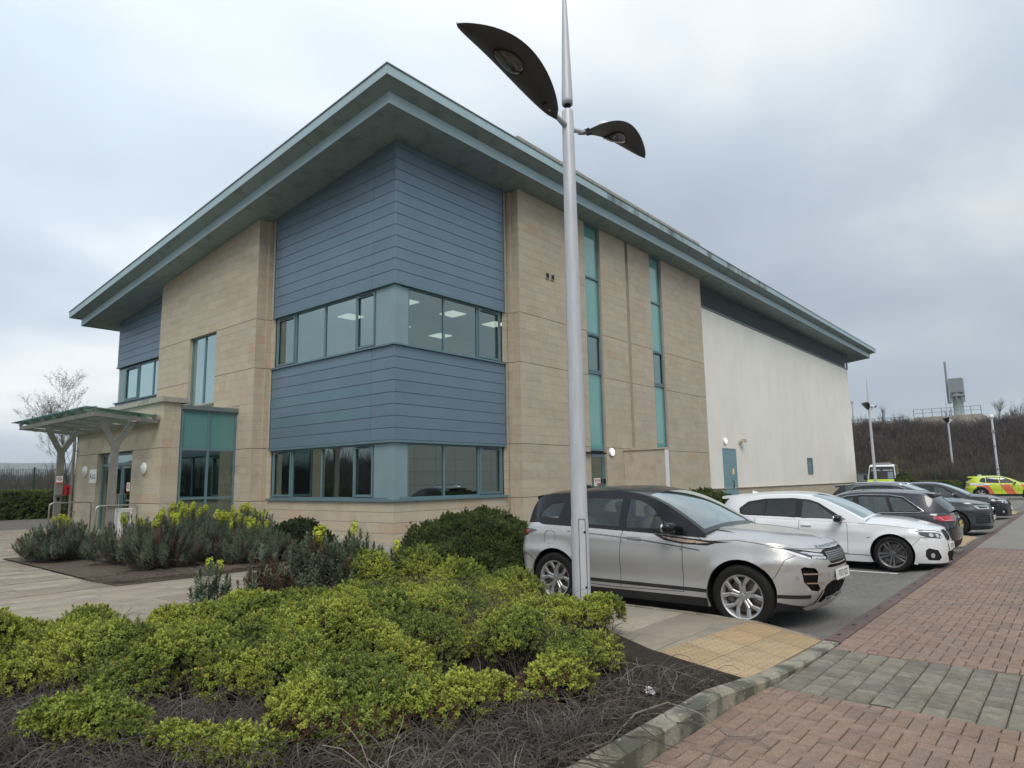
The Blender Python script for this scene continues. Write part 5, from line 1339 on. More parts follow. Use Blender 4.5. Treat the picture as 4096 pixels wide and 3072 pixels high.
def lerp_pts(P, n): 
    o = []
    for a, b in zip(P[:-1], P[1:]):
        for k in range(n): o.append((a[0]+(b[0]-a[0])*k/n, a[1]+(b[1]-a[1])*k/n))
    return o+[P[-1]]
def spoiler(r, x0, x1, hw, z0, z1, th, m):
    g = G(); n_ = 12; vs = []
    for k in range(n_+1):
        y = -hw+2*hw*k/n_; q = 1-(abs(y)/hw)**4; zz = .02*q
        vs += [(x0, y*.98, z0+zz+.01), (x1+.05*(1-q), y, z1+zz), (x1+.05*(1-q)+.01, y, z1-th+zz), (x0, y*.98, z0-th-.01+zz)]
    fs = [(4*k+j, 4*k+(j+1) % 4, 4*k+4+(j+1) % 4, 4*k+4+j) for k in range(n_) for j in range(4)]+[(0, 1, 2, 3), tuple(4*n_+j for j in (3, 2, 1, 0))]
    g.add(vs, fs); g.obj('spoiler', m, r, sub=Vector((0, 0, 0)), smooth=False)
def plate(r, text, x, z, tilt, front=True, m='plate_white', w=.52):
    s = 1 if front else -1; g = G(); nx = Vector((cos(tilt)*s, 0, sin(tilt))); up = Vector((-sin(tilt)*s, 0, cos(tilt))); rt = Vector((0, s*1., 0)); o_ = Vector((x, 0, z))
    P_ = [o_+rt*a*w/2+up*b*.056 for a, b in ((-1, -1), (1, -1), (1, 1), (-1, 1))]; g.add(P_+[p+nx*.012 for p in P_], [(0, 1, 5, 4), (1, 2, 6, 5), (2, 3, 7, 6), (3, 0, 4, 7), (4, 5, 6, 7)]); q = g.obj('number_plate', m, r, sub=Vector((0, 0, 0)))
    g = G(); put_text(g, text, .102, lambda a, b: o_+rt*(a+.01)+up*b+nx*.0135, sx=.86); g.obj('plate_lettering', 'black', q, sub=Vector((0, 0, 0)))

# ------------------------------------------------------------------ silver crossover with black roof (front right of the picture)
def ev_layers(c):
    L_ = []; u = c.umax; R, ar, wx = c.P['R'], c.P['arch'], c.wx
    L_.append(('front_bumper', [(wx+ar-.03, .62), (1.86, .80), (2.05, .865), (u+.1, .86), (u+.1, .1), (1.2, .1), (wx+.2, .4)], 'paint_silver', .006, 0))
    L_.append(('rear_bumper', [(-wx-ar+.03, .62), (-1.86, .70), (c.umin-.1, .70), (c.umin-.1, .1), (-wx-.2, .1), (-wx-.2, .45)], 'paint_silver', .006, 0))
    L_.append(('front_door', [(.60, c.zt(.6)+.1), (.625, .9), (.62, .36), (-.27, .335), (-.27, .8), (-.22, c.zt(-.2)+.1)], 'paint_silver', .007, 0))
    L_.append(('rear_door', [(-.27, .335), (-.27, .8), (-.22, c.zt(-.2)+.1), (-1.12, c.zt(-1.1)+.1), (-1.02, .95), (-.93, .8)]+[(-.93-.0, .55), (-.84, .345)], 'paint_silver', .007, 0))
    L_.append(('bonnet_side', [(.66, c.zt(.66)+.05), (.9, c.zt(.9)-.07), (1.3, 1.0), (1.75, .955), (2.1, .915), (u-.36, .90), (u+.1, .885), (u+.1, 1.2), (.66, 1.3)], 'paint_silver', .006, 0))
    # black lower cladding band
    L_.append(('sill_trim', [(-wx+ar-.01, .20), (-wx+ar-.02, .31), (wx-ar+.01, .31), (wx-ar+.0, .1), (-wx+ar, .1)], 'trim_black', .0, 0))
    L_.append(('lower_trim', [(wx+ar-.03, .10), (wx+ar-.01, .335), (1.98, .30), (2.2, .27), (u-.5, .245), (u+.1, .24), (u+.1, .1)], 'trim_black', .0, 0))
    L_.append(('skid_plate', [(2.12, .262), (2.3, .30), (u-.48, .44), (u-.40, .44), (u-.34, .33), (u+.1, .33), (u+.1, .225), (u-.6, .225)], 'paint_silver', .0, .012))
    L_.append(('lower_trim', [(-wx-ar+.02, .10), (-wx-ar+.02, .38), (c.umin-.1, .42), (c.umin-.1, .1)], 'trim_black', .0, 0))
    # lamps, grille, intakes
    L_.append(('headlight', [(1.66, .945), (1.80, .925), (2.02, .875), (2.16, .815), (u-.40, .785), (u-.37, .80), (u-.42, .85), (2.10, .872+.03), (1.9, .925)], 'lamp_dark', .008, -.004))
    L_.append(('grille_frame', [(u-.44, .865), (u-.36, .775), (u-.30, .735), (u+.1, .735), (u+.1, .895), (u-.36, .89)], 'trim_black', .005, -.004))
    L_.append(('grille', [(u-.405, .862), (u-.345, .785), (u-.285, .755), (u+.1, .755), (u+.1, .878), (u-.36, .876)], 'shadow_gap', .0, -.012))
    L_.append(('side_intake', [(2.03, .70), (2.08, .72), (2.22, .70), (2.26, .66), (2.25, .54), (2.32, .47), (2.30, .44), (2.18, .46), (2.06, .56)], 'shadow_gap', .004, -.03))
    L_.append(('lower_grille', [(u-.52, .32), (u-.42, .50), (u-.30, .54), (u+.1, .54), (u+.1, .36), (u-.35, .355), (u-.44, .31)], 'shadow_gap', .0, -.02))
    L_.append(('upper_slot', [(u-.42, .70), (u-.36, .725), (u+.1, .715), (u+.1, .69), (u-.34, .69)], 'shadow_gap', .0, -.01))
    L_.append(('tail_light', [(-1.66, 1.02), (-1.78, 1.035), (c.umin+.5, 1.03), (c.umin+.1, 1.03), (c.umin+.1, .975), (c.umin+.5, .96), (-1.93, .935), (-1.82, .985)], 'lamp_dark', .006, .0))
    return L_
def ev_extras(c, r):
    u = c.umax
    for sd in (1, -1):
        # door handles: flush outline
        for x in (-.15, -1.0):
            g = G(); P_ = [(x, .985), (x+.19, .975), (x+.20, .955), (x+.19, .94), (x+.005, .95), (x-.005, .97), (x, .985)]; strip_on(c, g, lerp_pts(P_, 2), .005, .002, sd); g.obj('door_handle', 'shadow_gap', r, sub=Vector((0, 0, 0)))
        g = G(); strip_on(c, g, lerp_pts([(-1.12, 1.025), (-.5, .995), (.1, .95), (.62, .895), (.85, .865)], 8), .014, .002, sd); g.obj('waist_line', 'trim_black' if 0 else 'alloy_dark', r, sub=Vector((0, 0, 0)))
        g = G(); strip_on(c, g, lerp_pts([(-.92, .405), (.93, .395)], 20), .042, .003, sd); g.obj('side_strip', 'trim_black', r, sub=Vector((0, 0, 0)))
        g = G(); strip_on(c, g, lerp_pts([(1.77, .40), (2.2, .385)], 10), .04, .003, sd); g.obj('side_strip', 'trim_black', r, sub=Vector((0, 0, 0)))
        patch(c, 'fender_blade', [(.22, 1.035), (.35, 1.03), (.95, .985), (1.23, .975), (1.05, .955), (.95, .925), (.6, .935), (.38, .965)], .003, 'trim_black', r, (sd,))
        patch(c, 'fender_blade_inlay', [(.34, 1.012), (.45, 1.005), (.92, .965), (.98, .955), (.82, .945), (.6, .955), (.45, .975)], .006, 'copper', r, (sd,))
        # headlight inner parts
        patch(c, 'running_light', [(1.70, .937), (1.92, .906), (2.05, .865), (2.19, .815), (2.19, .802), (2.03, .84), (1.90, .890), (1.74, .922)], .002, 'lamp_drl', r, (sd,), .02)
        patch(c, 'lamp_lens', [(2.20, .806), (u-.405, .79), (u-.40, .815), (2.22, .832)], .002, 'lamp_clear', r, (sd,), .02)
        patch(c, 'lamp_lens', [(2.06, .882), (2.2, .845), (u-.43, .825), (u-.44, .848), (2.12, .885)], .001, 'lamp_clear', r, (sd,), .02)
        g = G(); strip_on(c, g, lerp_pts([(2.05, .645), (2.34, .635)], 8), .014, .012, sd); g.obj('intake_bar', 'copper', r, sub=Vector((0, 0, 0)))
        g = G(); strip_on(c, g, lerp_pts([(2.09, .545), (2.38, .53)], 8), .014, .012, sd); g.obj('intake_bar', 'copper', r, sub=Vector((0, 0, 0)))
        g = G()
        for (a, z) in ((2.45, .62), (1.98, .60)):
            strip_on(c, g, [(a+.018*cos(t), z+.018*sin(t)) for t in [2*pi*k/12 for k in range(13)]], .004, .001, sd)
        g.obj('parking_sensor', 'alloy_dark', r, sub=Vector((0, 0, 0)))
        g = G(); cx_, cz_ = -1.42, .93; strip_on(c, g, [(cx_+.095*(abs(cos(t))**.6)*math.copysign(1, cos(t)), cz_+.09*(abs(sin(t))**.6)*math.copysign(1, sin(t))) for t in [2*pi*k/24 for k in range(25)]], .005, .001, sd)
        if sd < 0: g.obj('fuel_flap', 'shadow_gap', r, sub=Vector((0, 0, 0)))
        patch(c, 'tail_light_lens', [(-1.80, 1.018), (c.umin+.5, 1.015), (c.umin+.5, .985), (-1.92, .965)], .003, 'lamp_red', r, (sd,), .03)
        # bonnet vent
        g = G(); b = []
        for (a, y) in ((.70, .60), (.98, .64), (1.22, .66), (1.02, .60), (.78, .57)):
            z = c.zt(a)+cv(c.P['crown'], a)*(1-(y/c.M(a, c.zt(a))[1])**2.4)+.006; b.append((a, y*sd, z))
        g.add(b, [(0, 1, 2, 3, 4)]); g.obj('bonnet_vent', 'trim_black', r, sub=Vector((0, 0, 0)))
        # grille mesh
        g = G()
        for k in range(5):
            z = .768+k*.023; strip_on(c, g, [(u-.36+.36*q/24, z+.008*(1 if q % 2 else -1)) for q in range(25) if u-.36+.36*q/24 > u-.385+(.862-z)*0], .009, -.002, sd)
        g.obj('grille_mesh', 'alloy', r, sub=Vector((0, 0, 0)))
    # bonnet lettering
    g = G()
    tv_, tf_ = text_mesh('RANGE ROVER', .062, 2.1)
    def bon(a, b):
        uu = u-.015-abs(a)*.0; y = a; z0 = .925+b*.95
        # find surface point on the nose just below the bonnet edge
        lo_, hi_ = c.xf, c.umax
        for _ in range(24):
            m_ = (lo_+hi_)/2
            if abs(c.M(m_, z0)[1]) > abs(y): lo_ = m_
            else: hi_ = m_
        p = c.M(lo_, z0); return (p[0]+.006, y, p[2]+.002)
    g.add([bon(a, b*.62) for a, b in tv_], tf_); g.obj('bonnet_lettering', 'alloy_dark', r, sub=Vector((0, 0, 0)))
    plate(r, 'FX71 RZS', cv(c.xn, .60)+.004, .60, .06)
    plate(r, 'FX71 RZS', cv(c.xt, .8)-.0, .8, 0.1, False, 'plate_yellow')
    spoiler(r, -1.5, -1.93, .60, 1.55, 1.50, .05, 'paint_black')
    g = G(); g.sell((-1.35, 0, 1.625), (.08, .03, .035), .9); g.obj('antenna', 'paint_black', r, smooth=True, sub=Vector((0, 0, 0)))
EV = dict(hw=.955, wb=2.69, R=.362, RR=.248, arch=.425, tw=.24, sill=.215, xf=1.50, xr=-1.55, nf=2.35, nr=3.2, rim='split', spin=.0, seat='seat_light', cowl=.86,
    nose=[(.2, 1.98), (.26, 2.06), (.36, 2.13), (.5, 2.185), (.62, 2.21), (.76, 2.20), (.88, 2.15), (.95, 2.07)], tail=[(.2, -1.98), (.35, -2.10), (.5, -2.15), (.75, -2.17), (.95, -2.13), (1.15, -2.04)],
    belt=[(-3.1, 1.08), (-2.3, 1.10), (-1.9, 1.125), (-1.5, 1.135), (-1, 1.12), (0, 1.08), (.6, 1.055), (.9, 1.045), (1.3, 1.02), (1.7, .985), (2.1, .955), (2.5, .93), (3.1, .925)],
    bottom=[(-3.1, .36), (-2.3, .30), (-1.8, .27), (-1.4, .215), (1.4, .205), (1.8, .215), (2.2, .225), (3.1, .22)], crown=[(.5, .085), (1.2, .085), (1.7, .07), (2.2, .035), (2.6, .012), (3.0, .0)], powerdome=.012,
    plan=[(-2.2, .94), (-1.4, .985), (-.3, .985), (.5, .985), (1.35, .985), (1.6, .965)], crease=[(-1.9, 1.02, 1.0, .93, .010)], flare=.022, hollow=.02, tuck=.05,
    gh=[(.93, 1.06), (.72, 1.20), (.36, 1.405), (.05, 1.52), (-.3, 1.575), (-.8, 1.575), (-1.3, 1.545), (-1.66, 1.505), (-1.85, 1.38), (-2.03, 1.12)], bulge=[(-2.1, .05), (-1.6, .05), (-.3, .055), (.2, .05), (.6, .06), (1.0, .07)],
    ws_rows=(3, 23), rw_rows=(58, 69), roof_mat='paint_black', gh_mat='paint_black', ghin=.045, tumble=.28, mirror=(.52, 1.13), lip='paint_silver', layers=ev_layers, extras=ev_extras, paint='paint_silver', bottom_=0,
    windows=[([(.50, 1.10), (.14, 1.385), (-.02, 1.455), (-.175, 1.475), (-.195, 1.105)], 'car_glass'), ([(-.30, 1.11), (-.285, 1.48), (-.8, 1.485), (-.96, 1.475), (-1.06, 1.15)], 'car_glass'), ([(-1.30, 1.20), (-1.22, 1.42), (-1.45, 1.40), (-1.62, 1.29), (-1.66, 1.22)], 'car_glass')])
RZN = -pi/2
ev, EVC = make_car(EV, 'parked_crossover', 'silver crossover with black roof and copper trim, nearest the drive', 'car', (8.96, 4.60, 0), RZN, scale=1.015)
# ------------------------------------------------------------------ the other cars
def ell(cx_, cz_, a, b, n=20): return [(cx_+a*cos(2*pi*k/n), cz_+b*sin(2*pi*k/n)) for k in range(n)]
def std_layers(c, D):
    """door, bumper, lamp outlines shared by the hatchbacks; D gives the changes"""
    L_ = []; u = c.umax; v = c.umin; R, ar, wx = c.P['R'], c.P['arch'], c.wx; pm = c.P['paint']
    L_.append(('front_bumper', [(wx+ar-.02, .50), (wx+ar+.12, .62), (u-.55, .66), (u-.40, .70), (u+.1, .70), (u+.1, .05), (wx+.1, .05), (wx+.2, .4)], pm, .006, 0))
    L_.append(('rear_bumper', [(-wx-ar+.02, .50), (-wx-ar-.1, .62), (v+.5, .64), (v-.1, .62), (v-.1, .05), (-wx-.1, .05), (-wx-.2, .4)], pm, .006, 0))
    fx, bx, rx, rb = D['doors']
    L_.append(('front_door', [(fx-.06, c.zt(fx)+.1), (fx, .8), (fx-.02, .30), (bx, .28), (bx, .8), (bx+.03, c.zt(bx)+.1)], pm, .007, 0))
    L_.append(('rear_door', [(bx, .28), (bx, .8), (bx+.03, c.zt(bx)+.1), (rx, c.zt(rx)+.1), (rx+.08, .78), (rb, .60), (rb+.05, .29)], pm, .007, 0))
    L_.append(('bonnet_side', [(fx+.05, c.zt(fx)+.05), (fx+.2, c.zt(fx+.2)-.03)]+[(x, c.zt(x)-.035) for x in (fx+.6, fx+.9, u-.7, u-.45)]+[(u-.3, c.zt(u)-.04), (u+.1, c.zt(u)-.04), (u+.1, 1.3), (fx, 1.3)], pm, .006, 0))
    L_ += D['extra'](c, u, v); return L_
def handles(c, r, xs, z, m, sds=(1, -1)):
    for sd in sds:
        for x in xs:
            p = c.M(x, z, .022, sd); g = G(); g.sell(p, (.11, .014, .017), .6, 12, 6); g.obj('door_handle', m, r, smooth=True, sub=Vector((0, 0, 0)))
# --- white hatchback
def h1_extra(c, u, v):
    return [('headlight', [(u-.98, .735), (u-.80, .755), (u-.52, .735), (u-.42, .70), (u-.41, .64), (u-.50, .60), (u-.78, .625), (u-.90, .67)], 'lamp_dark', .007, -.003),
      ('grille', [(u-.34, .70), (u-.30, .735), (u-.12, .735), (u-.06, .70), (u-.05, .62), (u-.10, .565), (u-.27, .56), (u-.33, .62)], 'trim_black', .006, -.012),
      ('fog_recess', [(u-.86, .40), (u-.80, .44), (u-.62, .40), (u-.54, .27), (u-.60, .22), (u-.82, .235), (u-.87, .30)], 'trim_black', .004, -.02),
      ('lower_grille', [(u-.33, .32), (u-.30, .36), (u+.1, .36), (u+.1, .17), (u-.22, .17)], 'shadow_gap', .004, -.02),
      ('lower_trim', [(u-1.0, .175), (u-.5, .165), (u-.25, .16), (u+.1, .155), (u+.1, .0), (u-1.0, .0)], 'paint_black', 0, .014),
      ('tail_light', [(v+.62, .86), (v+.80, .80), (v+.76, .72), (v+.60, .69), (v+.1, .70), (v+.1, .86)], 'lamp_red', .006, .004)]
def h1_extras(c, r):
    u = c.umax
    for sd in (1, -1):
        patch(c, 'running_light', [(u-.95, .728), (u-.80, .745), (u-.53, .726), (u-.43, .695), (u-.425, .675), (u-.54, .705), (u-.80, .722)], .002, 'lamp_drl', r, (sd,), .02)
        patch(c, 'running_light', [(u-.455, .70), (u-.425, .685), (u-.42, .645), (u-.50, .612), (u-.66, .618), (u-.66, .628), (u-.51, .626), (u-.44, .652)], .002, 'lamp_drl', r, (sd,), .02)
        patch(c, 'lamp_lens', ell(u-.70, .665, .05, .032, 12), .002, 'lamp_clear', r, (sd,), .02); patch(c, 'lamp_lens', ell(u-.56, .655, .045, .03, 12), .002, 'lamp_clear', r, (sd,), .02)
        patch(c, 'fog_lamp', ell(u-.74, .31, .04, .045, 14), .004, 'lamp_clear', r, (sd,), .02)
        g = G(); strip_on(c, g, lerp_pts([(u-.335, .70), (u-.30, .735), (u-.12, .737), (u-.055, .70), (u-.05, .62), (u-.10, .562), (u-.27, .558), (u-.335, .62), (u-.335, .70)], 2), .012, .006, sd); g.obj('grille_surround', 'paint_black', r, sub=Vector((0, 0, 0)))
        g = G(); strip_on(c, g, lerp_pts([(-1.3, .30), (1.0, .28)], 16), .01, .003, sd); g.obj('sill_line', 'shadow_gap', r, sub=Vector((0, 0, 0)))
        g = G(); cx_, cz_ = -1.55, .80; strip_on(c, g, [(cx_+.085*cos(t), cz_+.085*sin(t)) for t in [2*pi*k/22 for k in range(23)]], .005, .001, sd)
        if sd < 0: g.obj('fuel_flap', 'shadow_gap', r, sub=Vector((0, 0, 0)))
        patch(c, 'side_badge', [(.92, .60), (1.0, .615), (1.0, .60)], .003, 'alloy_dark', r, (sd,), .02)
    handles(c, r, (-.12, -1.02), .79, c.P.get('handle', c.P['paint']))
    plate(r, c.P.get('reg', 'K26 LDA'), cv(c.xn, .46)+.003, .45, .05); plate(r, c.P.get('reg', 'K26 LDA'), cv(c.xt, .6), .6, .05, False, 'plate_yellow')
    spoiler(r, -1.55, -1.98, .56, 1.36, 1.325, .04, c.P['paint'])
    g = G(); x = -1.35; g.add([(x+.13, .0, 1.385), (x-.10, .035, 1.375), (x-.10, -.035, 1.375), (x-.11, 0, 1.455)], [(0, 1, 3), (0, 3, 2), (1, 2, 3)]); g.obj('shark_fin_antenna', c.P['paint'], r, sub=Vector((0, 0, 0)))
    p = Vector((cv(c.xn, .62)+.004, 0, .665)); g = G(); g.lathe([(.001, .006), (.036, .004), (.04, 0)], 20, 'x', (cv(c.xn, .66)+.004, 0, .755)); g.obj('round_badge', 'paint_navy', r, sub=Vector((0, 0, 0)))
H1 = dict(hw=.885, wb=2.69, R=.318, RR=.232, arch=.365, tw=.225, sill=.16, xf=1.42, xr=-1.5, nf=2.45, nr=3.0, rim='double', rim_m=('alloy_dark', 'alloy_dark'), spin=.5, cowl=.86, tuck=.04,
    nose=[(.1, 2.12), (.2, 2.14), (.35, 2.16), (.5, 2.155), (.62, 2.14), (.72, 2.09), (.8, 2.0)], tail=[(.1, -2.0), (.3, -2.1), (.5, -2.15), (.7, -2.14), (.9, -2.08), (1.0, -2.03)],
    belt=[(-2.9, .93), (-2.1, .945), (-1.5, .955), (-.8, .93), (0, .90), (.7, .885), (1.0, .88), (1.4, .855), (1.8, .81), (2.2, .765), (2.8, .745)],
    bottom=[(-3, .26), (-2.2, .20), (-1.6, .16), (1.6, .15), (2.2, .145), (3, .14)], crown=[(.5, .085), (1.2, .085), (1.7, .065), (2.2, .03), (2.6, .008), (2.9, 0)], powerdome=.01,
    plan=[(-2.2, .93), (-1.4, .985), (0, .985), (.8, .985), (1.4, .98)], crease=[(-1.9, .83, 1.1, .70, .014)], flare=.022, hollow=.016,
    gh=[(.93, .90), (.66, 1.05), (.26, 1.24), (-.05, 1.335), (-.4, 1.375), (-.9, 1.375), (-1.4, 1.34), (-1.72, 1.29), (-1.9, 1.12), (-2.02, .95)], bulge=[(-2.1, .05), (-1.6, .05), (-.3, .05), (.2, .045), (.6, .06), (1.0, .07)],
    ws_rows=(2, 24), rw_rows=(57, 69), ghin=.05, tumble=.36, mirror=(.50, .94), paint='paint_white_car', extras=h1_extras,
    layers=lambda c: std_layers(c, dict(doors=(.62, -.27, -1.2, -.93), extra=h1_extra)),
    gh_layers=[('pillar_trim', [(.60, .915), (.10, 1.225), (-.08, 1.285), (-.4, 1.315), (-.95, 1.30), (-1.30, 1.24), (-1.48, 1.10), (-1.46, .99), (-1.36, .965)], 'trim_black', 0, .0)],
    windows=[([(.44, .935), (.06, 1.205), (-.12, 1.255), (-.21, 1.265), (-.22, .925)], 'car_glass'), ([(-.34, .93), (-.33, 1.285), (-.9, 1.275), (-.94, .975)], 'privacy_glass'), ([(-.98, .98), (-.945, 1.27), (-1.26, 1.21), (-1.43, 1.09), (-1.42, 1.0)], 'privacy_glass')])
# rear glass window glass of the white car is dark
h1, H1C = make_car(H1, 'parked_hatchback', 'white hatchback with dark twin spoke wheels, nose to the drive', 'car', (15.05, 4.20, 0), RZN, group=None, scale=1.01)
# --- dark hatchback, same body
H1b = dict(H1); H1b.update(paint='paint_navy', lip='paint_navy', rim_m=('alloy', 'alloy_dark'), reg='YG65 TNV', mirror_mat='paint_navy')
h2, _ = make_car(H1b, 'parked_hatchback', 'dark navy hatchback, farthest car of the parking row', 'car', (32.55, 4.45, 0), RZN, group=None, scale=1.01)
# --- black hatchback estate parked tail out
def a3_extra(c, u, v):
    return [('headlight', [(u-.95, .74), (u-.5, .73), (u-.42, .68), (u-.5, .63), (u-.85, .67)], 'lamp_dark', .007, 0),
      ('grille', [(u-.30, .70), (u+.1, .70), (u+.1, .36), (u-.22, .36)], 'trim_black', .006, -.01),
      ('tail_light', [(v+1.02, .885), (v+.55, .895), (v+.40, .875), (v+.38, .82), (v+.46, .77), (v+.86, .775), (v+.94, .80)], 'lamp_red', .006, .004),
      ('lower_trim', [(v+.85, .34), (v+.5, .36), (v-.1, .36), (v-.1, .0), (v+.95, .0)], 'trim_black', 0, .006),
      ('tailgate', [(v+.47, 1.2), (v+.47, .65), (v+.40, .50), (v-.1, .50), (v-.1, 1.2)], c.P['paint'], .006, 0)]
def a3_extras(c, r):
    v = c.umin
    for sd in (1, -1):
        g = G(); strip_on(c, g, lerp_pts([(-1.9, .84), (-.6, .825), (.9, .80)], 14), .008, .002, sd); g.obj('waist_line', 'shadow_gap', r, sub=Vector((0, 0, 0)))
        g = G(); strip_on(c, g, lerp_pts([(v+.90, .865), (v+.80, .795), (v+.50, .795)], 5), .008, .007, sd); g.obj('lamp_strip', 'lamp_clear', r, sub=Vector((0, 0, 0)))
        if 'roof_rail' in c.P: g = G(); g.tube([(x, sd*(abs(c.Gs(x, z)[1])-.01), z+.03) for x, z in c.P['roof_rail']], .016, 6); g.obj('roof_rail', 'chrome', r, smooth=True, sub=Vector((0, 0, 0)))
    handles(c, r, (-.1, -.98), .78, c.P['paint'])
    plate(r, c.P['reg'], cv(c.xt, .62)-.002, .70, .08, False, 'plate_yellow', .4); plate(r, c.P['reg'], cv(c.xn, .45)+.004, .45, .05)
    spoiler(r, -1.42, -1.82, .54, 1.375, 1.34, .05, c.P['paint'])
    g = G(); g.box(cv(c.xt, .95)-.02, cv(c.xt, .95)+.06, -.03, .03, .97, 1.02); g.obj('wiper_motor', 'trim_black', r, sub=Vector((0, 0, 0)))
    g = G()
    for k in range(4): g.tube([(cv(c.xt, .84)-.004, -.09+.06*k+.038*cos(t), .84+.038*sin(t)) for t in [2*pi*q/16 for q in range(17)]], .005, 4, cap=False)
    g.obj('four_ring_badge', 'chrome', r, sub=Vector((0, 0, 0)))
A3 = dict(H1); A3.update(hw=.893, wb=2.636, R=.318, arch=.36, paint='paint_dark', lip='paint_dark', rim='plain', rim_m=('alloy', 'alloy_dark'), layers=lambda c: std_layers(c, dict(doors=(.62, -.25, -1.08, -.90), extra=a3_extra)), extras=a3_extras, reg='LS17 OWK',
    gh=[(.93, .91), (.66, 1.05), (.26, 1.25), (-.05, 1.345), (-.4, 1.38), (-.9, 1.38), (-1.35, 1.355), (-1.62, 1.32), (-1.84, 1.15), (-2.04, .95)], gh_layers=[('pillar_trim', [(.60, .925), (.10, 1.23), (-.08, 1.295), (-.4, 1.32), (-.95, 1.315), (-1.22, 1.27), (-1.58, .985), (-1.5, .965)], 'trim_black', 0, 0)],
    windows=[([(.44, .945), (.06, 1.215), (-.12, 1.265), (-.20, 1.275), (-.21, .94)], 'car_glass'), ([(-.33, .94), (-.32, 1.295), (-.86, 1.29), (-.95, .96)], 'car_glass'), ([(-1.03, .97), (-.93, 1.285), (-1.18, 1.255), (-1.52, .985)], 'car_glass')], rear_glass='car_glass',
    chrome_line=lerp_pts([(.60, .92), (.10, 1.235), (-.08, 1.30), (-.4, 1.328), (-.95, 1.322), (-1.22, 1.278), (-1.60, .985), (-1.5, .955), (-.3, .925), (.60, .91)], 4), mirror_mat='paint_dark')
a3, _ = make_car(A3, 'parked_estate_car', 'black estate car parked tail out, chrome line round its windows', 'car', (17.65, 4.30, 0), -RZN, scale=1.0)
# --- grey crossover with roof rails
def q3_extra(c, u, v):
    return [('headlight', [(u-.98, .875), (u-.40, .865), (u-.39, .80), (u-.44, .755), (u-.86, .765), (u-.92, .82)], 'lamp_clear', .007, 0),
      ('grille', [(u-.34, .85), (u-.28, .885), (u+.1, .885), (u+.1, .34), (u-.20, .34), (u-.31, .50)], 'trim_black', .006, -.01),
      ('side_intake', [(u-.92, .58), (u-.48, .60), (u-.42, .38), (u-.95, .38)], 'trim_black', .004, -.015),
      ('lower_trim', [(c.wx+.2, .30), (u+.1, .28), (u+.1, 0), (c.wx+.2, 0)], 'trim_black', 0, .006),
      ('sill_trim', [(-c.wx+.3, .10), (-c.wx+.3, .33), (c.wx-.3, .33), (c.wx-.3, .1)], 'trim_black', 0, .002),
      ('tail_light', [(v+.7, .93), (v+.3, .93), (v+.3, .80), (v+.6, .80)], 'lamp_red', .006, 0)]
def q3_extras(c, r):
    u = c.umax
    for sd in (1, -1):
        patch(c, 'lamp_lens', [(u-.86, .85), (u-.50, .84), (u-.50, .785), (u-.80, .79)], .003, 'lamp_dark', r, (sd,), .03)
        g = G(); strip_on(c, g, lerp_pts([(u, .895), (u-.28, .893), (u-.345, .855), (u-.315, .50), (u-.205, .33), (u, .33)], 5), .018, .008, sd); g.obj('grille_surround', 'chrome', r, sub=Vector((0, 0, 0)))
        for k in range(6):
            g = G(); strip_on(c, g, lerp_pts([(u, .38+k*.082), (u-.285+.04*(k < 2), .38+k*.082)], 5), .014, .0, sd); g.obj('grille_slat', 'alloy', r, sub=Vector((0, 0, 0)))
        for k in range(4):
            g = G(); strip_on(c, g, lerp_pts([(u-.90, .42+k*.045), (u-.48, .42+k*.045)], 5), .008, -.004, sd); g.obj('intake_slat', 'alloy_dark', r, sub=Vector((0, 0, 0)))
        g = G(); ar = c.P['arch']
        for sx in (-1, 1): strip_on(c, g, arc(sx*c.wx, c.P['R'], ar+.03, pi+.1, -.1, 24), .055, .004, sd)
        g.obj('arch_trim', 'paint_grey', r, sub=Vector((0, 0, 0)), smooth=True)
        g = G(); g.tube([(x, sd*(abs(c.Gs(x, z)[1])-.01), z+dz) for x, z, dz in ((.12, 1.42, .0), (-.05, 1.455, .045), (-.6, 1.49, .05), (-1.2, 1.475, .05), (-1.5, 1.43, .0))], .017, 8); g.obj('roof_rail', 'chrome', r, smooth=True, sub=Vector((0, 0, 0)))
    handles(c, r, (-.1, -.98), .86, c.P['paint']); plate(r, 'GL16 DXU', cv(c.xn, .52)+.012, .52, .0); spoiler(r, -1.55, -1.92, .58, 1.46, 1.44, .05, c.P['paint'])
    g = G()
    for k in range(4): g.tube([(cv(c.xn, .78)+.014, -.09+.06*k+.038*cos(t), .76+.038*sin(t)) for t in [2*pi*q/16 for q in range(17)]], .006, 4, cap=False)
    g.obj('four_ring_badge', 'chrome', r, sub=Vector((0, 0, 0)))
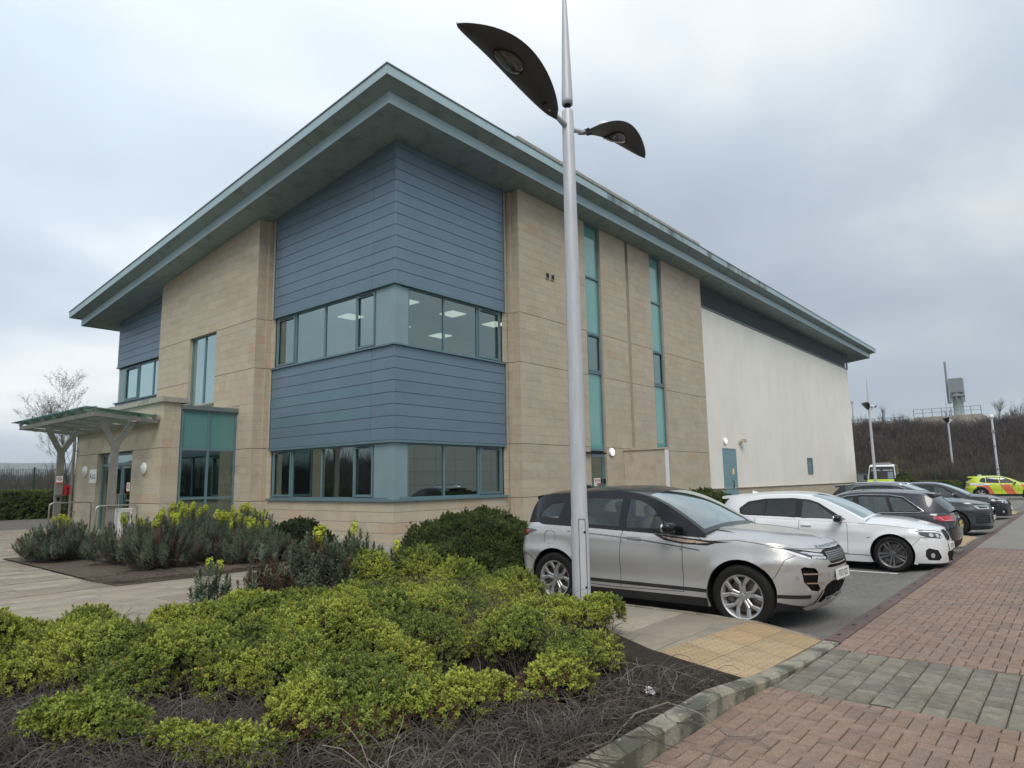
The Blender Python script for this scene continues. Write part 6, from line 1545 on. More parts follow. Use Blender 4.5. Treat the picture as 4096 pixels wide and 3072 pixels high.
Q3 = dict(H1); Q3.update(hw=.915, wb=2.60, R=.352, RR=.235, arch=.40, sill=.2, paint='paint_grey', lip='paint_grey', rim='plain', rim_m=('alloy', 'alloy_dark'), layers=lambda c: std_layers(c, dict(doors=(.60, -.25, -1.10, -.86), extra=q3_extra)), extras=q3_extras,
    nose=[(.15, 2.08), (.3, 2.15), (.5, 2.18), (.7, 2.18), (.85, 2.14), (.95, 2.05)], belt=[(-2.9, 1.03), (-2.1, 1.05), (-1.5, 1.06), (-.8, 1.04), (0, 1.01), (.7, 1.0), (1.0, .99), (1.4, .97), (1.8, .94), (2.2, .91), (2.8, .895)], bottom=[(-3, .3), (-2.2, .25), (-1.6, .2), (1.6, .19), (2.2, .2), (3, .2)],
    gh=[(.93, 1.01), (.66, 1.16), (.26, 1.36), (-.05, 1.44), (-.4, 1.478), (-.9, 1.48), (-1.35, 1.455), (-1.66, 1.40), (-1.88, 1.24), (-2.06, 1.06)], gh_layers=[('pillar_trim', [(.60, 1.03), (.12, 1.345), (-.08, 1.415), (-.4, 1.45), (-.95, 1.45), (-1.25, 1.40), (-1.55, 1.18), (-1.5, 1.075)], 'trim_black', 0, 0)],
    windows=[([(.44, 1.05), (.06, 1.325), (-.12, 1.385), (-.20, 1.40), (-.21, 1.045)], 'car_glass'), ([(-.33, 1.05), (-.32, 1.42), (-.88, 1.42), (-.97, 1.07)], 'privacy_glass'), ([(-1.05, 1.08), (-.95, 1.415), (-1.2, 1.385), (-1.48, 1.16), (-1.45, 1.09)], 'privacy_glass')],
    chrome_line=lerp_pts([(.60, 1.03), (.12, 1.35), (-.08, 1.42), (-.4, 1.456), (-.95, 1.456), (-1.25, 1.408), (-1.57, 1.18), (-1.51, 1.07), (-.3, 1.035), (.60, 1.02)], 4), mirror=(.52, 1.06), crease=[(-1.9, .90, 1.1, .84, .01)], mirror_mat='paint_grey')
q3, _ = make_car(Q3, 'parked_crossover', 'dark grey crossover with silver roof rails and tall slatted grille', 'car', (23.95, 4.28, 0), RZN)
# --- traffic officer car with yellow and orange blocks
def vo_layers(c):
    u, v = c.umax, c.umin; wx = c.wx; Y_, O_ = 'fluo_yellow', 'fluo_orange'; L_ = []
    z0, z1 = .33, c.zt(0)+.1; sl = .16
    def blk(a, b, m, nm): return (nm, [(a+sl*.5*-1+.25, z0), (b+sl*-.5+.25, z0), (b-.25, z1), (a-.25, z1)], m, 0, 0)
    bd = 'body_shell'
    L_.append((bd, [(v-.1, .45), (-1.55, .45), (-1.55, 1.3), (v-.1, 1.3)], Y_, 0, 0))
    L_ += [blk(-1.45, -.75, O_, bd), blk(-.75, -.1, Y_, bd), blk(-.1, .42, O_, bd), blk(.42, 1.0, Y_, bd), blk(1.0, 1.5, O_, bd)]
    L_.append((bd, [(1.45, .4), (u+.1, .4), (u+.1, 1.3), (1.3, 1.3)], Y_, 0, 0))
    L_.append(('side_band', [(-2.05, c.zt(-2)-.13), (-1.2, c.zt(-1.2)-.16), (-.6, c.zt(-.6)-.02), (-.6, 1.3), (-2.1, 1.3)], 'vinyl_white', 0, .0))
    for (a, b) in ((.70, -.20), (-.20, -1.05)):
        g_ = [(a, .30), (a, z1), (a-.012, z1), (a-.012, .30)]; L_.append((None, g_, 'shadow_gap', 0, 0))
    L_.append(('lower_trim', [(-wx-.4, .0), (-wx-.42, .42), (v-.1, .46), (v-.1, 0)], 'trim_black', 0, 0)); L_.append(('sill_trim', [(-wx+.3, .1), (-wx+.3, .34), (wx-.3, .34), (wx-.3, .1)], 'trim_black', 0, .003)); L_.append(('lower_trim', [(wx+.4, .0), (wx+.4, .4), (u+.1, .36), (u+.1, 0)], 'trim_black', 0, 0))
    L_.append(('tail_light', [(v+.85, .97), (v+.35, .99), (v+.35, .86), (v+.75, .87)], 'lamp_red', .006, 0)); L_.append(('headlight', [(u-.85, .92), (u-.4, .9), (u-.4, .78), (u-.75, .8)], 'lamp_clear', .006, 0)); L_.append(('grille', [(u-.3, .85), (u+.1, .85), (u+.1, .5), (u-.25, .5)], 'trim_black', .004, 0))
    return L_
def vo_extras(c, r):
    for sd in (1, -1):
        g = G(); ar = c.P['arch']
        for sx in (-1, 1): strip_on(c, g, arc(sx*c.wx, c.P['R'], ar+.03, pi+.1, -.1, 20), .07, .005, sd)
        g.obj('arch_trim', 'trim_black', r, sub=Vector((0, 0, 0)), smooth=True)
        tx, tf_ = text_mesh('national highways', .09); g = G(); g.add([c.M(-1.42+a*-sd if sd > 0 else -1.42+a, c.zt(-1.4)-.06+b, .006, sd) for a, b in tx], tf_); g.obj('side_lettering', 'ink', r, sub=Vector((0, 0, 0)))
        g = G(); strip_on(c, g, lerp_pts([(-.27, 1.07), (-.3, 1.46)], 6), .05, .004, sd, fm=c.Gs); strip_on(c, g, lerp_pts([(-1.02, 1.09), (-1.0, 1.44)], 6), .03, .004, sd, fm=c.Gs); g.obj('pillar_tape', 'fluo_yellow', r, sub=Vector((0, 0, 0)))
    handles(c, r, (-.12, -1.0), .92, 'vinyl_white'); spoiler(r, -1.55, -1.98, .58, 1.50, 1.46, .07, 'fluo_yellow')
    g = G(); g.box(.15, .45, -.35, .35, 1.535, 1.60); g.obj('light_bar', 'trim_black', r, sub=Vector((0, 0, 0)))
    g = G(); g.sell((-1.25, 0, 1.56), (.12, .1, .05), .7); g.obj('roof_beacon', 'vinyl_white', r, sub=Vector((0, 0, 0)), smooth=True)
VO = dict(Q3); VO.update(hw=.93, wb=2.70, R=.36, RR=.24, arch=.405, sill=.21, paint='fluo_yellow', lip='trim_black', rim='blade', rim_m=('alloy', 'black'), layers=vo_layers, extras=vo_extras, gh_mat='fluo_yellow', roof_mat='fluo_yellow', crease=(), hollow=.02,
    gh_layers=[('pillar_trim', [(.62, 1.03), (.12, 1.375), (-.08, 1.43), (-.4, 1.455), (-.95, 1.445), (-1.25, 1.38), (-1.38, 1.16), (-1.2, 1.08)], 'trim_black', 0, 0)], chrome_line=None, mirror_mat='trim_black',
    windows=[([(.46, 1.05), (.06, 1.345), (-.12, 1.40), (-.22, 1.41), (-.23, 1.045)], 'car_glass'), ([(-.33, 1.05), (-.32, 1.42), (-.92, 1.415), (-.97, 1.07)], 'privacy_glass'), ([(-1.03, 1.09), (-1.0, 1.41), (-1.2, 1.36), (-1.34, 1.17)], 'privacy_glass')])
vd = radians(-79)
vo, _ = make_car(VO, 'patrol_car', 'yellow and orange chequered patrol car beyond the parking bays', 'patrol car', (57.1, 4.3, .03), vd, scale=1.02)
# ------------------------------------------------------------------ liveried high-roof van facing the camera
def make_van():
    r = empty('patrol_van', (57.8, 11.9, 0), 'high roof yellow and white patrol van facing out beside the render wall', 'van'); r.rotation_euler = (0, 0, pi+.12)
    Z = Vector((0, 0, 0)); hw = .98
    prof = [(0, .3), (.0, .75), (-.08, .98), (-.25, 1.12), (-.95, 1.32), (-1.0, 1.36), (-1.55, 2.12), (-1.75, 2.32), (-2.1, 2.46), (-2.6, 2.52), (-5.8, 2.52), (-5.9, 2.4), (-5.95, .4), (-5.9, .3)]
    def yw(x, z):
        w = hw-(max(0, z-1.1)*.085 if z > 1.1 else 0)-.04*max(0, (.6-z)); return w-(.12*max(0, (x+.35)/.35)**2 if x > -.35 else 0)
    n_ = len(prof); g = G(); vs = []; T_ = [-1, -.95, -.8, -.4, 0, .4, .8, .95, 1]
    for x, z in prof:
        for t in T_: vs.append((x+.05*(1-abs(t)**3)*(1 if -2 < x <= 0 else 0), t*yw(x, z), z+.03*(1-abs(t)**6)*(1 if z > 2.3 else 0)))
    m = len(T_); mi = []
    fs = [(i*m+k, i*m+k+1, (i+1)*m+k+1, (i+1)*m+k) for i in range(n_-1) for k in range(m-1)]; mi = [2 if (5 <= i < 7 and 0 < k < m-2) else (1 if 2 <= i < 5 else 0) for i in range(n_-1) for k in range(m-1)]
    g.v = vs; g.f = fs; g.mi = mi; g.t = [(1, 1, 1, 1)]*len(fs); g.obj('body_shell', ['paint_white_car', 'fluo_yellow', 'trim_black'], r, smooth=False, sub=Z)
    for sd in (1, -1):      # sides with chequers
        q = G(); pts = [(x, sd*yw(x, z), z) for x, z in prof]; q.add(pts, [tuple(range(n_))]); q.obj('side_panel', 'paint_white_car', r, sub=Z)
        for row in range(2):
            for k in range(9):
                a = -1.3-k*.5; z0 = .9+row*.35; q = G(); e_ = .006
                mm = ('fluo_yellow', 'black')[(k+row) % 2]; q.add([(a, sd*(yw(a, z0)+e_), z0), (a-.49, sd*(yw(a, z0)+e_), z0), (a-.49, sd*(yw(a, z0+.34)+e_), z0+.34), (a, sd*(yw(a, z0+.34)+e_), z0+.34)], [(0, 1, 2, 3)]); q.obj('chequer_block', mm, r, sub=Z)
        for k in range(8):
            a = -2.1-k*.45; q = G(); q.add([(a, sd*(yw(a, 1.95)+.006), 1.95), (a-.22, sd*(yw(a, 1.95)+.006), 1.95), (a-.1, sd*(yw(a, 2.4)+.006), 2.4), (a+.12, sd*(yw(a, 2.4)+.006), 2.4)], [(0, 1, 2, 3)]); q.obj('chevron', 'fluo_yellow' if k % 2 == 0 else 'black', r, sub=Z)
        q = G(); q.add([(-1.12, sd*(yw(-1, 1.35)+.008), 1.38), (-1.55, sd*(yw(-1.5, 2.0)+.008), 1.98), (-2.1, sd*(yw(-2, 2.0)+.008), 2.0), (-2.1, sd*(yw(-2, 1.4)+.008), 1.38)], [(0, 1, 2, 3)]); q.obj('side_window', 'privacy_glass', r, sub=Z)
        q = G(); q.sell((-1.1, sd*(hw+.16), 1.52), (.07, .12, .2), .5); q.box(-1.14, -1.08, sd*(hw-.1), sd*(hw+.1), 1.34, 1.42); q.obj('door_mirror', 'trim_black', r, smooth=True, sub=Z)
        q = G(); q.sell((-.1, sd*.72, .86), (.12, .17, .11), .6); q.obj('headlight', 'lamp_clear', r, smooth=True, sub=Z)
        ms = make_wheel(.35, .22, .22, 'plain')
        for x in (-1.0, -4.7):
            w_ = ob('wheel', ms[0], r, loc=(x, sd*.86, .35), rot=(0, 0, 0 if sd > 0 else pi)); ob('rim', ms[1], w_)
    q = G(); P_ = [(-1.03, -.78), (-1.03, .78), (-1.54, .74), (-1.54, -.74)]
    q.add([(-.985, -.80, 1.40), (-.985, .80, 1.40), (-1.36, .76, 1.92), (-1.36, -.76, 1.92)], [(0, 1, 2, 3)]); q.obj('windscreen', 'screen_glass', r, sub=Z)
    q = G(); txt = lambda a, b: (-1.455+.0-b*.58+.012, -a, 2.05+b*.8)
    vs_, fs_ = text_mesh('TRAFFIC', .17, 1.05); q.add([txt(-(a)+.40, b) for a, b in vs_], fs_); vs_, fs_ = text_mesh('OFFICER', .17, 1.05); q.add([txt(-(a)-.40, b) for a, b in vs_], fs_); q.obj('windscreen_lettering', 'vinyl_white', r, sub=Z)
    q = G(); q.box(-2.6, -2.3, -.62, .62, 2.56, 2.66); q.obj('light_bar', 'alloy', r, sub=Z)
    q = G(); q.box(-.02, .06, -.5, .5, .62, .95); q.obj('grille', 'trim_black', r, sub=Z)
    q = G(); q.box(-.1, .08, -.92, .92, .3, .6); q.obj('front_bumper', 'trim_black', r, sub=Z)
make_van()
# ================================================================== street lamps
mat('lamp_column', (.50, .51, .54), .45, .15, var=.08, scale=6, stretch=(4, 4, .4)); mat('leaf_under', (.055, .05, .048), .5, 0, var=.1); mat('leaf_top', (.42, .43, .46), .4, .4)
mat('lamp_lens', (.05, .048, .04), .08, 0, var=.5, scale=9, coat=1.)
def street_lamp(x, y, label, z=0., ang=0., detail=True, h=1.):
    r = empty('street_lamp', (x, y, z), label, 'street lamp', 'leaf headed street lamps', rz=ang); Z = Vector((0, 0, 0)); r.scale = (h, h, h)
    g = G(); nn = 24 if detail else 10
    g.lathe([(.118, -.05), (.112, .3), (.109, 1.15), (.103, 1.2), (.098, 3), (.088, 5), (.078, 6.62), (.074, 6.64), (.06, 6.655)], nn); g.obj('column', 'lamp_column', r, smooth=True, sub=Z)
    g = G(); g.lathe([(.03, 6.65), (.03, 6.70), (.052, 6.71), (.052, 6.725), (.035, 6.73)], nn); g.obj('collar', 'black', r, smooth=True, sub=Z)
    g = G(); g.lathe([(.001, 6.73), (.073, 6.73), (.077, 6.80), (.068, 7.1), (.045, 7.9), (.022, 8.5), (.006, 9.0), (.001, 9.02)], nn); g.obj('spike', 'lamp_column', r, smooth=True, sub=Z)
    if detail:
        g = G(); a0 = -2.2; R_ = .1125
        loop = [(a0-.45, .25), (a0+.35, .25), (a0+.35, 1.1), (a0+.25, 1.18), (a0-.45, 1.18), (a0-.45, .25)]
        pts = [(cos(a)*(R_+.001-(.009 if z_ > 1.12 else 0)*0), sin(a)*(R_+.001), z_) for a, z_ in lerp_pts(loop, 8)]
        g.tube(pts, .003, 4); g.obj('door_joint', 'black', r, sub=Z)
        for z_ in (.36, 1.02):
            q = G(); a = a0+.2; q.lathe([(.001, .004), (.014, .004), (.014, -.01)], 10, 'x', (0, 0, 0)); rot = Matrix.Rotation(a, 3, 'Z'); q.v = [tuple(rot @ Vector(v)+Vector((cos(a)*R_, sin(a)*R_, z_))) for v in q.v]; q.obj('lock', 'black', r, sub=Z)
    for sd in (-1, 1):
        g = G(); g.tube([(sd*.06, 0, 6.40), (sd*.42, 0, 6.50)], [.038, .03], 12); g.obj('arm', 'lamp_column', r, smooth=True, sub=Z)
        ns, nt_ = 22, 10; L0_, L1_ = .26, 2.15; vs = []
        def lf(s, t, up=0.):
            w = .27*(sin(pi*min(1, s**.85)))**.70 if 0 < s < 1 else 0; x = L0_+(L1_-L0_)*s; zc = 6.45+.36*s+.16*sin(pi*s)
            return Vector((sd*x, t*w, zc+.13*(t*t)*(w/.27)**1.2-.05+up))
        for up, nm, m in ((0., 'lamp_head', 'leaf_under'), (.018, 'lamp_head_cover', 'leaf_top')):
            vs = [lf(i/ns, -1+2*j/nt_, up*(1-abs(-1+2*j/nt_)**4)+(.001 if up else 0)) for i in range(ns+1) for j in range(nt_+1)]
            fs = [(i*(nt_+1)+j, i*(nt_+1)+j+1, (i+1)*(nt_+1)+j+1, (i+1)*(nt_+1)+j) for i in range(ns) for j in range(nt_)]
            ob(nm, mesh(nm, vs, fs, m, True), r)
        if detail:
            vs = []; rings = 5
            for k in range(rings+1):
                q = k/rings
                for j in range(24):
                    a = 2*pi*j/24; s = .5+.125*q*cos(a)*(1+.25*cos(a)); t = .52*q*sin(a); p = lf(s, t); vs.append(p-Vector((0, 0, .012+.05*(1-q*q))))
            fs = [(k*24+j, k*24+(j+1) % 24, (k+1)*24+(j+1) % 24, (k+1)*24+j) for k in range(rings) for j in range(24)]; ob('lamp_lens', mesh('lamp_lens', vs, fs, 'lamp_lens', True), r)
            g = G(); ring = [lf(.5+.125*cos(a)*(1+.25*cos(a)), .52*sin(a))-Vector((0, 0, .012)) for a in [2*pi*j/24 for j in range(25)]]; g.tube(ring, .008, 5, cap=False); g.obj('lens_rim', 'black', r, sub=Z)
        g = G(); p = lf(.42, 0); g.sell(p+Vector((0, 0, .10)), (.24, .10, .08), .9, 16, 8); g.obj('lamp_dome', 'lamp_white', r, smooth=True, sub=Z)
        if detail: g = G(); p = lf(.12, 0); g.box(p.x-.06, p.x+.06, -.04, .04, p.z+.01, p.z+.04); g.box(p.x-.05, p.x-.03, -.05, .05, p.z+.04, p.z+.06); g.box(p.x+.03, p.x+.05, -.05, .05, p.z+.04, p.z+.06); g.obj('arm_clamp', 'black', r, sub=Z)
street_lamp(7.1, 4.88, 'grey street lamp rising from the front shrubs, in front of the silver car', .04, 0)
street_lamp(54.7, 11.6, 'grey street lamp just past the end of the render wall', 0, 0, False)
street_lamp(75.0, 9.3, 'far grey street lamp beyond the low hedge', 0, 0, False)
cc = empty('camera_pole', (69.8, 5.5, 0), 'pale pole with a white dome camera on top, behind the patrol car', 'camera pole'); Z0 = Vector((0, 0, 0))
g = G(); g.lathe([(.11, 0), (.11, 2.2), (.09, 2.3), (.08, 6.6), (.05, 6.7)], 10); g.obj('column', 'lamp_column', cc, sub=Z0, smooth=True)
g = G(); g.sell((0, 0, 6.45), (.18, .18, .2), 1, 12, 8); g.obj('camera_dome', 'lamp_white', cc, sub=Z0, smooth=True)
g = G(); g.box(-.2, .2, -.05, .05, 3.9, 4.0); g.box(-.12, .12, -.12, .12, 5.1, 5.35); g.box(-.15, .35, -.1, .1, 2.0, 2.12); g.obj('bracket', 'steel_dirty', cc, sub=Z0)
# ================================================================== vegetation
def leafmat(name, c1, c2, c3, rough=.55, ns=2.2, lo=.42, hi=.6, trl=.25, rnd=.3):
    m = bpy.data.materials.new(name); m.use_nodes = True; MATS[name] = m; t = m.node_tree; t.nodes.clear(); n = t.nodes.new; l = t.links.new
    o = n('ShaderNodeOutputMaterial'); p = n('ShaderNodeBsdfPrincipled'); ge_ = n('ShaderNodeNewGeometry'); oi = n('ShaderNodeObjectInfo')
    nz = n('ShaderNodeTexNoise'); nz.inputs['Scale'].default_value = ns; nz.inputs['Detail'].default_value = 3; l(ge_.outputs['Position'], nz.inputs[0])
    mr = n('ShaderNodeMapRange'); mr.inputs[1].default_value = lo; mr.inputs[2].default_value = hi; l(nz.outputs[0], mr.inputs[0])
    mxx = n('ShaderNodeMix'); mxx.data_type = 'RGBA'; l(mr.outputs[0], mxx.inputs[0]); mxx.inputs[6].default_value = rgb(c1); mxx.inputs[7].default_value = rgb(c2)
    m2 = n('ShaderNodeMix'); m2.data_type = 'RGBA'; r2 = n('ShaderNodeMapRange'); r2.inputs[1].default_value = .93; r2.inputs[2].default_value = .97; l(oi.outputs['Random'], r2.inputs[0]); l(r2.outputs[0], m2.inputs[0]); l(mxx.outputs[2], m2.inputs[6]); m2.inputs[7].default_value = rgb(c3)
    hs = n('ShaderNodeHueSaturation'); v = n('ShaderNodeMapRange'); v.inputs[3].default_value = 1-rnd; v.inputs[4].default_value = 1+rnd; w = n('ShaderNodeMath'); w.operation = 'FRACT'; q = n('ShaderNodeMath'); q.operation = 'MULTIPLY'; q.inputs[1].default_value = 17.3; l(oi.outputs['Random'], q.inputs[0]); l(q.outputs[0], w.inputs[0]); l(w.outputs[0], v.inputs[0]); l(v.outputs[0], hs.inputs['Value']); l(m2.outputs[2], hs.inputs['Color'])
    l(hs.outputs[0], p.inputs['Base Color']); p.inputs['Roughness'].default_value = rough; p.inputs['Specular IOR Level'].default_value = .35
    if trl:
        tr = n('ShaderNodeBsdfTranslucent'); l(hs.outputs[0], tr.inputs[0]); ms_ = n('ShaderNodeMixShader'); ms_.inputs[0].default_value = trl; l(p.outputs[0], ms_.inputs[1]); l(tr.outputs[0], ms_.inputs[2]); l(ms_.outputs[0], o.inputs[0])
    else: l(p.outputs[0], o.inputs[0])
    return m
leafmat('leaf_hebe', (.37, .415, .075), (.19, .24, .05), (.42, .40, .08), ns=1.3, trl=.15, rnd=.34)
leafmat('leaf_box', (.06, .09, .025), (.11, .14, .035), (.12, .13, .03), ns=3, rnd=.4)
leafmat('leaf_dark', (.022, .038, .014), (.04, .06, .018), (.08, .08, .03), ns=2, rnd=.4)
leafmat('leaf_hedge', (.13, .16, .04), (.06, .085, .025), (.14, .13, .04), ns=.8, rnd=.35)
leafmat('leaf_spurge', (.16, .195, .125), (.12, .145, .09), (.17, .10, .07), ns=4, rnd=.3)
leafmat('leaf_brown', (.12, .06, .035), (.085, .05, .03), (.15, .09, .05), ns=5)
leafmat('flower_lime', (.47, .51, .04), (.34, .39, .035), (.55, .55, .1), ns=8, rnd=.15, trl=.2)
leafmat('bud', (.17, .135, .105), (.14, .11, .09), (.2, .16, .1), ns=1, trl=0)
mat('twig', (.075, .062, .053), .9, var=.35, scale=5); mat('twig_pale', (.17, .145, .115), .9, var=.3, scale=5); mat('twig_far', (.088, .072, .066), .95, var=.25, scale=.2, rand=.3); mat('twig_ochre', (.12, .10, .05), .95, var=.3, rand=.3); mat('bark', (.07, .06, .052), .95, var=.3)
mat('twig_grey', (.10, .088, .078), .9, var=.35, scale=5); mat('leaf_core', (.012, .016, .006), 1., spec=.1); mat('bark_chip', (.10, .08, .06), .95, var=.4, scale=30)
for q in ('soil', 'tyre', 'trim_black', 'rubber', 'shadow_gap', 'black', 'interior', 'twig'):
    for n_ in MATS[q].node_tree.nodes:
        if n_.type == 'BSDF_PRINCIPLED': n_.inputs['Specular IOR Level'].default_value = .22
def leafq(g, base, d, up, ln, w, bend=.25, mi=0):
    """a folded leaf: 4 quads"""
    d = Vector(d).normalized(); s = d.cross(Vector(up)); s = s.normalized() if s.length > 1e-4 else d.orthogonal().normalized(); n_ = s.cross(d)
    b = Vector(base); m = b+d*ln*.5+n_*ln*bend*.3; t = b+d*ln-n_*ln*bend*.1
    g.add([b, m+s*w/2+n_*w*.12, t, m-s*w/2+n_*w*.12, m-n_*w*.05], [(0, 1, 4), (1, 2, 4), (2, 3, 4), (3, 0, 4)], mi)
def sprig(n, L_, ll, lw, open0, open1, seed, topd=.5, m='leaf_hebe', twig=None, up_=.0):
    g = G(); rr = random.Random(seed)
    for i in range(n):
        q = i/(n-1); z = L_*(q**topd); a = i*2.4+rr.uniform(-.3, .3); o = open0+(open1-open0)*q+rr.uniform(-.12, .12)
        d = (cos(a)*sin(o), sin(a)*sin(o), cos(o)); leafq(g, (0, 0, z), d, (0, 0, 1), ll*(1-.35*q*0)*rr.uniform(.8, 1.15), lw*rr.uniform(.85, 1.1))
    ms = [m]
    if twig: g.tube([(0, 0, -L_*.8), (0, 0, L_*.7)], [.003, .0015], 3, mi=1); ms.append(twig)
    return template('sprig', g, ms)
T_hebe = [sprig(15, .035, .024, .0115, 1.35, .35, k, m='leaf_hebe', twig='twig') for k in range(3)]
T_hebe_b = [sprig(12, .035, .022, .010, 1.7, .6, 9+k, m='leaf_brown', twig='twig') for k in range(2)]
T_lit = []
for k in range(2):
    g = G(); leafq(g, (0, 0, 0), (0, 0, 1), (0, 1, 0), .035, .018); T_lit.append(template('litter_leaf', g, 'leaf_brown'))
T_box = [sprig(10, .05, .030, .018, 1.5, .3, 20+k, m='leaf_box') for k in range(3)]
T_dark = [sprig(10, .06, .04, .024, 1.6, .3, 30+k, m='leaf_dark') for k in range(2)]
T_hedge = [sprig(12, .14, .10, .05, 1.5, .3, 40+k, m='leaf_hedge') for k in range(3)]
T_sp = [sprig(34, .13, .062, .0125, 1.9, .15, 50+k, topd=.8, m='leaf_spurge', twig='twig') for k in range(3)]
T_spb = [sprig(30, .10, .05, .008, 2.3, .3, 60+k, topd=.8, m='leaf_brown', twig='twig') for k in range(2)]
def flower_mesh(seed, hh=.07, rr_=.036):
    g = G(); rr = random.Random(seed)
    for i in range(60):
        q = rr.random(); a = i*2.399; z = hh*(2*q-1); w = rr_*sqrt(max(0, 1-(2*q-1)**2)*.75+.25)*rr.uniform(.85, 1.1); d = Vector((cos(a), sin(a), (2*q-1)*1.2+.3)).normalized(); b = Vector((cos(a)*w, sin(a)*w, z))
        s = d.orthogonal().normalized(); t = d.cross(s); r_ = .012
        g.add([b+(s*cos(k*pi/2.5)+t*sin(k*pi/2.5))*r_+d*.004 for k in range(5)]+[b], [(k, (k+1) % 5, 5) for k in range(5)])
        if i % 4 == 0: g.tube([(0, 0, z-.03), b], [.002, .002], 3)
    g.tube([(0, 0, -hh-.06), (0, 0, hh*.6)], [.005, .003], 5)
    return mesh('flower_head', g.v, g.f, 'flower_lime')
FL = [flower_mesh(k) for k in range(3)]
def twigs(g, n, src, rmin, rmax, hmin, hmax, rad=(.0035, .0018), seed=1, droop=.5, segs=5, sides=3, branch=.4):
    rr = random.Random(seed)
    for i in range(n):
        b = src(rr); a = rr.uniform(0, 2*pi); L_ = rr.uniform(rmin, rmax); h = rr.uniform(hmin, hmax); w = rr.uniform(-1.2, 1.2); pts = []; k1 = rr.uniform(.3, 1)
        for k in range(segs+1):
            t = k/segs; aa = a+w*t*.6; pts.append(Vector((b[0]+cos(aa)*L_*t+rr.uniform(-.008, .008), b[1]+sin(aa)*L_*t+rr.uniform(-.008, .008), max(b[2]+h*(t**k1)-droop*h*t**3+rr.uniform(-.006, .006), .06 if b[2] < .3 else b[2]-.2))))
        q = rr.uniform(.6, 1.4); g.tube(pts, [rad[0]*q*(1-t/segs)+rad[1]*q*(t/segs) for t in range(segs+1)], sides, cap=False)
        if rr.random() < branch:
            p = pts[segs//2]; d = (pts[-1]-p); s = Vector((-d.y, d.x, d.z+.05))*rr.choice((-1, 1))
            g.tube([p, p+d*.4+s*.25, p+d*.7+s*.6], [rad[0]*.6*q, rad[1]*.8*q, rad[1]*.5*q], sides, cap=False)
def clump_points(cl, dens, rr, others=(), zmin=.06, jit=.35, tuft=.11, umin=-.3):
    """sprigs gathered in tufts over ellipsoids: cl list of (x,y,z,rx,ry,rz)"""
    P, R, Sc, V = [], [], [], []
    for (cx_, cy_, cz_, rx, ry, rz) in cl:
        area = 2.6*pi*((rx*ry)**.8+(rx*rz)**.8+(ry*rz)**.8)/3*1.6; nt_ = max(3, int(area/(tuft*tuft*2.1))); per = max(8, int(area*dens/nt_))
        near = [o for o in others if o[0] != cx_ and hypot(o[0]-cx_, o[1]-cy_) < o[3]+rx]
        for _ in range(nt_):
            u = rr.uniform(umin, 1); a = rr.uniform(0, 2*pi); s = sqrt(max(0, 1-u*u)); d = Vector((s*cos(a), s*sin(a), u))
            lump = (1+.14*noise.noise(Vector((cx_+d.x, cy_+d.y, d.z+cz_))*4))*rr.uniform(.80, 1.04)
            c = Vector((cx_+d.x*rx*lump, cy_+d.y*ry*lump, cz_+d.z*rz*lump)); tr_ = min(tuft, rx*.55)*rr.uniform(.65, 1.25)
            if any(((c.x-o[0])/o[3])**2+((c.y-o[1])/o[4])**2+((c.z-o[2])/o[5])**2 < .55 for o in near): continue
            on = Vector((d.x/rx, d.y/ry, d.z/rz)).normalized()+Vector((0, 0, .5)); on.normalize()
            for i in range(per):
                e_ = Vector((rr.gauss(0, 1), rr.gauss(0, 1), rr.gauss(0, 1))).normalized()
                if e_.dot(on) < -.1: e_ = e_-on*2*e_.dot(on)
                p = c+e_*tr_*(1-rr.random()**2*.3)
                if p.z < zmin: continue
                nn = e_+on*.6+Vector((rr.uniform(-jit, jit), rr.uniform(-jit, jit), rr.uniform(-jit, jit)+.2))
                P.append(p); R.append(up_rot(nn, rr.uniform(0, 6.28))[:]); Sc.append(rr.uniform(.85, 1.35)); V.append(rr.randrange(3))
    return P, R, Sc, V
# ---- foreground bed: canopy of low shrubs
rr = random.Random(11)
def edge_y(x):   # near limit of the closed canopy
    return cv([(-3, 7.0), (.8, 6.7), (1.6, 6.3), (2.0, 5.9), (2.3, 5.3), (2.55, 4.75), (2.9, 4.2), (3.4, 3.75), (4.2, 3.35), (4.9, 3.3), (5.6, 3.55), (6.3, 4.3), (7, 5.1)], x)
def far_y(x): return cv([(-3, 7.9), (1, 7.9), (2.2, 7.7), (3.2, 7.35), (4.6, 7.7), (5.6, 7.75), (6.3, 7.6), (6.9, 7.4)], x)
CL = []; HOLES = []
xx = -2.4; row = 0
while xx < 6.9:
    yy = edge_y(xx)+.2+.25*(row % 2)
    while yy < far_y(xx):
        x, y = xx+rr.uniform(-.16, .16), yy+rr.uniform(-.16, .16); rd = rr.choice((.20, .26, .32, .38))*rr.uniform(.9, 1.1)
        bump = .16*noise.noise(Vector((x*.9, y*.9, 3)))
        hgt = cv([(-3, .46), (3, .48), (4.2, .45), (4.9, .36), (5.5, .29), (6.2, .27), (7, .30)], x)*(1 if y > edge_y(x)+.7 else .84)-(.05 if y > 6.9 else 0)
        hole = noise.noise(Vector((x*1.3+9, y*1.3, 7))) > (.19 if y < edge_y(x)+1.1 else .32)
        if math.degrees(atan2(y, x)-rd/hypot(x, y)) < 33.6 and hypot(x, y) > 6.1: yy += .5; continue
        if not (x > 6.5 and y < 5.6) and rr.random() > .05 and not hole: CL.append((x, y, .17+bump+rr.uniform(-.05, .06), rd, rd*rr.uniform(.8, 1.1), max(.16, hgt-.17+rr.uniform(-.08, .06))))
        if rr.random() < .5 and not hole: q_ = rr.uniform(.10, .17); CL.append((x+rr.uniform(-.2, .2), y+rr.uniform(-.2, .2), hgt+bump-.02+rr.uniform(-.06, .03), q_, q_, q_*.8))
        elif hole: HOLES.append((x, y))
        yy += .50
    xx += .46; row += 1
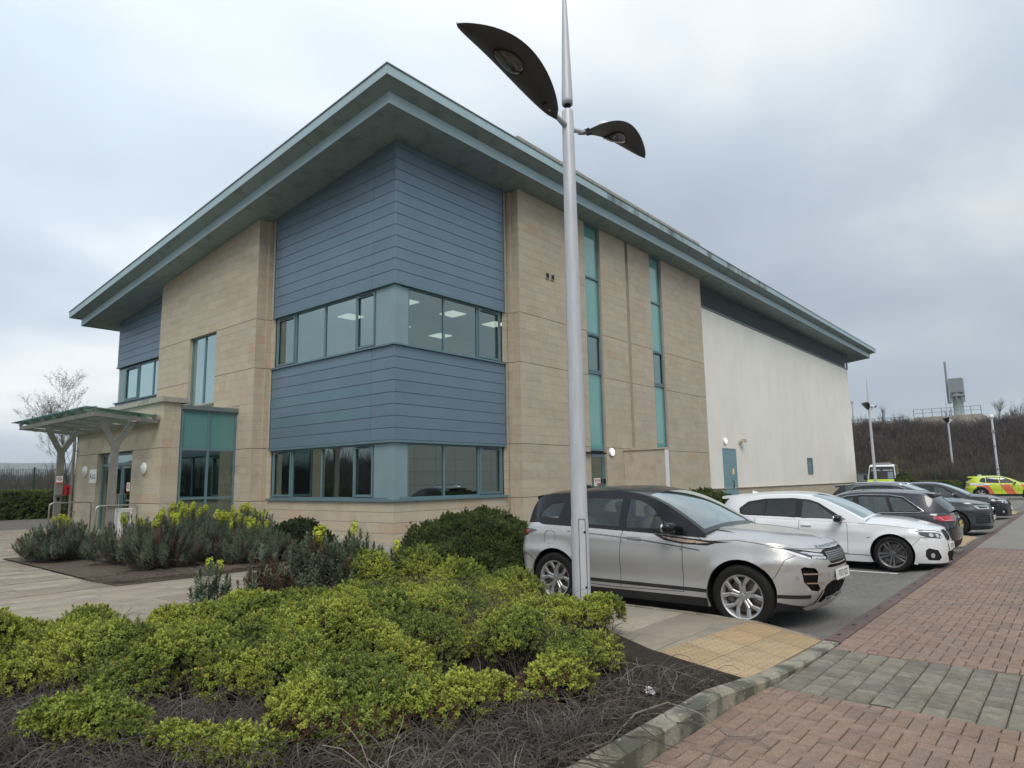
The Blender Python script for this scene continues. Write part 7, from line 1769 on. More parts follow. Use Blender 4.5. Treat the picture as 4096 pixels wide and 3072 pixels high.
CL += [(6.75, 5.7, .22, .35, .35, .25), (6.7, 6.6, .25, .35, .35, .3), (6.8, 7.5, .28, .3, .3, .4), (5.95, 7.6, .3, .3, .3, .38)]
groups_ = [('at the far left of the front bed', -3, 1.2), ('left of the middle of the front bed', 1.2, 2.7), ('across the middle of the front bed', 2.7, 4.2), ('right of the middle of the front bed', 4.2, 5.6), ('round the foot of the nearest lamp post', 5.6, 8)]
for txt, xa, xb in groups_:
    sub_ = [c for c in CL if xa <= c[0] < xb]
    for half, (ya, yb, nm) in enumerate(((0, 5.3, 'nearer'), (5.3, 9, 'farther'))):
        ss_ = [c for c in sub_ if ya <= c[1] < yb]
        if not ss_: continue
        o0 = Vector((sum(c[0] for c in ss_)/len(ss_), sum(c[1] for c in ss_)/len(ss_), .05)); r = empty('low_shrub', o0, '%s low yellow green shrub %s' % (nm, txt), 'shrub', 'low shrubs massed in the front bed')
        dd_ = 980 if o0.length < 6.2 else 760
        P, R, Sc, V = clump_points(ss_, dd_, rr, CL, umin=.12, tuft=.10); scatter('foliage', [p-o0 for p in P], R, Sc, V, T_hebe, r)
        g = G(); 
        def src(q): c = q.choice(ss_); return (c[0]-o0.x+q.uniform(-.3, .3), c[1]-o0.y+q.uniform(-.3, .3), .03)
        twigs(g, 70*len(ss_), src, .1, .35, .25, .52, (.003, .0013), seed=int(xa*10)+half, droop=.2); g.obj('stems', 'twig', r, sub=Z0)
# ---- separate clumps in front of the canopy
def shrub(loc, cl, label, dens=1050, tpl=None, brown=0, tw=120, cat='shrub', group=None, name='low_shrub', jit=.35, sc=1., tm='twig', tuft=.11):
    o0 = Vector(loc); r = empty(name, o0, label, cat, group); P, R, Sc, V = clump_points([(a+o0.x, b+o0.y, c, d, e_, f) for a, b, c, d, e_, f in cl], dens, rr, [(a+o0.x, b+o0.y, c, d, e_, f) for a, b, c, d, e_, f in cl], jit=jit, tuft=tuft)
    Sc = [s*sc for s in Sc]
    tpl = tpl or T_hebe; V = [v % len(tpl) for v in V]; Pl = [p-o0 for p in P]
    if brown:
        lo = [i for i, p in enumerate(Pl) if p.z < .16+.1*rr.random() and rr.random() < brown]; s_ = set(lo)
        if lo: scatter('dead_leaves', [Pl[i] for i in lo], [R[i] for i in lo], [Sc[i] for i in lo], [V[i] % 2 for i in lo], T_hebe_b, r)
        k = [i for i in range(len(Pl)) if i not in s_]; Pl = [Pl[i] for i in k]; R = [R[i] for i in k]; Sc = [Sc[i] for i in k]; V = [V[i] for i in k]
    scatter('foliage', Pl, R, Sc, V, tpl, r)
    g = G()
    def src(q): c = q.choice(cl); return (c[0]*.8+q.uniform(-.05, .05), c[1]*.8+q.uniform(-.05, .05), .01)
    if tw: twigs(g, tw, src, .08, .3, .1, .35, seed=len(label), droop=.2); g.obj('stems', tm, r, sub=Z0)
    return r
shrub((1.70, 4.84, .06), [(-.14, .24, .24, .11, .11, .08), (-.05, .11, .26, .13, .13, .09), (.04, -.02, .25, .13, .13, .09), (.12, -.14, .22, .10, .10, .07)], 'isolated oval green clump among bare twigs near the lower left corner', tuft=.06)
shrub((2.04, 4.08, .06), [(-.12, .18, .19, .08, .08, .06), (-.02, .03, .18, .08, .08, .06), (.09, -.15, .18, .09, .09, .07), (.15, -.30, .15, .08, .08, .07)], 'small broken green clumps low among the bare twigs, right of the oval clump', tuft=.05)
shrub((2.66, 3.72, .06), [(-.03, .22, .22, .18, .18, .15), (0, 0, .18, .19, .19, .17), (.05, -.2, .12, .15, .15, .12)], 'tall front clump with browned lower leaves, centre left of the front bed', brown=.6, tuft=.08)
shrub((3.30, 3.36, .06), [(-.2, .18, .2, .19, .19, .16), (.1, .05, .19, .2, .2, .16), (.38, -.02, .15, .16, .16, .13)], 'broad front clump with rusty patches, nearest the kerb in the middle', brown=.65, tuft=.08)
shrub((4.30, 3.10, .06), [(-.15, .1, .15, .15, .15, .12), (.1, .1, .18, .15, .15, .14), (.35, .2, .15, .12, .12, .12)], 'ragged clump by the kerb with rusty lower leaves', brown=.5, tuft=.08)
shrub((5.25, 3.42, .06), [(0, 0, .13, .13, .13, .11), (.14, .1, .16, .11, .11, .1)], 'small round clump beside the edge of the blister paving', brown=.3, tuft=.07)
shrub((6.25, 4.05, .05), [(-.05, .08, .26, .12, .12, .09), (.08, -.02, .31, .12, .12, .10), (.02, .08, .36, .09, .09, .07)], 'small leggy shrub leaning out just right of the lamp post', tuft=.06, dens=900, tw=60)
shrub((6.9, 8.0, .05), [(0, 0, .42, .16, .16, .15), (.22, -.05, .35, .14, .14, .14), (-.3, .1, .3, .22, .22, .2)], 'sparse upright sprigs between the rounded bush and the silver car', dens=800, tw=50)
# bare twiggy stems at the front of the bed
tw = empty('bare_stems', (2.6, 3.6, .05), 'tangle of bare grey stems along the near edge of the front bed', 'dead stems', kind='stuff')
g = G()
def src1(q):
    while True:
        x = q.uniform(-1.2, 5.6); y = q.uniform(2.42, 6.6)
        if y < edge_y(x)+.35 and (x < 4.0 or (q.random() < .3 and y < 3.0 and x < 5.2)): return (x-2.6, y-3.6, .01)
twigs(g, 8000, src1, .12, .5, .05, .36, (.0030, .0013), 5, droop=.7, segs=5, branch=.3); g.obj('stems', 'twig', tw, sub=Z0, kind='stuff', fix=False)
g = G(); twigs(g, 4200, src1, .12, .45, .06, .38, (.0028, .0012), 51, droop=.6, segs=5, branch=.4); g.obj('grey_stems', 'twig_grey', tw, sub=Z0, kind='stuff', fix=False)
g = G(); twigs(g, 420, src1, .25, .7, .02, .2, (.007, .0035), 52, droop=.8, segs=6, branch=.7); g.obj('thick_stems', 'twig', tw, sub=Z0, kind='stuff', fix=False)
P_ = [src1(random.Random(900+i)) for i in range(2600)]; scatter('leaf_litter', [(a, b, .012+.01*(i % 3)) for i, (a, b, c) in enumerate(P_)], [(1.5+.5*sin(i), .5*cos(i*2.), i*1.7) for i in range(2600)], [.7+.3*(i % 3) for i in range(2600)], [i % 2 for i in range(2600)], T_lit, tw)
g = G()
def src2(q): return (q.uniform(.6, 5.4)-2.6, q.uniform(2.42, 3.3)-3.6, .015)
twigs(g, 130, src2, .2, .6, .03, .22, (.0035, .0018), 6, droop=.8, segs=6); g.obj('pale_stems', 'twig_pale', tw, sub=Z0, kind='stuff', fix=False)
g = G(); twigs(g, 26, lambda q: (q.uniform(2.15, 2.4)-2.6, q.uniform(2.6, 2.9)-3.6, .0), .2, .5, .15, .38, (.0035, .0018), 8, droop=.1, segs=5); g.obj('pale_stems', 'twig_pale', tw, sub=Z0, kind='stuff', fix=False)
g = G(); rr3 = random.Random(4)
for i in range(9000):
    x, y = rr3.uniform(-.5, 6.0), rr3.uniform(2.38, 4.6)
    if y > edge_y(x)+.4 or (x > 5.0 and (y > 2.9+(x-5)*.9 or x > 5.65)): continue
    a = rr3.uniform(0, 3.14); s = rr3.uniform(.006, .022); w = s*rr3.uniform(.2, .6); z = .06; tz = rr3.uniform(-.004, .008)
    g.add([(x+cos(a)*s-2.6, y+sin(a)*s-3.6, z-.05+tz), (x-sin(a)*w-2.6, y+cos(a)*w-3.6, z-.05+.008), (x-cos(a)*s-2.6, y-sin(a)*s-3.6, z-.05), (x+sin(a)*w-2.6, y-cos(a)*w-3.6, z-.05+.004)], [(0, 1, 2, 3)])
g.obj('bark_chips', 'bark_chip', tw, sub=Z0, kind='stuff', fix=False)
# fallen branch and scrap of plastic
br = empty('fallen_branch', (4.45, 1.95, .004), 'thin forked dead branch lying on the brick drive by the kerb', 'branch')
g = G(); g.tube([(.0, .42, .16), (.02, .2, .13), (.05, .02, .015), (.12, -.12, .02), (.02, -.28, .012)], [.006, .006, .005, .004, .002], 5); g.tube([(.05, .02, .015), (-.2, .0, .02), (-.42, -.06, .012), (-.62, -.02, .01)], [.004, .004, .003, .002], 5); g.tube([(.12, -.12, .02), (.3, -.16, .015), (.42, -.3, .01)], [.003, .003, .002], 4); g.tube([(-.2, 0, .02), (-.28, -.14, .01)], [.003, .002], 4); g.tube([(.0, .42, .16), (-.3, .5, .15), (-.7, .45, .10), (-1.0, .6, .05)], [.006, .006, .005, .004], 5)
g.obj('twig', 'twig_pale', br, sub=Z0)
lt = empty('plastic_scrap', (4.86, 2.72, .06), 'crumpled clear plastic scrap on the soil near the blister paving', 'litter'); g = G(); rr4 = random.Random(2); n_ = 6
vs = [(i*.022-.055+rr4.uniform(-.01, .01), j*.018-.045+rr4.uniform(-.01, .01), .012+rr4.uniform(0, .05)*(1-abs(i-2.5)/4)) for i in range(n_) for j in range(n_)]
g.add(vs, [(i*n_+j, i*n_+j+1, (i+1)*n_+j+1, (i+1)*n_+j) for i in range(n_-1) for j in range(n_-1)]); g.obj('film', 'vinyl_white', lt, sub=Z0)
# ---- spurge plants
def spurge(loc, h, rad, nsh, nfl, label, group, seed, flz=1., brown=0., spread=1., lsc=1.):
    o0 = Vector(loc); r = empty('spurge_plant', o0, label, 'shrub', group); q = random.Random(seed); st = G(); P, R, Sc, V = [], [], [], []; fl = []
    for i in range(nsh):
        a = q.uniform(0, 2*pi); k = sqrt(q.random()); hh = h*(1-.62*k**2.2)*q.uniform(.78, 1.05); b = Vector((cos(a)*rad*k*.25, sin(a)*rad*k*.25, 0)); t = Vector((cos(a)*rad*k*spread, sin(a)*rad*k*spread, hh))
        m = b.lerp(t, .5)+Vector((cos(a)*rad*k*.15, sin(a)*rad*k*.15, -.05*h)); d = (t-m).normalized()
        st.tube([b, m, t], [.007, .006, .004], 4, cap=False); 
        P.append(t-d*.07); R.append(up_rot(d+Vector((0, 0, .5)), q.uniform(0, 6))[:]); Sc.append(q.uniform(1.1, 1.5)); V.append(q.randrange(3))
        for w_ in (.17, .28, .38, .48):
            if q.random() < .85 and (t-b).length > w_+.15: pp = t-d*w_ if w_ < .2 else m.lerp(t, .6-(w_-.2)*2); P.append(pp); R.append(up_rot(d+Vector((q.uniform(-.5, .5), q.uniform(-.5, .5), .4)), q.uniform(0, 6))[:]); Sc.append(q.uniform(.9, 1.3)); V.append(q.randrange(3))
        fl.append((k+q.uniform(0, .05) if flz > 1 else k*.8+q.uniform(-.1, .4), t, d))
    fl.sort(key=lambda f: f[0])
    if brown:
        idx = [i for i in range(len(P)) if q.random() < brown]; s_ = set(idx)
        scatter('dead_leaves', [P[i] for i in idx], [R[i] for i in idx], [Sc[i] for i in idx], [V[i] % 2 for i in idx], T_spb, r)
        kk = [i for i in range(len(P)) if i not in s_]; P, R, Sc, V = [P[i] for i in kk], [R[i] for i in kk], [Sc[i] for i in kk], [V[i] for i in kk]
    scatter('foliage', P, R, [v*lsc for v in Sc], V, T_sp, r)
    twigs(st, int(nsh*.5), lambda w_: (w_.uniform(-.3, .3)*rad, w_.uniform(-.3, .3)*rad, .0), rad*.3, rad*.95, .02, h*.5, (.006, .003), seed, droop=.4); st.obj('stems', 'twig', r, sub=Z0, fix=False)
    for k, t, d in fl[:nfl]:
        s = q.uniform(.85, 1.35)*flz; o = ob('flower_head', q.choice(FL), r, loc=t+Vector((0, 0, .15*s*lsc+.01)), rot=up_rot(d+Vector((0, 0, 1.5)), q.uniform(0, 6))); o.scale = (s, s, s*q.uniform(.8, 1.2))
    return r
gB = 'flowering spurge in the paved planting bed'
for (x, y, h, rad, ns_, nf, lab, br_) in (
    (5.35, 18.2, .78, .80, 190, 9, 'blue green spurge dome at the left end of the far bed, few flowers', .0),
    (6.0, 16.3, .85, .75, 120, 9, 'thin woody spurge second from the left in the far bed', .1),
    (6.0, 14.55, .95, .80, 200, 12, 'dark woody spurge in the front corner of the far bed', .12),
    (7.1, 16.2, 1.08, .9, 170, 32, 'tallest spurge with a crowd of lime flower heads in front of the handrails', .05),
    (7.6, 15.0, .85, .8, 150, 22, 'spurge with scattered lime flowers right of the tallest one', .08),
    (8.5, 15.9, .95, .8, 160, 24, 'spurge with tall lime flowers in front of the glazed lobby', .05),
    (7.55, 13.75, .68, .72, 190, 8, 'dense blue green spurge at the right front of the far bed', .02)):
    spurge((x, y-.45, gz(x, y)), h, rad*1.08, ns_, nf, lab, gB, int(x*100+y), brown=br_, flz=.95)
shrub((8.75, 13.75, .06), [(0, 0, .28, .55, .55, .5), (.35, -.25, .2, .4, .4, .3)], 'dark small leaved bush at the right tip of the far bed', dens=480, tpl=T_dark, tw=30, sc=1.2, name='dark_bush')
g = G(); dz_ = lambda q: (q.uniform(4.7, 9.4), q.uniform(12.6, 15), gz(6, 14)+.0)
dbt = empty('fallen_twigs', (6.5, 13.4, .07), 'fallen brown twigs on the soil of the far bed', 'dead stems', kind='stuff'); twigs(g, 1100, lambda q: (q.uniform(4.65, 9.3)-6.5, q.uniform(12.6, 13.7)-13.4, .0), .15, .5, .0, .06, (.006, .003), 12, droop=.9); g.obj('twigs', 'bark_chip', dbt, sub=Z0, fix=False, kind='stuff')
gC = 'spurge at the back of the front bed'
spurge((5.25, 7.75, .05), .82, .5, 80, 3, 'upright spurge with reddish tips and two tall lime spikes, back of the front bed', gC, 71, brown=.15, spread=.9, lsc=1.25, flz=1.25)
spurge((4.55, 7.8, .05), .68, .42, 70, 0, 'withered brown spurge stems at the back of the front bed', gC, 72, brown=.85, lsc=1.25, flz=1.25)
spurge((5.95, 7.85, .05), .78, .45, 80, 2, 'blue green spurge, rightmost at the back of the front bed', gC, 73, brown=.1, lsc=1.25, flz=1.25)
spurge((3.75, 7.55, .05), .74, .22, 14, 2, 'young spurge with two big lime flower heads standing over the path', gC, 74, lsc=1.25, flz=1.25)
spurge((6.6, 7.75, .05), .6, .15, 8, 1, 'small spurge sprig with one lime flower beside the rounded bush', gC, 75, lsc=1.25, flz=1.25)
# ---- clipped bushes and hedges
def dome(loc, rx, ry, rz, label, tpl, n, sc, name='rounded_bush', cat='bush', box=False, group=None, lump=.13):
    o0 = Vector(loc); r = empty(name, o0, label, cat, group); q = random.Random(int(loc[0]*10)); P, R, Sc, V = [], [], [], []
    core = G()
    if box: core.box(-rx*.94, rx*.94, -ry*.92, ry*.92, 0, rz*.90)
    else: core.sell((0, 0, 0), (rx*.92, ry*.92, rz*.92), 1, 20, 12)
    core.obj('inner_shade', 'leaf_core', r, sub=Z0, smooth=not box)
    for i in range(n):
        if box:
            f = q.random(); A1, A2, A3_ = 4*rx*ry, 4*rx*rz*1.0, 2*ry*rz; T = A1+A2+A3_
            if f < A1/T: p = Vector((q.uniform(-rx, rx), q.uniform(-ry, ry), rz)); nn = Vector((0, 0, 1))
            elif f < (A1+A2)/T: s = q.choice((-1, 1)); p = Vector((q.uniform(-rx, rx), s*ry, q.uniform(0, rz))); nn = Vector((0, s, .2))
            else: s = q.choice((-1, 1)); p = Vector((s*rx, q.uniform(-ry, ry), q.uniform(0, rz))); nn = Vector((s, 0, .2))
        else:
            u = q.uniform(-.05, 1); a = q.uniform(0, 2*pi); s = sqrt(1-u*u); d = Vector((s*cos(a), s*sin(a), u)); p = Vector((d.x*rx, d.y*ry, d.z*rz)); nn = Vector((d.x/rx, d.y/ry, d.z/rz)).normalized()
        lm = 1+lump*noise.noise((p+o0)*1.6)+lump*.8*noise.noise((p+o0)*4.5)-q.random()**2*.07+(q.random()**12)*.06; p = Vector((p.x*lm, p.y*lm, p.z*lm))
        nn = nn+Vector((q.uniform(-.5, .5), q.uniform(-.5, .5), q.uniform(-.3, .6))); P.append(p); R.append(up_rot(nn, q.uniform(0, 6))[:]); Sc.append(sc*q.uniform(.8, 1.3)); V.append(q.randrange(len(tpl)))
    scatter('foliage', P, R, Sc, V, tpl, r); return r
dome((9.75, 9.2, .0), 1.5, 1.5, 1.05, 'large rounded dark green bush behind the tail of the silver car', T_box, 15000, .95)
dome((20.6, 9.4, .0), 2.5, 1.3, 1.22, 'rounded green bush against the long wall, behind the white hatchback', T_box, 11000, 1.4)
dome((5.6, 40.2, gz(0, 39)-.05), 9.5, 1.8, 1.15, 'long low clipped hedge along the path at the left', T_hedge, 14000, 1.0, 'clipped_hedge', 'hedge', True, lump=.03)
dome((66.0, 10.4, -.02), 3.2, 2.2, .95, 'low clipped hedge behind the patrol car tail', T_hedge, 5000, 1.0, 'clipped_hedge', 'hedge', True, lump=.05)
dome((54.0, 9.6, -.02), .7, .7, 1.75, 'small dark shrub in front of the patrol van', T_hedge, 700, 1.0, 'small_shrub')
# gravel stones
pb = G(); pb.sell((0, 0, 0), (.014, .011, .008), .9, 5, 3); TP = [template('pebble', pb, 'gravel', True)]
q = random.Random(3); P = []
for i in range(16000):
    f = q.random()
    x, y = (q.uniform(10.47, 12.3), q.uniform(12.57, 22.2)) if f < .62 else (q.uniform(11.2, 17.4), q.uniform(12.7, 14.6))
    P.append((x, y, gz(x, y)+.002))
o = scatter('gravel_stones', P, [(q.uniform(-.5, .5), q.uniform(-.5, .5), q.uniform(0, 6)) for _ in P], [q.uniform(.7, 1.7) for _ in P], [0]*len(P), TP, None, kind='stuff')
# ================================================================== background
def branch_tree(g, base, h, spread, depth, seed, r0=.12, nb=4, tips=None, lean=(0, 0), sides=4, up=.55):
    q = random.Random(seed)
    def rec(p, d, L_, r, lv):
        n = 4; pts = [p]; dd = d.copy()
        for i in range(n):
            dd = (dd+Vector((q.uniform(-.16, .16), q.uniform(-.16, .16), q.uniform(-.05, .12)))).normalized(); pts.append(pts[-1]+dd*L_/n)
        g.tube(pts, [r*(1-.55*i/n) for i in range(n+1)], sides if lv > 1 else 3, cap=False)
        if lv <= 0:
            if tips is not None: tips.extend(pts[1:])
            return
        k = nb+(1 if q.random() < .4 else 0)
        for i in range(k):
            t = q.uniform(.3, 1.); j = min(int(t*n), n-1); b = pts[j].lerp(pts[j+1], t*n-j if t < 1 else 1); a = q.uniform(0, 2*pi); s = q.uniform(.45, .95)*spread
            side = Vector((cos(a), sin(a), 0)); nd = (dd*(1-s*.45)+side*s+Vector((0, 0, up*.4))).normalized(); rec(b, nd, L_*q.uniform(.5, .75), r*.5, lv-1)
        rec(pts[-1], dd, L_*.6, r*.45, lv-1)
    rec(Vector(base), Vector((lean[0], lean[1], 1)).normalized(), h*.42, r0, depth)
# budding tree behind the porch
def tree(loc, h, seed, label, depth=4, spread=.8, group=None, bud=0, m='bark', r0=.12, nb=4, name='bare_tree'):
    r = empty(name, loc, label, 'tree', group); g = G(); tips = []; branch_tree(g, (0, 0, 0), h, spread, depth, seed, r0, nb, tips)
    k = h/max(v[2] for v in g.v); g.v = [(a*k, b*k, c*k) for a, b, c in g.v]
    nt = 5*(4 if 1 else 3); n1 = 5*4
    tg, cg = G(), G(); tg.v = g.v; cg.v = g.v; tg.f = g.f[:16]; tg.mi = [0]*16; tg.t = [(1, 1, 1, 1)]*16; cg.f = g.f[16:]; cg.mi = [0]*len(cg.f); cg.t = [(1, 1, 1, 1)]*len(cg.f)
    for nm, q_ in (('trunk', tg), ('crown', cg)):
        used = sorted({i for f in q_.f for i in f}); mp_ = {o_: j for j, o_ in enumerate(used)}; ob(nm, mesh(nm, [q_.v[i] for i in used], [tuple(mp_[i] for i in f) for f in q_.f], m), r)
    if bud:
        q = random.Random(seed); P = []
        for t in tips:
            for _ in range(bud): P.append(t*k+Vector((q.uniform(-.05, .05), q.uniform(-.05, .05), q.uniform(-.05, .05))))
        scatter('buds', P, [(q.uniform(-1, 1), q.uniform(-1, 1), q.uniform(0, 6)) for _ in P], [q.uniform(.6, 1.3) for _ in P], [0]*len(P), T_bud, r)
    return r
bg_ = G(); 
for k in range(3): leafq(bg_, (0, 0, 0), (cos(k*2.1), sin(k*2.1), .8), (0, 0, 1), .11, .06)
bg_.v = [(a*.5, b*.5, c*.5) for a, b, c in bg_.v]
T_bud = [template('bud', bg_, 'bud')]
tree((17.0, 56.0, 0), 10.3, 12, 'budding tree with an open round crown behind the porch', depth=5, spread=.9, bud=1, r0=.06, nb=3)
gT = 'slender bare trees beyond the left fence'
for i, (x, y, h, lab) in enumerate(((7.2, 62, 6.6, 'thin bare tree at the left edge of the picture'), (10.6, 66, 7.2, 'thin bare tree just right of the left edge, beyond the fence'), (5.0, 58, 7.5, 'leaning bare tree half cut off by the left edge'))):
    tree((x, y, 0), h, 30+i, lab, depth=3, spread=.5, group=gT, r0=.07, nb=4)
# scrub templates
def scrub_tpl(seed, h, n, m, wide=1., sides=3):
    g = G(); q = random.Random(seed)
    for i in range(n):
        a = q.uniform(0, 2*pi); k = q.random()**.6; hh = h*q.uniform(.6, 1)*(1-.3*k); b = Vector((q.uniform(-.2, .2), q.uniform(-.2, .2), 0)); t = Vector((cos(a)*wide*k, sin(a)*wide*k, hh)); md = b.lerp(t, .5)+Vector((q.uniform(-.15, .15), q.uniform(-.15, .15), .1))
        g.tube([b, md, t], [.022, .014, .004], sides, cap=False)
        for j in range(4):
            p = md.lerp(t, q.uniform(0, .9)); e_ = p+Vector((q.uniform(-.45, .45), q.uniform(-.45, .45), q.uniform(.1, .6))); g.tube([p, e_], [.010, .003], 3, cap=False)
    return template('scrub', g, m)
T_scr = [scrub_tpl(k, 2.6, 30, 'twig_far', 1.3) for k in range(3)]
T_tall = [scrub_tpl(10+k, 4.6, 26, 'twig_far', 1.5) for k in range(2)]
T_och = [scrub_tpl(20+k, 1.8, 40, 'twig_ochre', 1.1) for k in range(2)]
# embankment on the right
def emb_z(rad): return cv([(70, 0), (74, .6), (96, 7.0), (100, 7.3), (140, 7.5)], rad)
vs, fs = [], []; NA, NR = 60, 14
for i in range(NA+1):
    az = radians(-25+62*i/NA)
    for j in range(NR+1): rad = 68+j*(150-68)/NR if j > 8 else 68+j*4; vs.append((rad*cos(az), rad*sin(az), emb_z(rad)+.35*noise.noise(Vector((rad*.1, az*8, 0))) if j else -.1))
fs = [(i*(NR+1)+j, (i+1)*(NR+1)+j, (i+1)*(NR+1)+j+1, i*(NR+1)+j+1) for i in range(NA) for j in range(NR)]
mat('bank_soil', (.072, .060, .052), .95, var=.3, scale=.5, bump=1, bscale=4, col2=(.07, .066, .04), c2scale=.15)
ob('embankment', mesh('embankment', vs, fs, 'bank_soil', True), None, kind='structure')
q = random.Random(8); P, R, Sc, V = [], [], [], []; P2, V2, S2 = [], [], []
for i in range(3600):
    az = radians(q.uniform(-8, 30)); rad = q.uniform(71, 104); x, y = rad*cos(az), rad*sin(az)
    if (y > 13 and x < 63) or (rad > 94 and (3.6 < math.degrees(az) < 9.5 or q.random() < .5)): continue
    ochre = noise.noise(Vector((az*30, rad*.12, 5))) > .25 and rad < 84
    if ochre or (rad < 76 and q.random() < .4): P2.append((x, y, emb_z(rad)-.1)); V2.append(q.randrange(2)); S2.append(q.uniform(.7, 1.4))
    else: P.append((x, y, emb_z(rad)-.1)); V.append(q.randrange(3) if rad < 97 or q.random() < .8 else 3+q.randrange(2)); Sc.append(q.uniform(.6, 1.2) if rad < 91 else q.uniform(.3, .95))
spin = lambda n: [(q.uniform(-.15, .15), q.uniform(-.15, .15), q.uniform(0, 6.28)) for _ in range(n)]
scatter('bank_scrub', P, spin(len(P)), Sc, V, T_scr+T_tall, None, kind='stuff'); scatter('bank_undergrowth', P2, spin(len(P2)), S2, V2, T_och, None, kind='stuff')
# mast with its railed platform
mm = empty('radio_mast', (104.4, 11.6, 8.3), 'grey cylindrical radio mast with boxed head and tall side antenna on the embankment', 'mast')
mm.scale = (.72, .72, .90)
mat('mast_green', (.22, .27, .26), .6, var=.06); mat('mast_grey', (.25, .27, .28), .5, .2)
g = G(); g.lathe([(1.15, 0), (1.15, .25), (.85, .3), (.80, 3.6), (.9, 3.65)], 20); g.obj('column', 'mast_green', mm, sub=Z0, smooth=True)
g = G(); g.box(-1.1, 1.1, -1.05, 1.05, 4.3, 6.35); g.obj('antenna_housing', 'mast_grey', mm, sub=Z0)
g = G(); g.lathe([(1.15, 3.7), (1.2, 3.75), (1.2, 3.9), (1.0, 4.0), (1.0, 4.3)], 16)
for k in range(8): a = k*pi/4; g.box(1.05*cos(a)-.08, 1.05*cos(a)+.08, 1.05*sin(a)-.08, 1.05*sin(a)+.08, 2.9, 4.2)
g.obj('head_frame', 'mast_grey', mm, sub=Z0)
g = G(); g.box(-.1, .1, 1.25, 1.6, 2.8, 9.0); g.box(-.1, .1, 1.0, 1.3, 2.8, 3.0)
for k in range(10): g.box(-.06, .06, 1.0, 1.3, 3.2+k*.28, 3.28+k*.28)
g.obj('side_antenna', 'mast_grey', mm, sub=Z0)
pl = empty('railed_platform', (103, 12, 7.6), 'flat concrete platform with thin railings round the mast', 'platform')
g = G(); g.box(-3, 6, -3.2, 4.1, -.4, 1.35); g.obj('slab', 'concrete', pl, sub=Z0)
for k in range(8): g = G(); y = -3.15+k*1.03; g.box(-2.98, -2.92, y-.04, y+.04, 1.35, 2.35); g.obj('post', 'mast_grey', pl, sub=Z0)
for z in (1.85, 2.33): g = G(); g.box(-2.97, -2.93, -3.2, 4.1, z, z+.05); g.obj('rail', 'mast_grey', pl, sub=Z0)
# motorway rail on the bank, left of the mast
rl = empty('bank_railing', (102, 24, 8.2), 'low railing along the top of the embankment beyond the render wall', 'railing')
for k in range(14): g = G(); g.box(-.03, .03, -7+k*1, -6.94+k*1, 0, 1.1); g.obj('post', 'mast_grey', rl, sub=Z0)
for z in (.55, 1.05): g = G(); g.box(-.02, .02, -7, 6.5, z, z+.06); g.obj('rail', 'mast_grey', rl, sub=Z0)
g = G(); g.box(.0, .1, -7, 6.5, .0, .3); g.obj('edge_beam', 'concrete', rl, sub=Z0)
fp = empty('far_pole', (99, 23.0, 7.8), 'slim grey pole behind the nearer far lamp', 'pole'); g = G(); g.lathe([(.12, 0), (.1, 3.6), (.2, 3.6), (.2, 3.9), (.001, 4)], 8); g.obj('column', 'lamp_column', fp, sub=Z0)
# skyline trees
gS = 'bare trees on the skyline of the embankment'
for i, (az, rad, h) in enumerate(((14.2, 101, 3.4), (11.2, 103, 4.2), (7.2, 108, 3.4), (4.2, 104, 4.0), (3.3, 110, 3.4), (1.6, 106, 6.0))):
    a = radians(az); tree((rad*cos(a), rad*sin(a), emb_z(rad)-.2), h, 60+i, '%s bare tree on the skyline of the embankment' % ('leftmost', 'second', 'third', 'fourth', 'fifth', 'rightmost and tallest')[i], depth=3, spread=.55, group=gS, r0=.06, nb=4)
# cabinets
cb_ = empty('service_cabinet', (66.5, 14.6, 0), 'grey metal service cabinet behind the dark hatchback', 'cabinet'); g = G(); g.box(-.45, .45, -.85, .85, 0, 1.75); g.obj('casing', 'mast_grey', cb_, sub=Z0); g = G(); g.box(-.5, .5, -.9, .9, 1.75, 1.82); g.obj('lid', 'mast_grey', cb_, sub=Z0)
cb_ = empty('marker_post', (64.5, 11.6, 0), 'small white marker post with a black plate on the hedge', 'marker post'); g = G(); g.box(-.15, .15, -.3, .3, 0, 1.45); g.obj('post', 'vinyl_white', cb_, sub=Z0); g = G(); g.box(-.17, -.155, -.2, .2, 1.0, 1.3); g.obj('plate', 'mast_grey', cb_, sub=Z0)
# fences
mat('fence_green', (.02, .045, .035), .5)
def fence(p0, p1, h, label, post=2.7, wires=.2, wr=.006):
    a, b = Vector(p0), Vector(p1); L_ = (b-a).length; r = empty('mesh_fence', a, label, 'fence', 'green mesh fences'); d = (b-a)/L_
    for k in range(int(L_/post)+1):
        p = d*k*post; g = G(); g.box(p.x-.04, p.x+.04, p.y-.04, p.y+.04, 0, h+.12); g.obj('post', 'fence_green', r, sub=Z0)
    g = G()
    for k in range(int(L_/wires)): p = d*k*wires; g.add([(p.x-d.x*wr, p.y-d.y*wr, .05), (p.x+d.x*wr, p.y+d.y*wr, .05), (p.x+d.x*wr, p.y+d.y*wr, h), (p.x-d.x*wr, p.y-d.y*wr, h)], [(0, 1, 2, 3)])
    for k in range(9): z = .1+k*(h-.1)/8; q_ = d*L_; g.add([(0, 0, z-.006), (q_.x, q_.y, z-.006), (q_.x, q_.y, z+.006), (0, 0, z+.006)], [(0, 1, 2, 3)])
    g.obj('mesh_wires', 'fence_green', r, sub=Z0, fix=False, kind='stuff')
fence((-12.5, 44.6, .2), (30, 42.2, .2), 2.5, 'green mesh fence behind the clipped hedge at the left', 6.0, .10, .010)
fence((66.5, 30, 0), (66.5, -22, 0), 2.6, 'green mesh fence at the foot of the embankment', 3.4, .15)
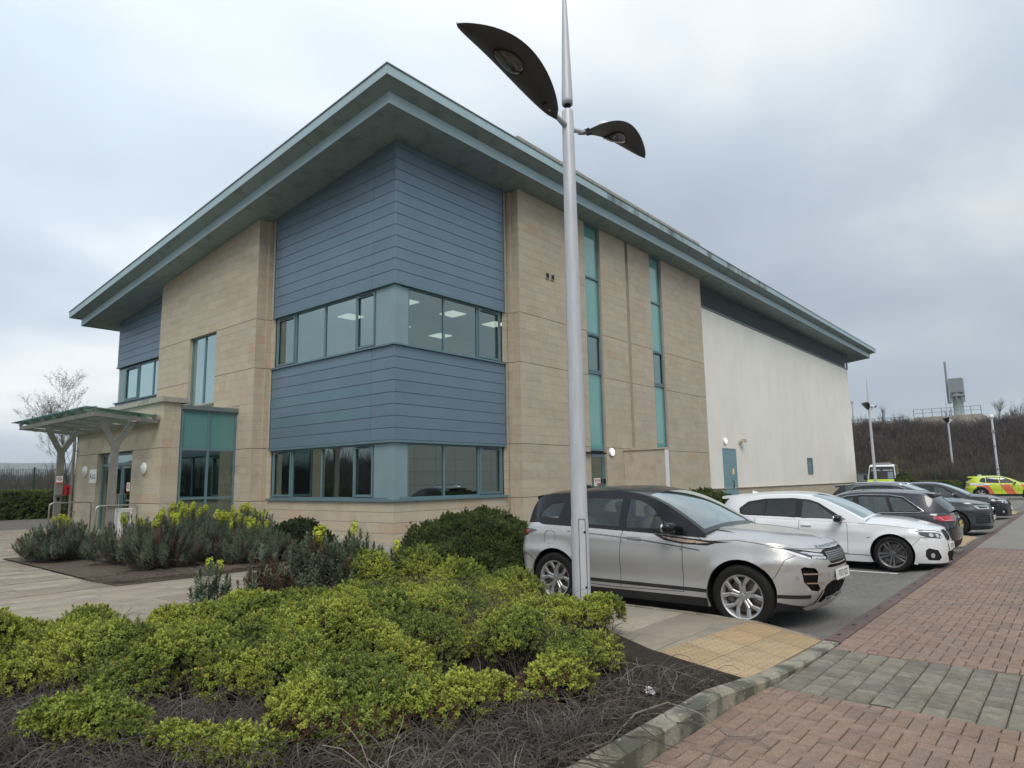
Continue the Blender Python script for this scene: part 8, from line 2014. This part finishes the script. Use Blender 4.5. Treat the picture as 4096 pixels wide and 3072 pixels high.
# scrub and woods on the left
q = random.Random(9); P, Sc, V = [], [], []
for i in range(2600):
    az = radians(q.uniform(60, 92)); rad = 52+q.random()**1.5*110; x, y = rad*cos(az), rad*sin(az)
    if rad < 45 or x > 30: continue
    P.append((x, y, -.1)); V.append(q.randrange(3) if rad < 90 or q.random() < .5 else 3+q.randrange(2)); Sc.append(q.uniform(.55, 1.0) if rad < 90 else q.uniform(.7, 1.3))
scatter('field_scrub', P, spin(len(P)), Sc, V, T_scr+T_tall, None, kind='stuff')
P, Sc, V = [], [], []
for i in range(1500):
    az = radians(q.uniform(62, 300)); rad = q.uniform(150, 210) if az < radians(100) else q.uniform(70, 95); P.append((rad*cos(az), rad*sin(az), -.2)); V.append(q.randrange(2)); Sc.append(q.uniform(1.2, 1.9))
scatter('distant_wood', P, spin(len(P)), Sc, V, T_tall, None, kind='stuff')
mat('hill_far', (.10, .12, .11), .95, var=.3, scale=.01); mat('wood_far', (.055, .05, .045), .95, var=.3, scale=.1)
def ridge(name, rad, a0, a1, hf, m, n=120, seed=0):
    vs = []
    for i in range(n+1):
        a = radians(a0+(a1-a0)*i/n); h = hf(a)
        for r_, z in ((rad*.9, -1), (rad, h), (rad*1.15, h*.9), (rad*1.3, -1)): vs.append((r_*cos(a), r_*sin(a), z))
    ob(name, mesh(name, vs, [(i*4+j, (i+1)*4+j, (i+1)*4+j+1, i*4+j+1) for i in range(n) for j in range(3)], m, True), None, kind='structure')
ridge('hills', 2400, 40, 140, lambda a: 74+16*noise.noise(Vector((a*6, 1, 0)))+5*noise.noise(Vector((a*30, 2, 0))), 'hill_far')
ridge('far_woodland', 420, 50, 130, lambda a: 8+3*noise.noise(Vector((a*25, 3, 0)))+1.6*noise.noise(Vector((a*140, 4, 0))), 'wood_far', 400)
ridge('west_woodland', 98, 100, 250, lambda a: 5+1.8*noise.noise(Vector((a*12, 5, 0)))+1.2*noise.noise(Vector((a*60, 6, 0))), 'wood_far', 300)
# pale warehouse behind the camera, seen mirrored in the ground floor windows
wh = empty('warehouse', (30, -24, 0), 'pale panelled warehouse across the drive, behind the viewpoint', 'building')
for i in range(12):
    for j in range(4): g = G(); g.box(i*3, i*3+2.96, -.1, 0, j*1.4, j*1.4+1.37); g.obj('wall_panel', 'render', wh, sub=Z0)
g = G(); g.box(0, 36, -10, -.11, 0, 5.6); g.obj('hall', 'concrete', wh, sub=Z0)
# thin air: far things fade
hm = bpy.data.materials.new('haze'); hm.use_nodes = True; t = hm.node_tree; t.nodes.clear(); o_ = t.nodes.new('ShaderNodeOutputMaterial'); v_ = t.nodes.new('ShaderNodeVolumePrincipled')
v_.inputs['Color'].default_value = (.80, .88, .94, 1); v_.inputs['Density'].default_value = .00030; t.links.new(v_.outputs[0], o_.inputs['Volume'])
g = G(); g.box(-700, 3300, -700, 3300, -1.2, 110); hz_ = g.obj('haze', 'white_paint', None, kind='stuff'); hz_.data.materials.clear(); hz_.data.materials.append(hm)
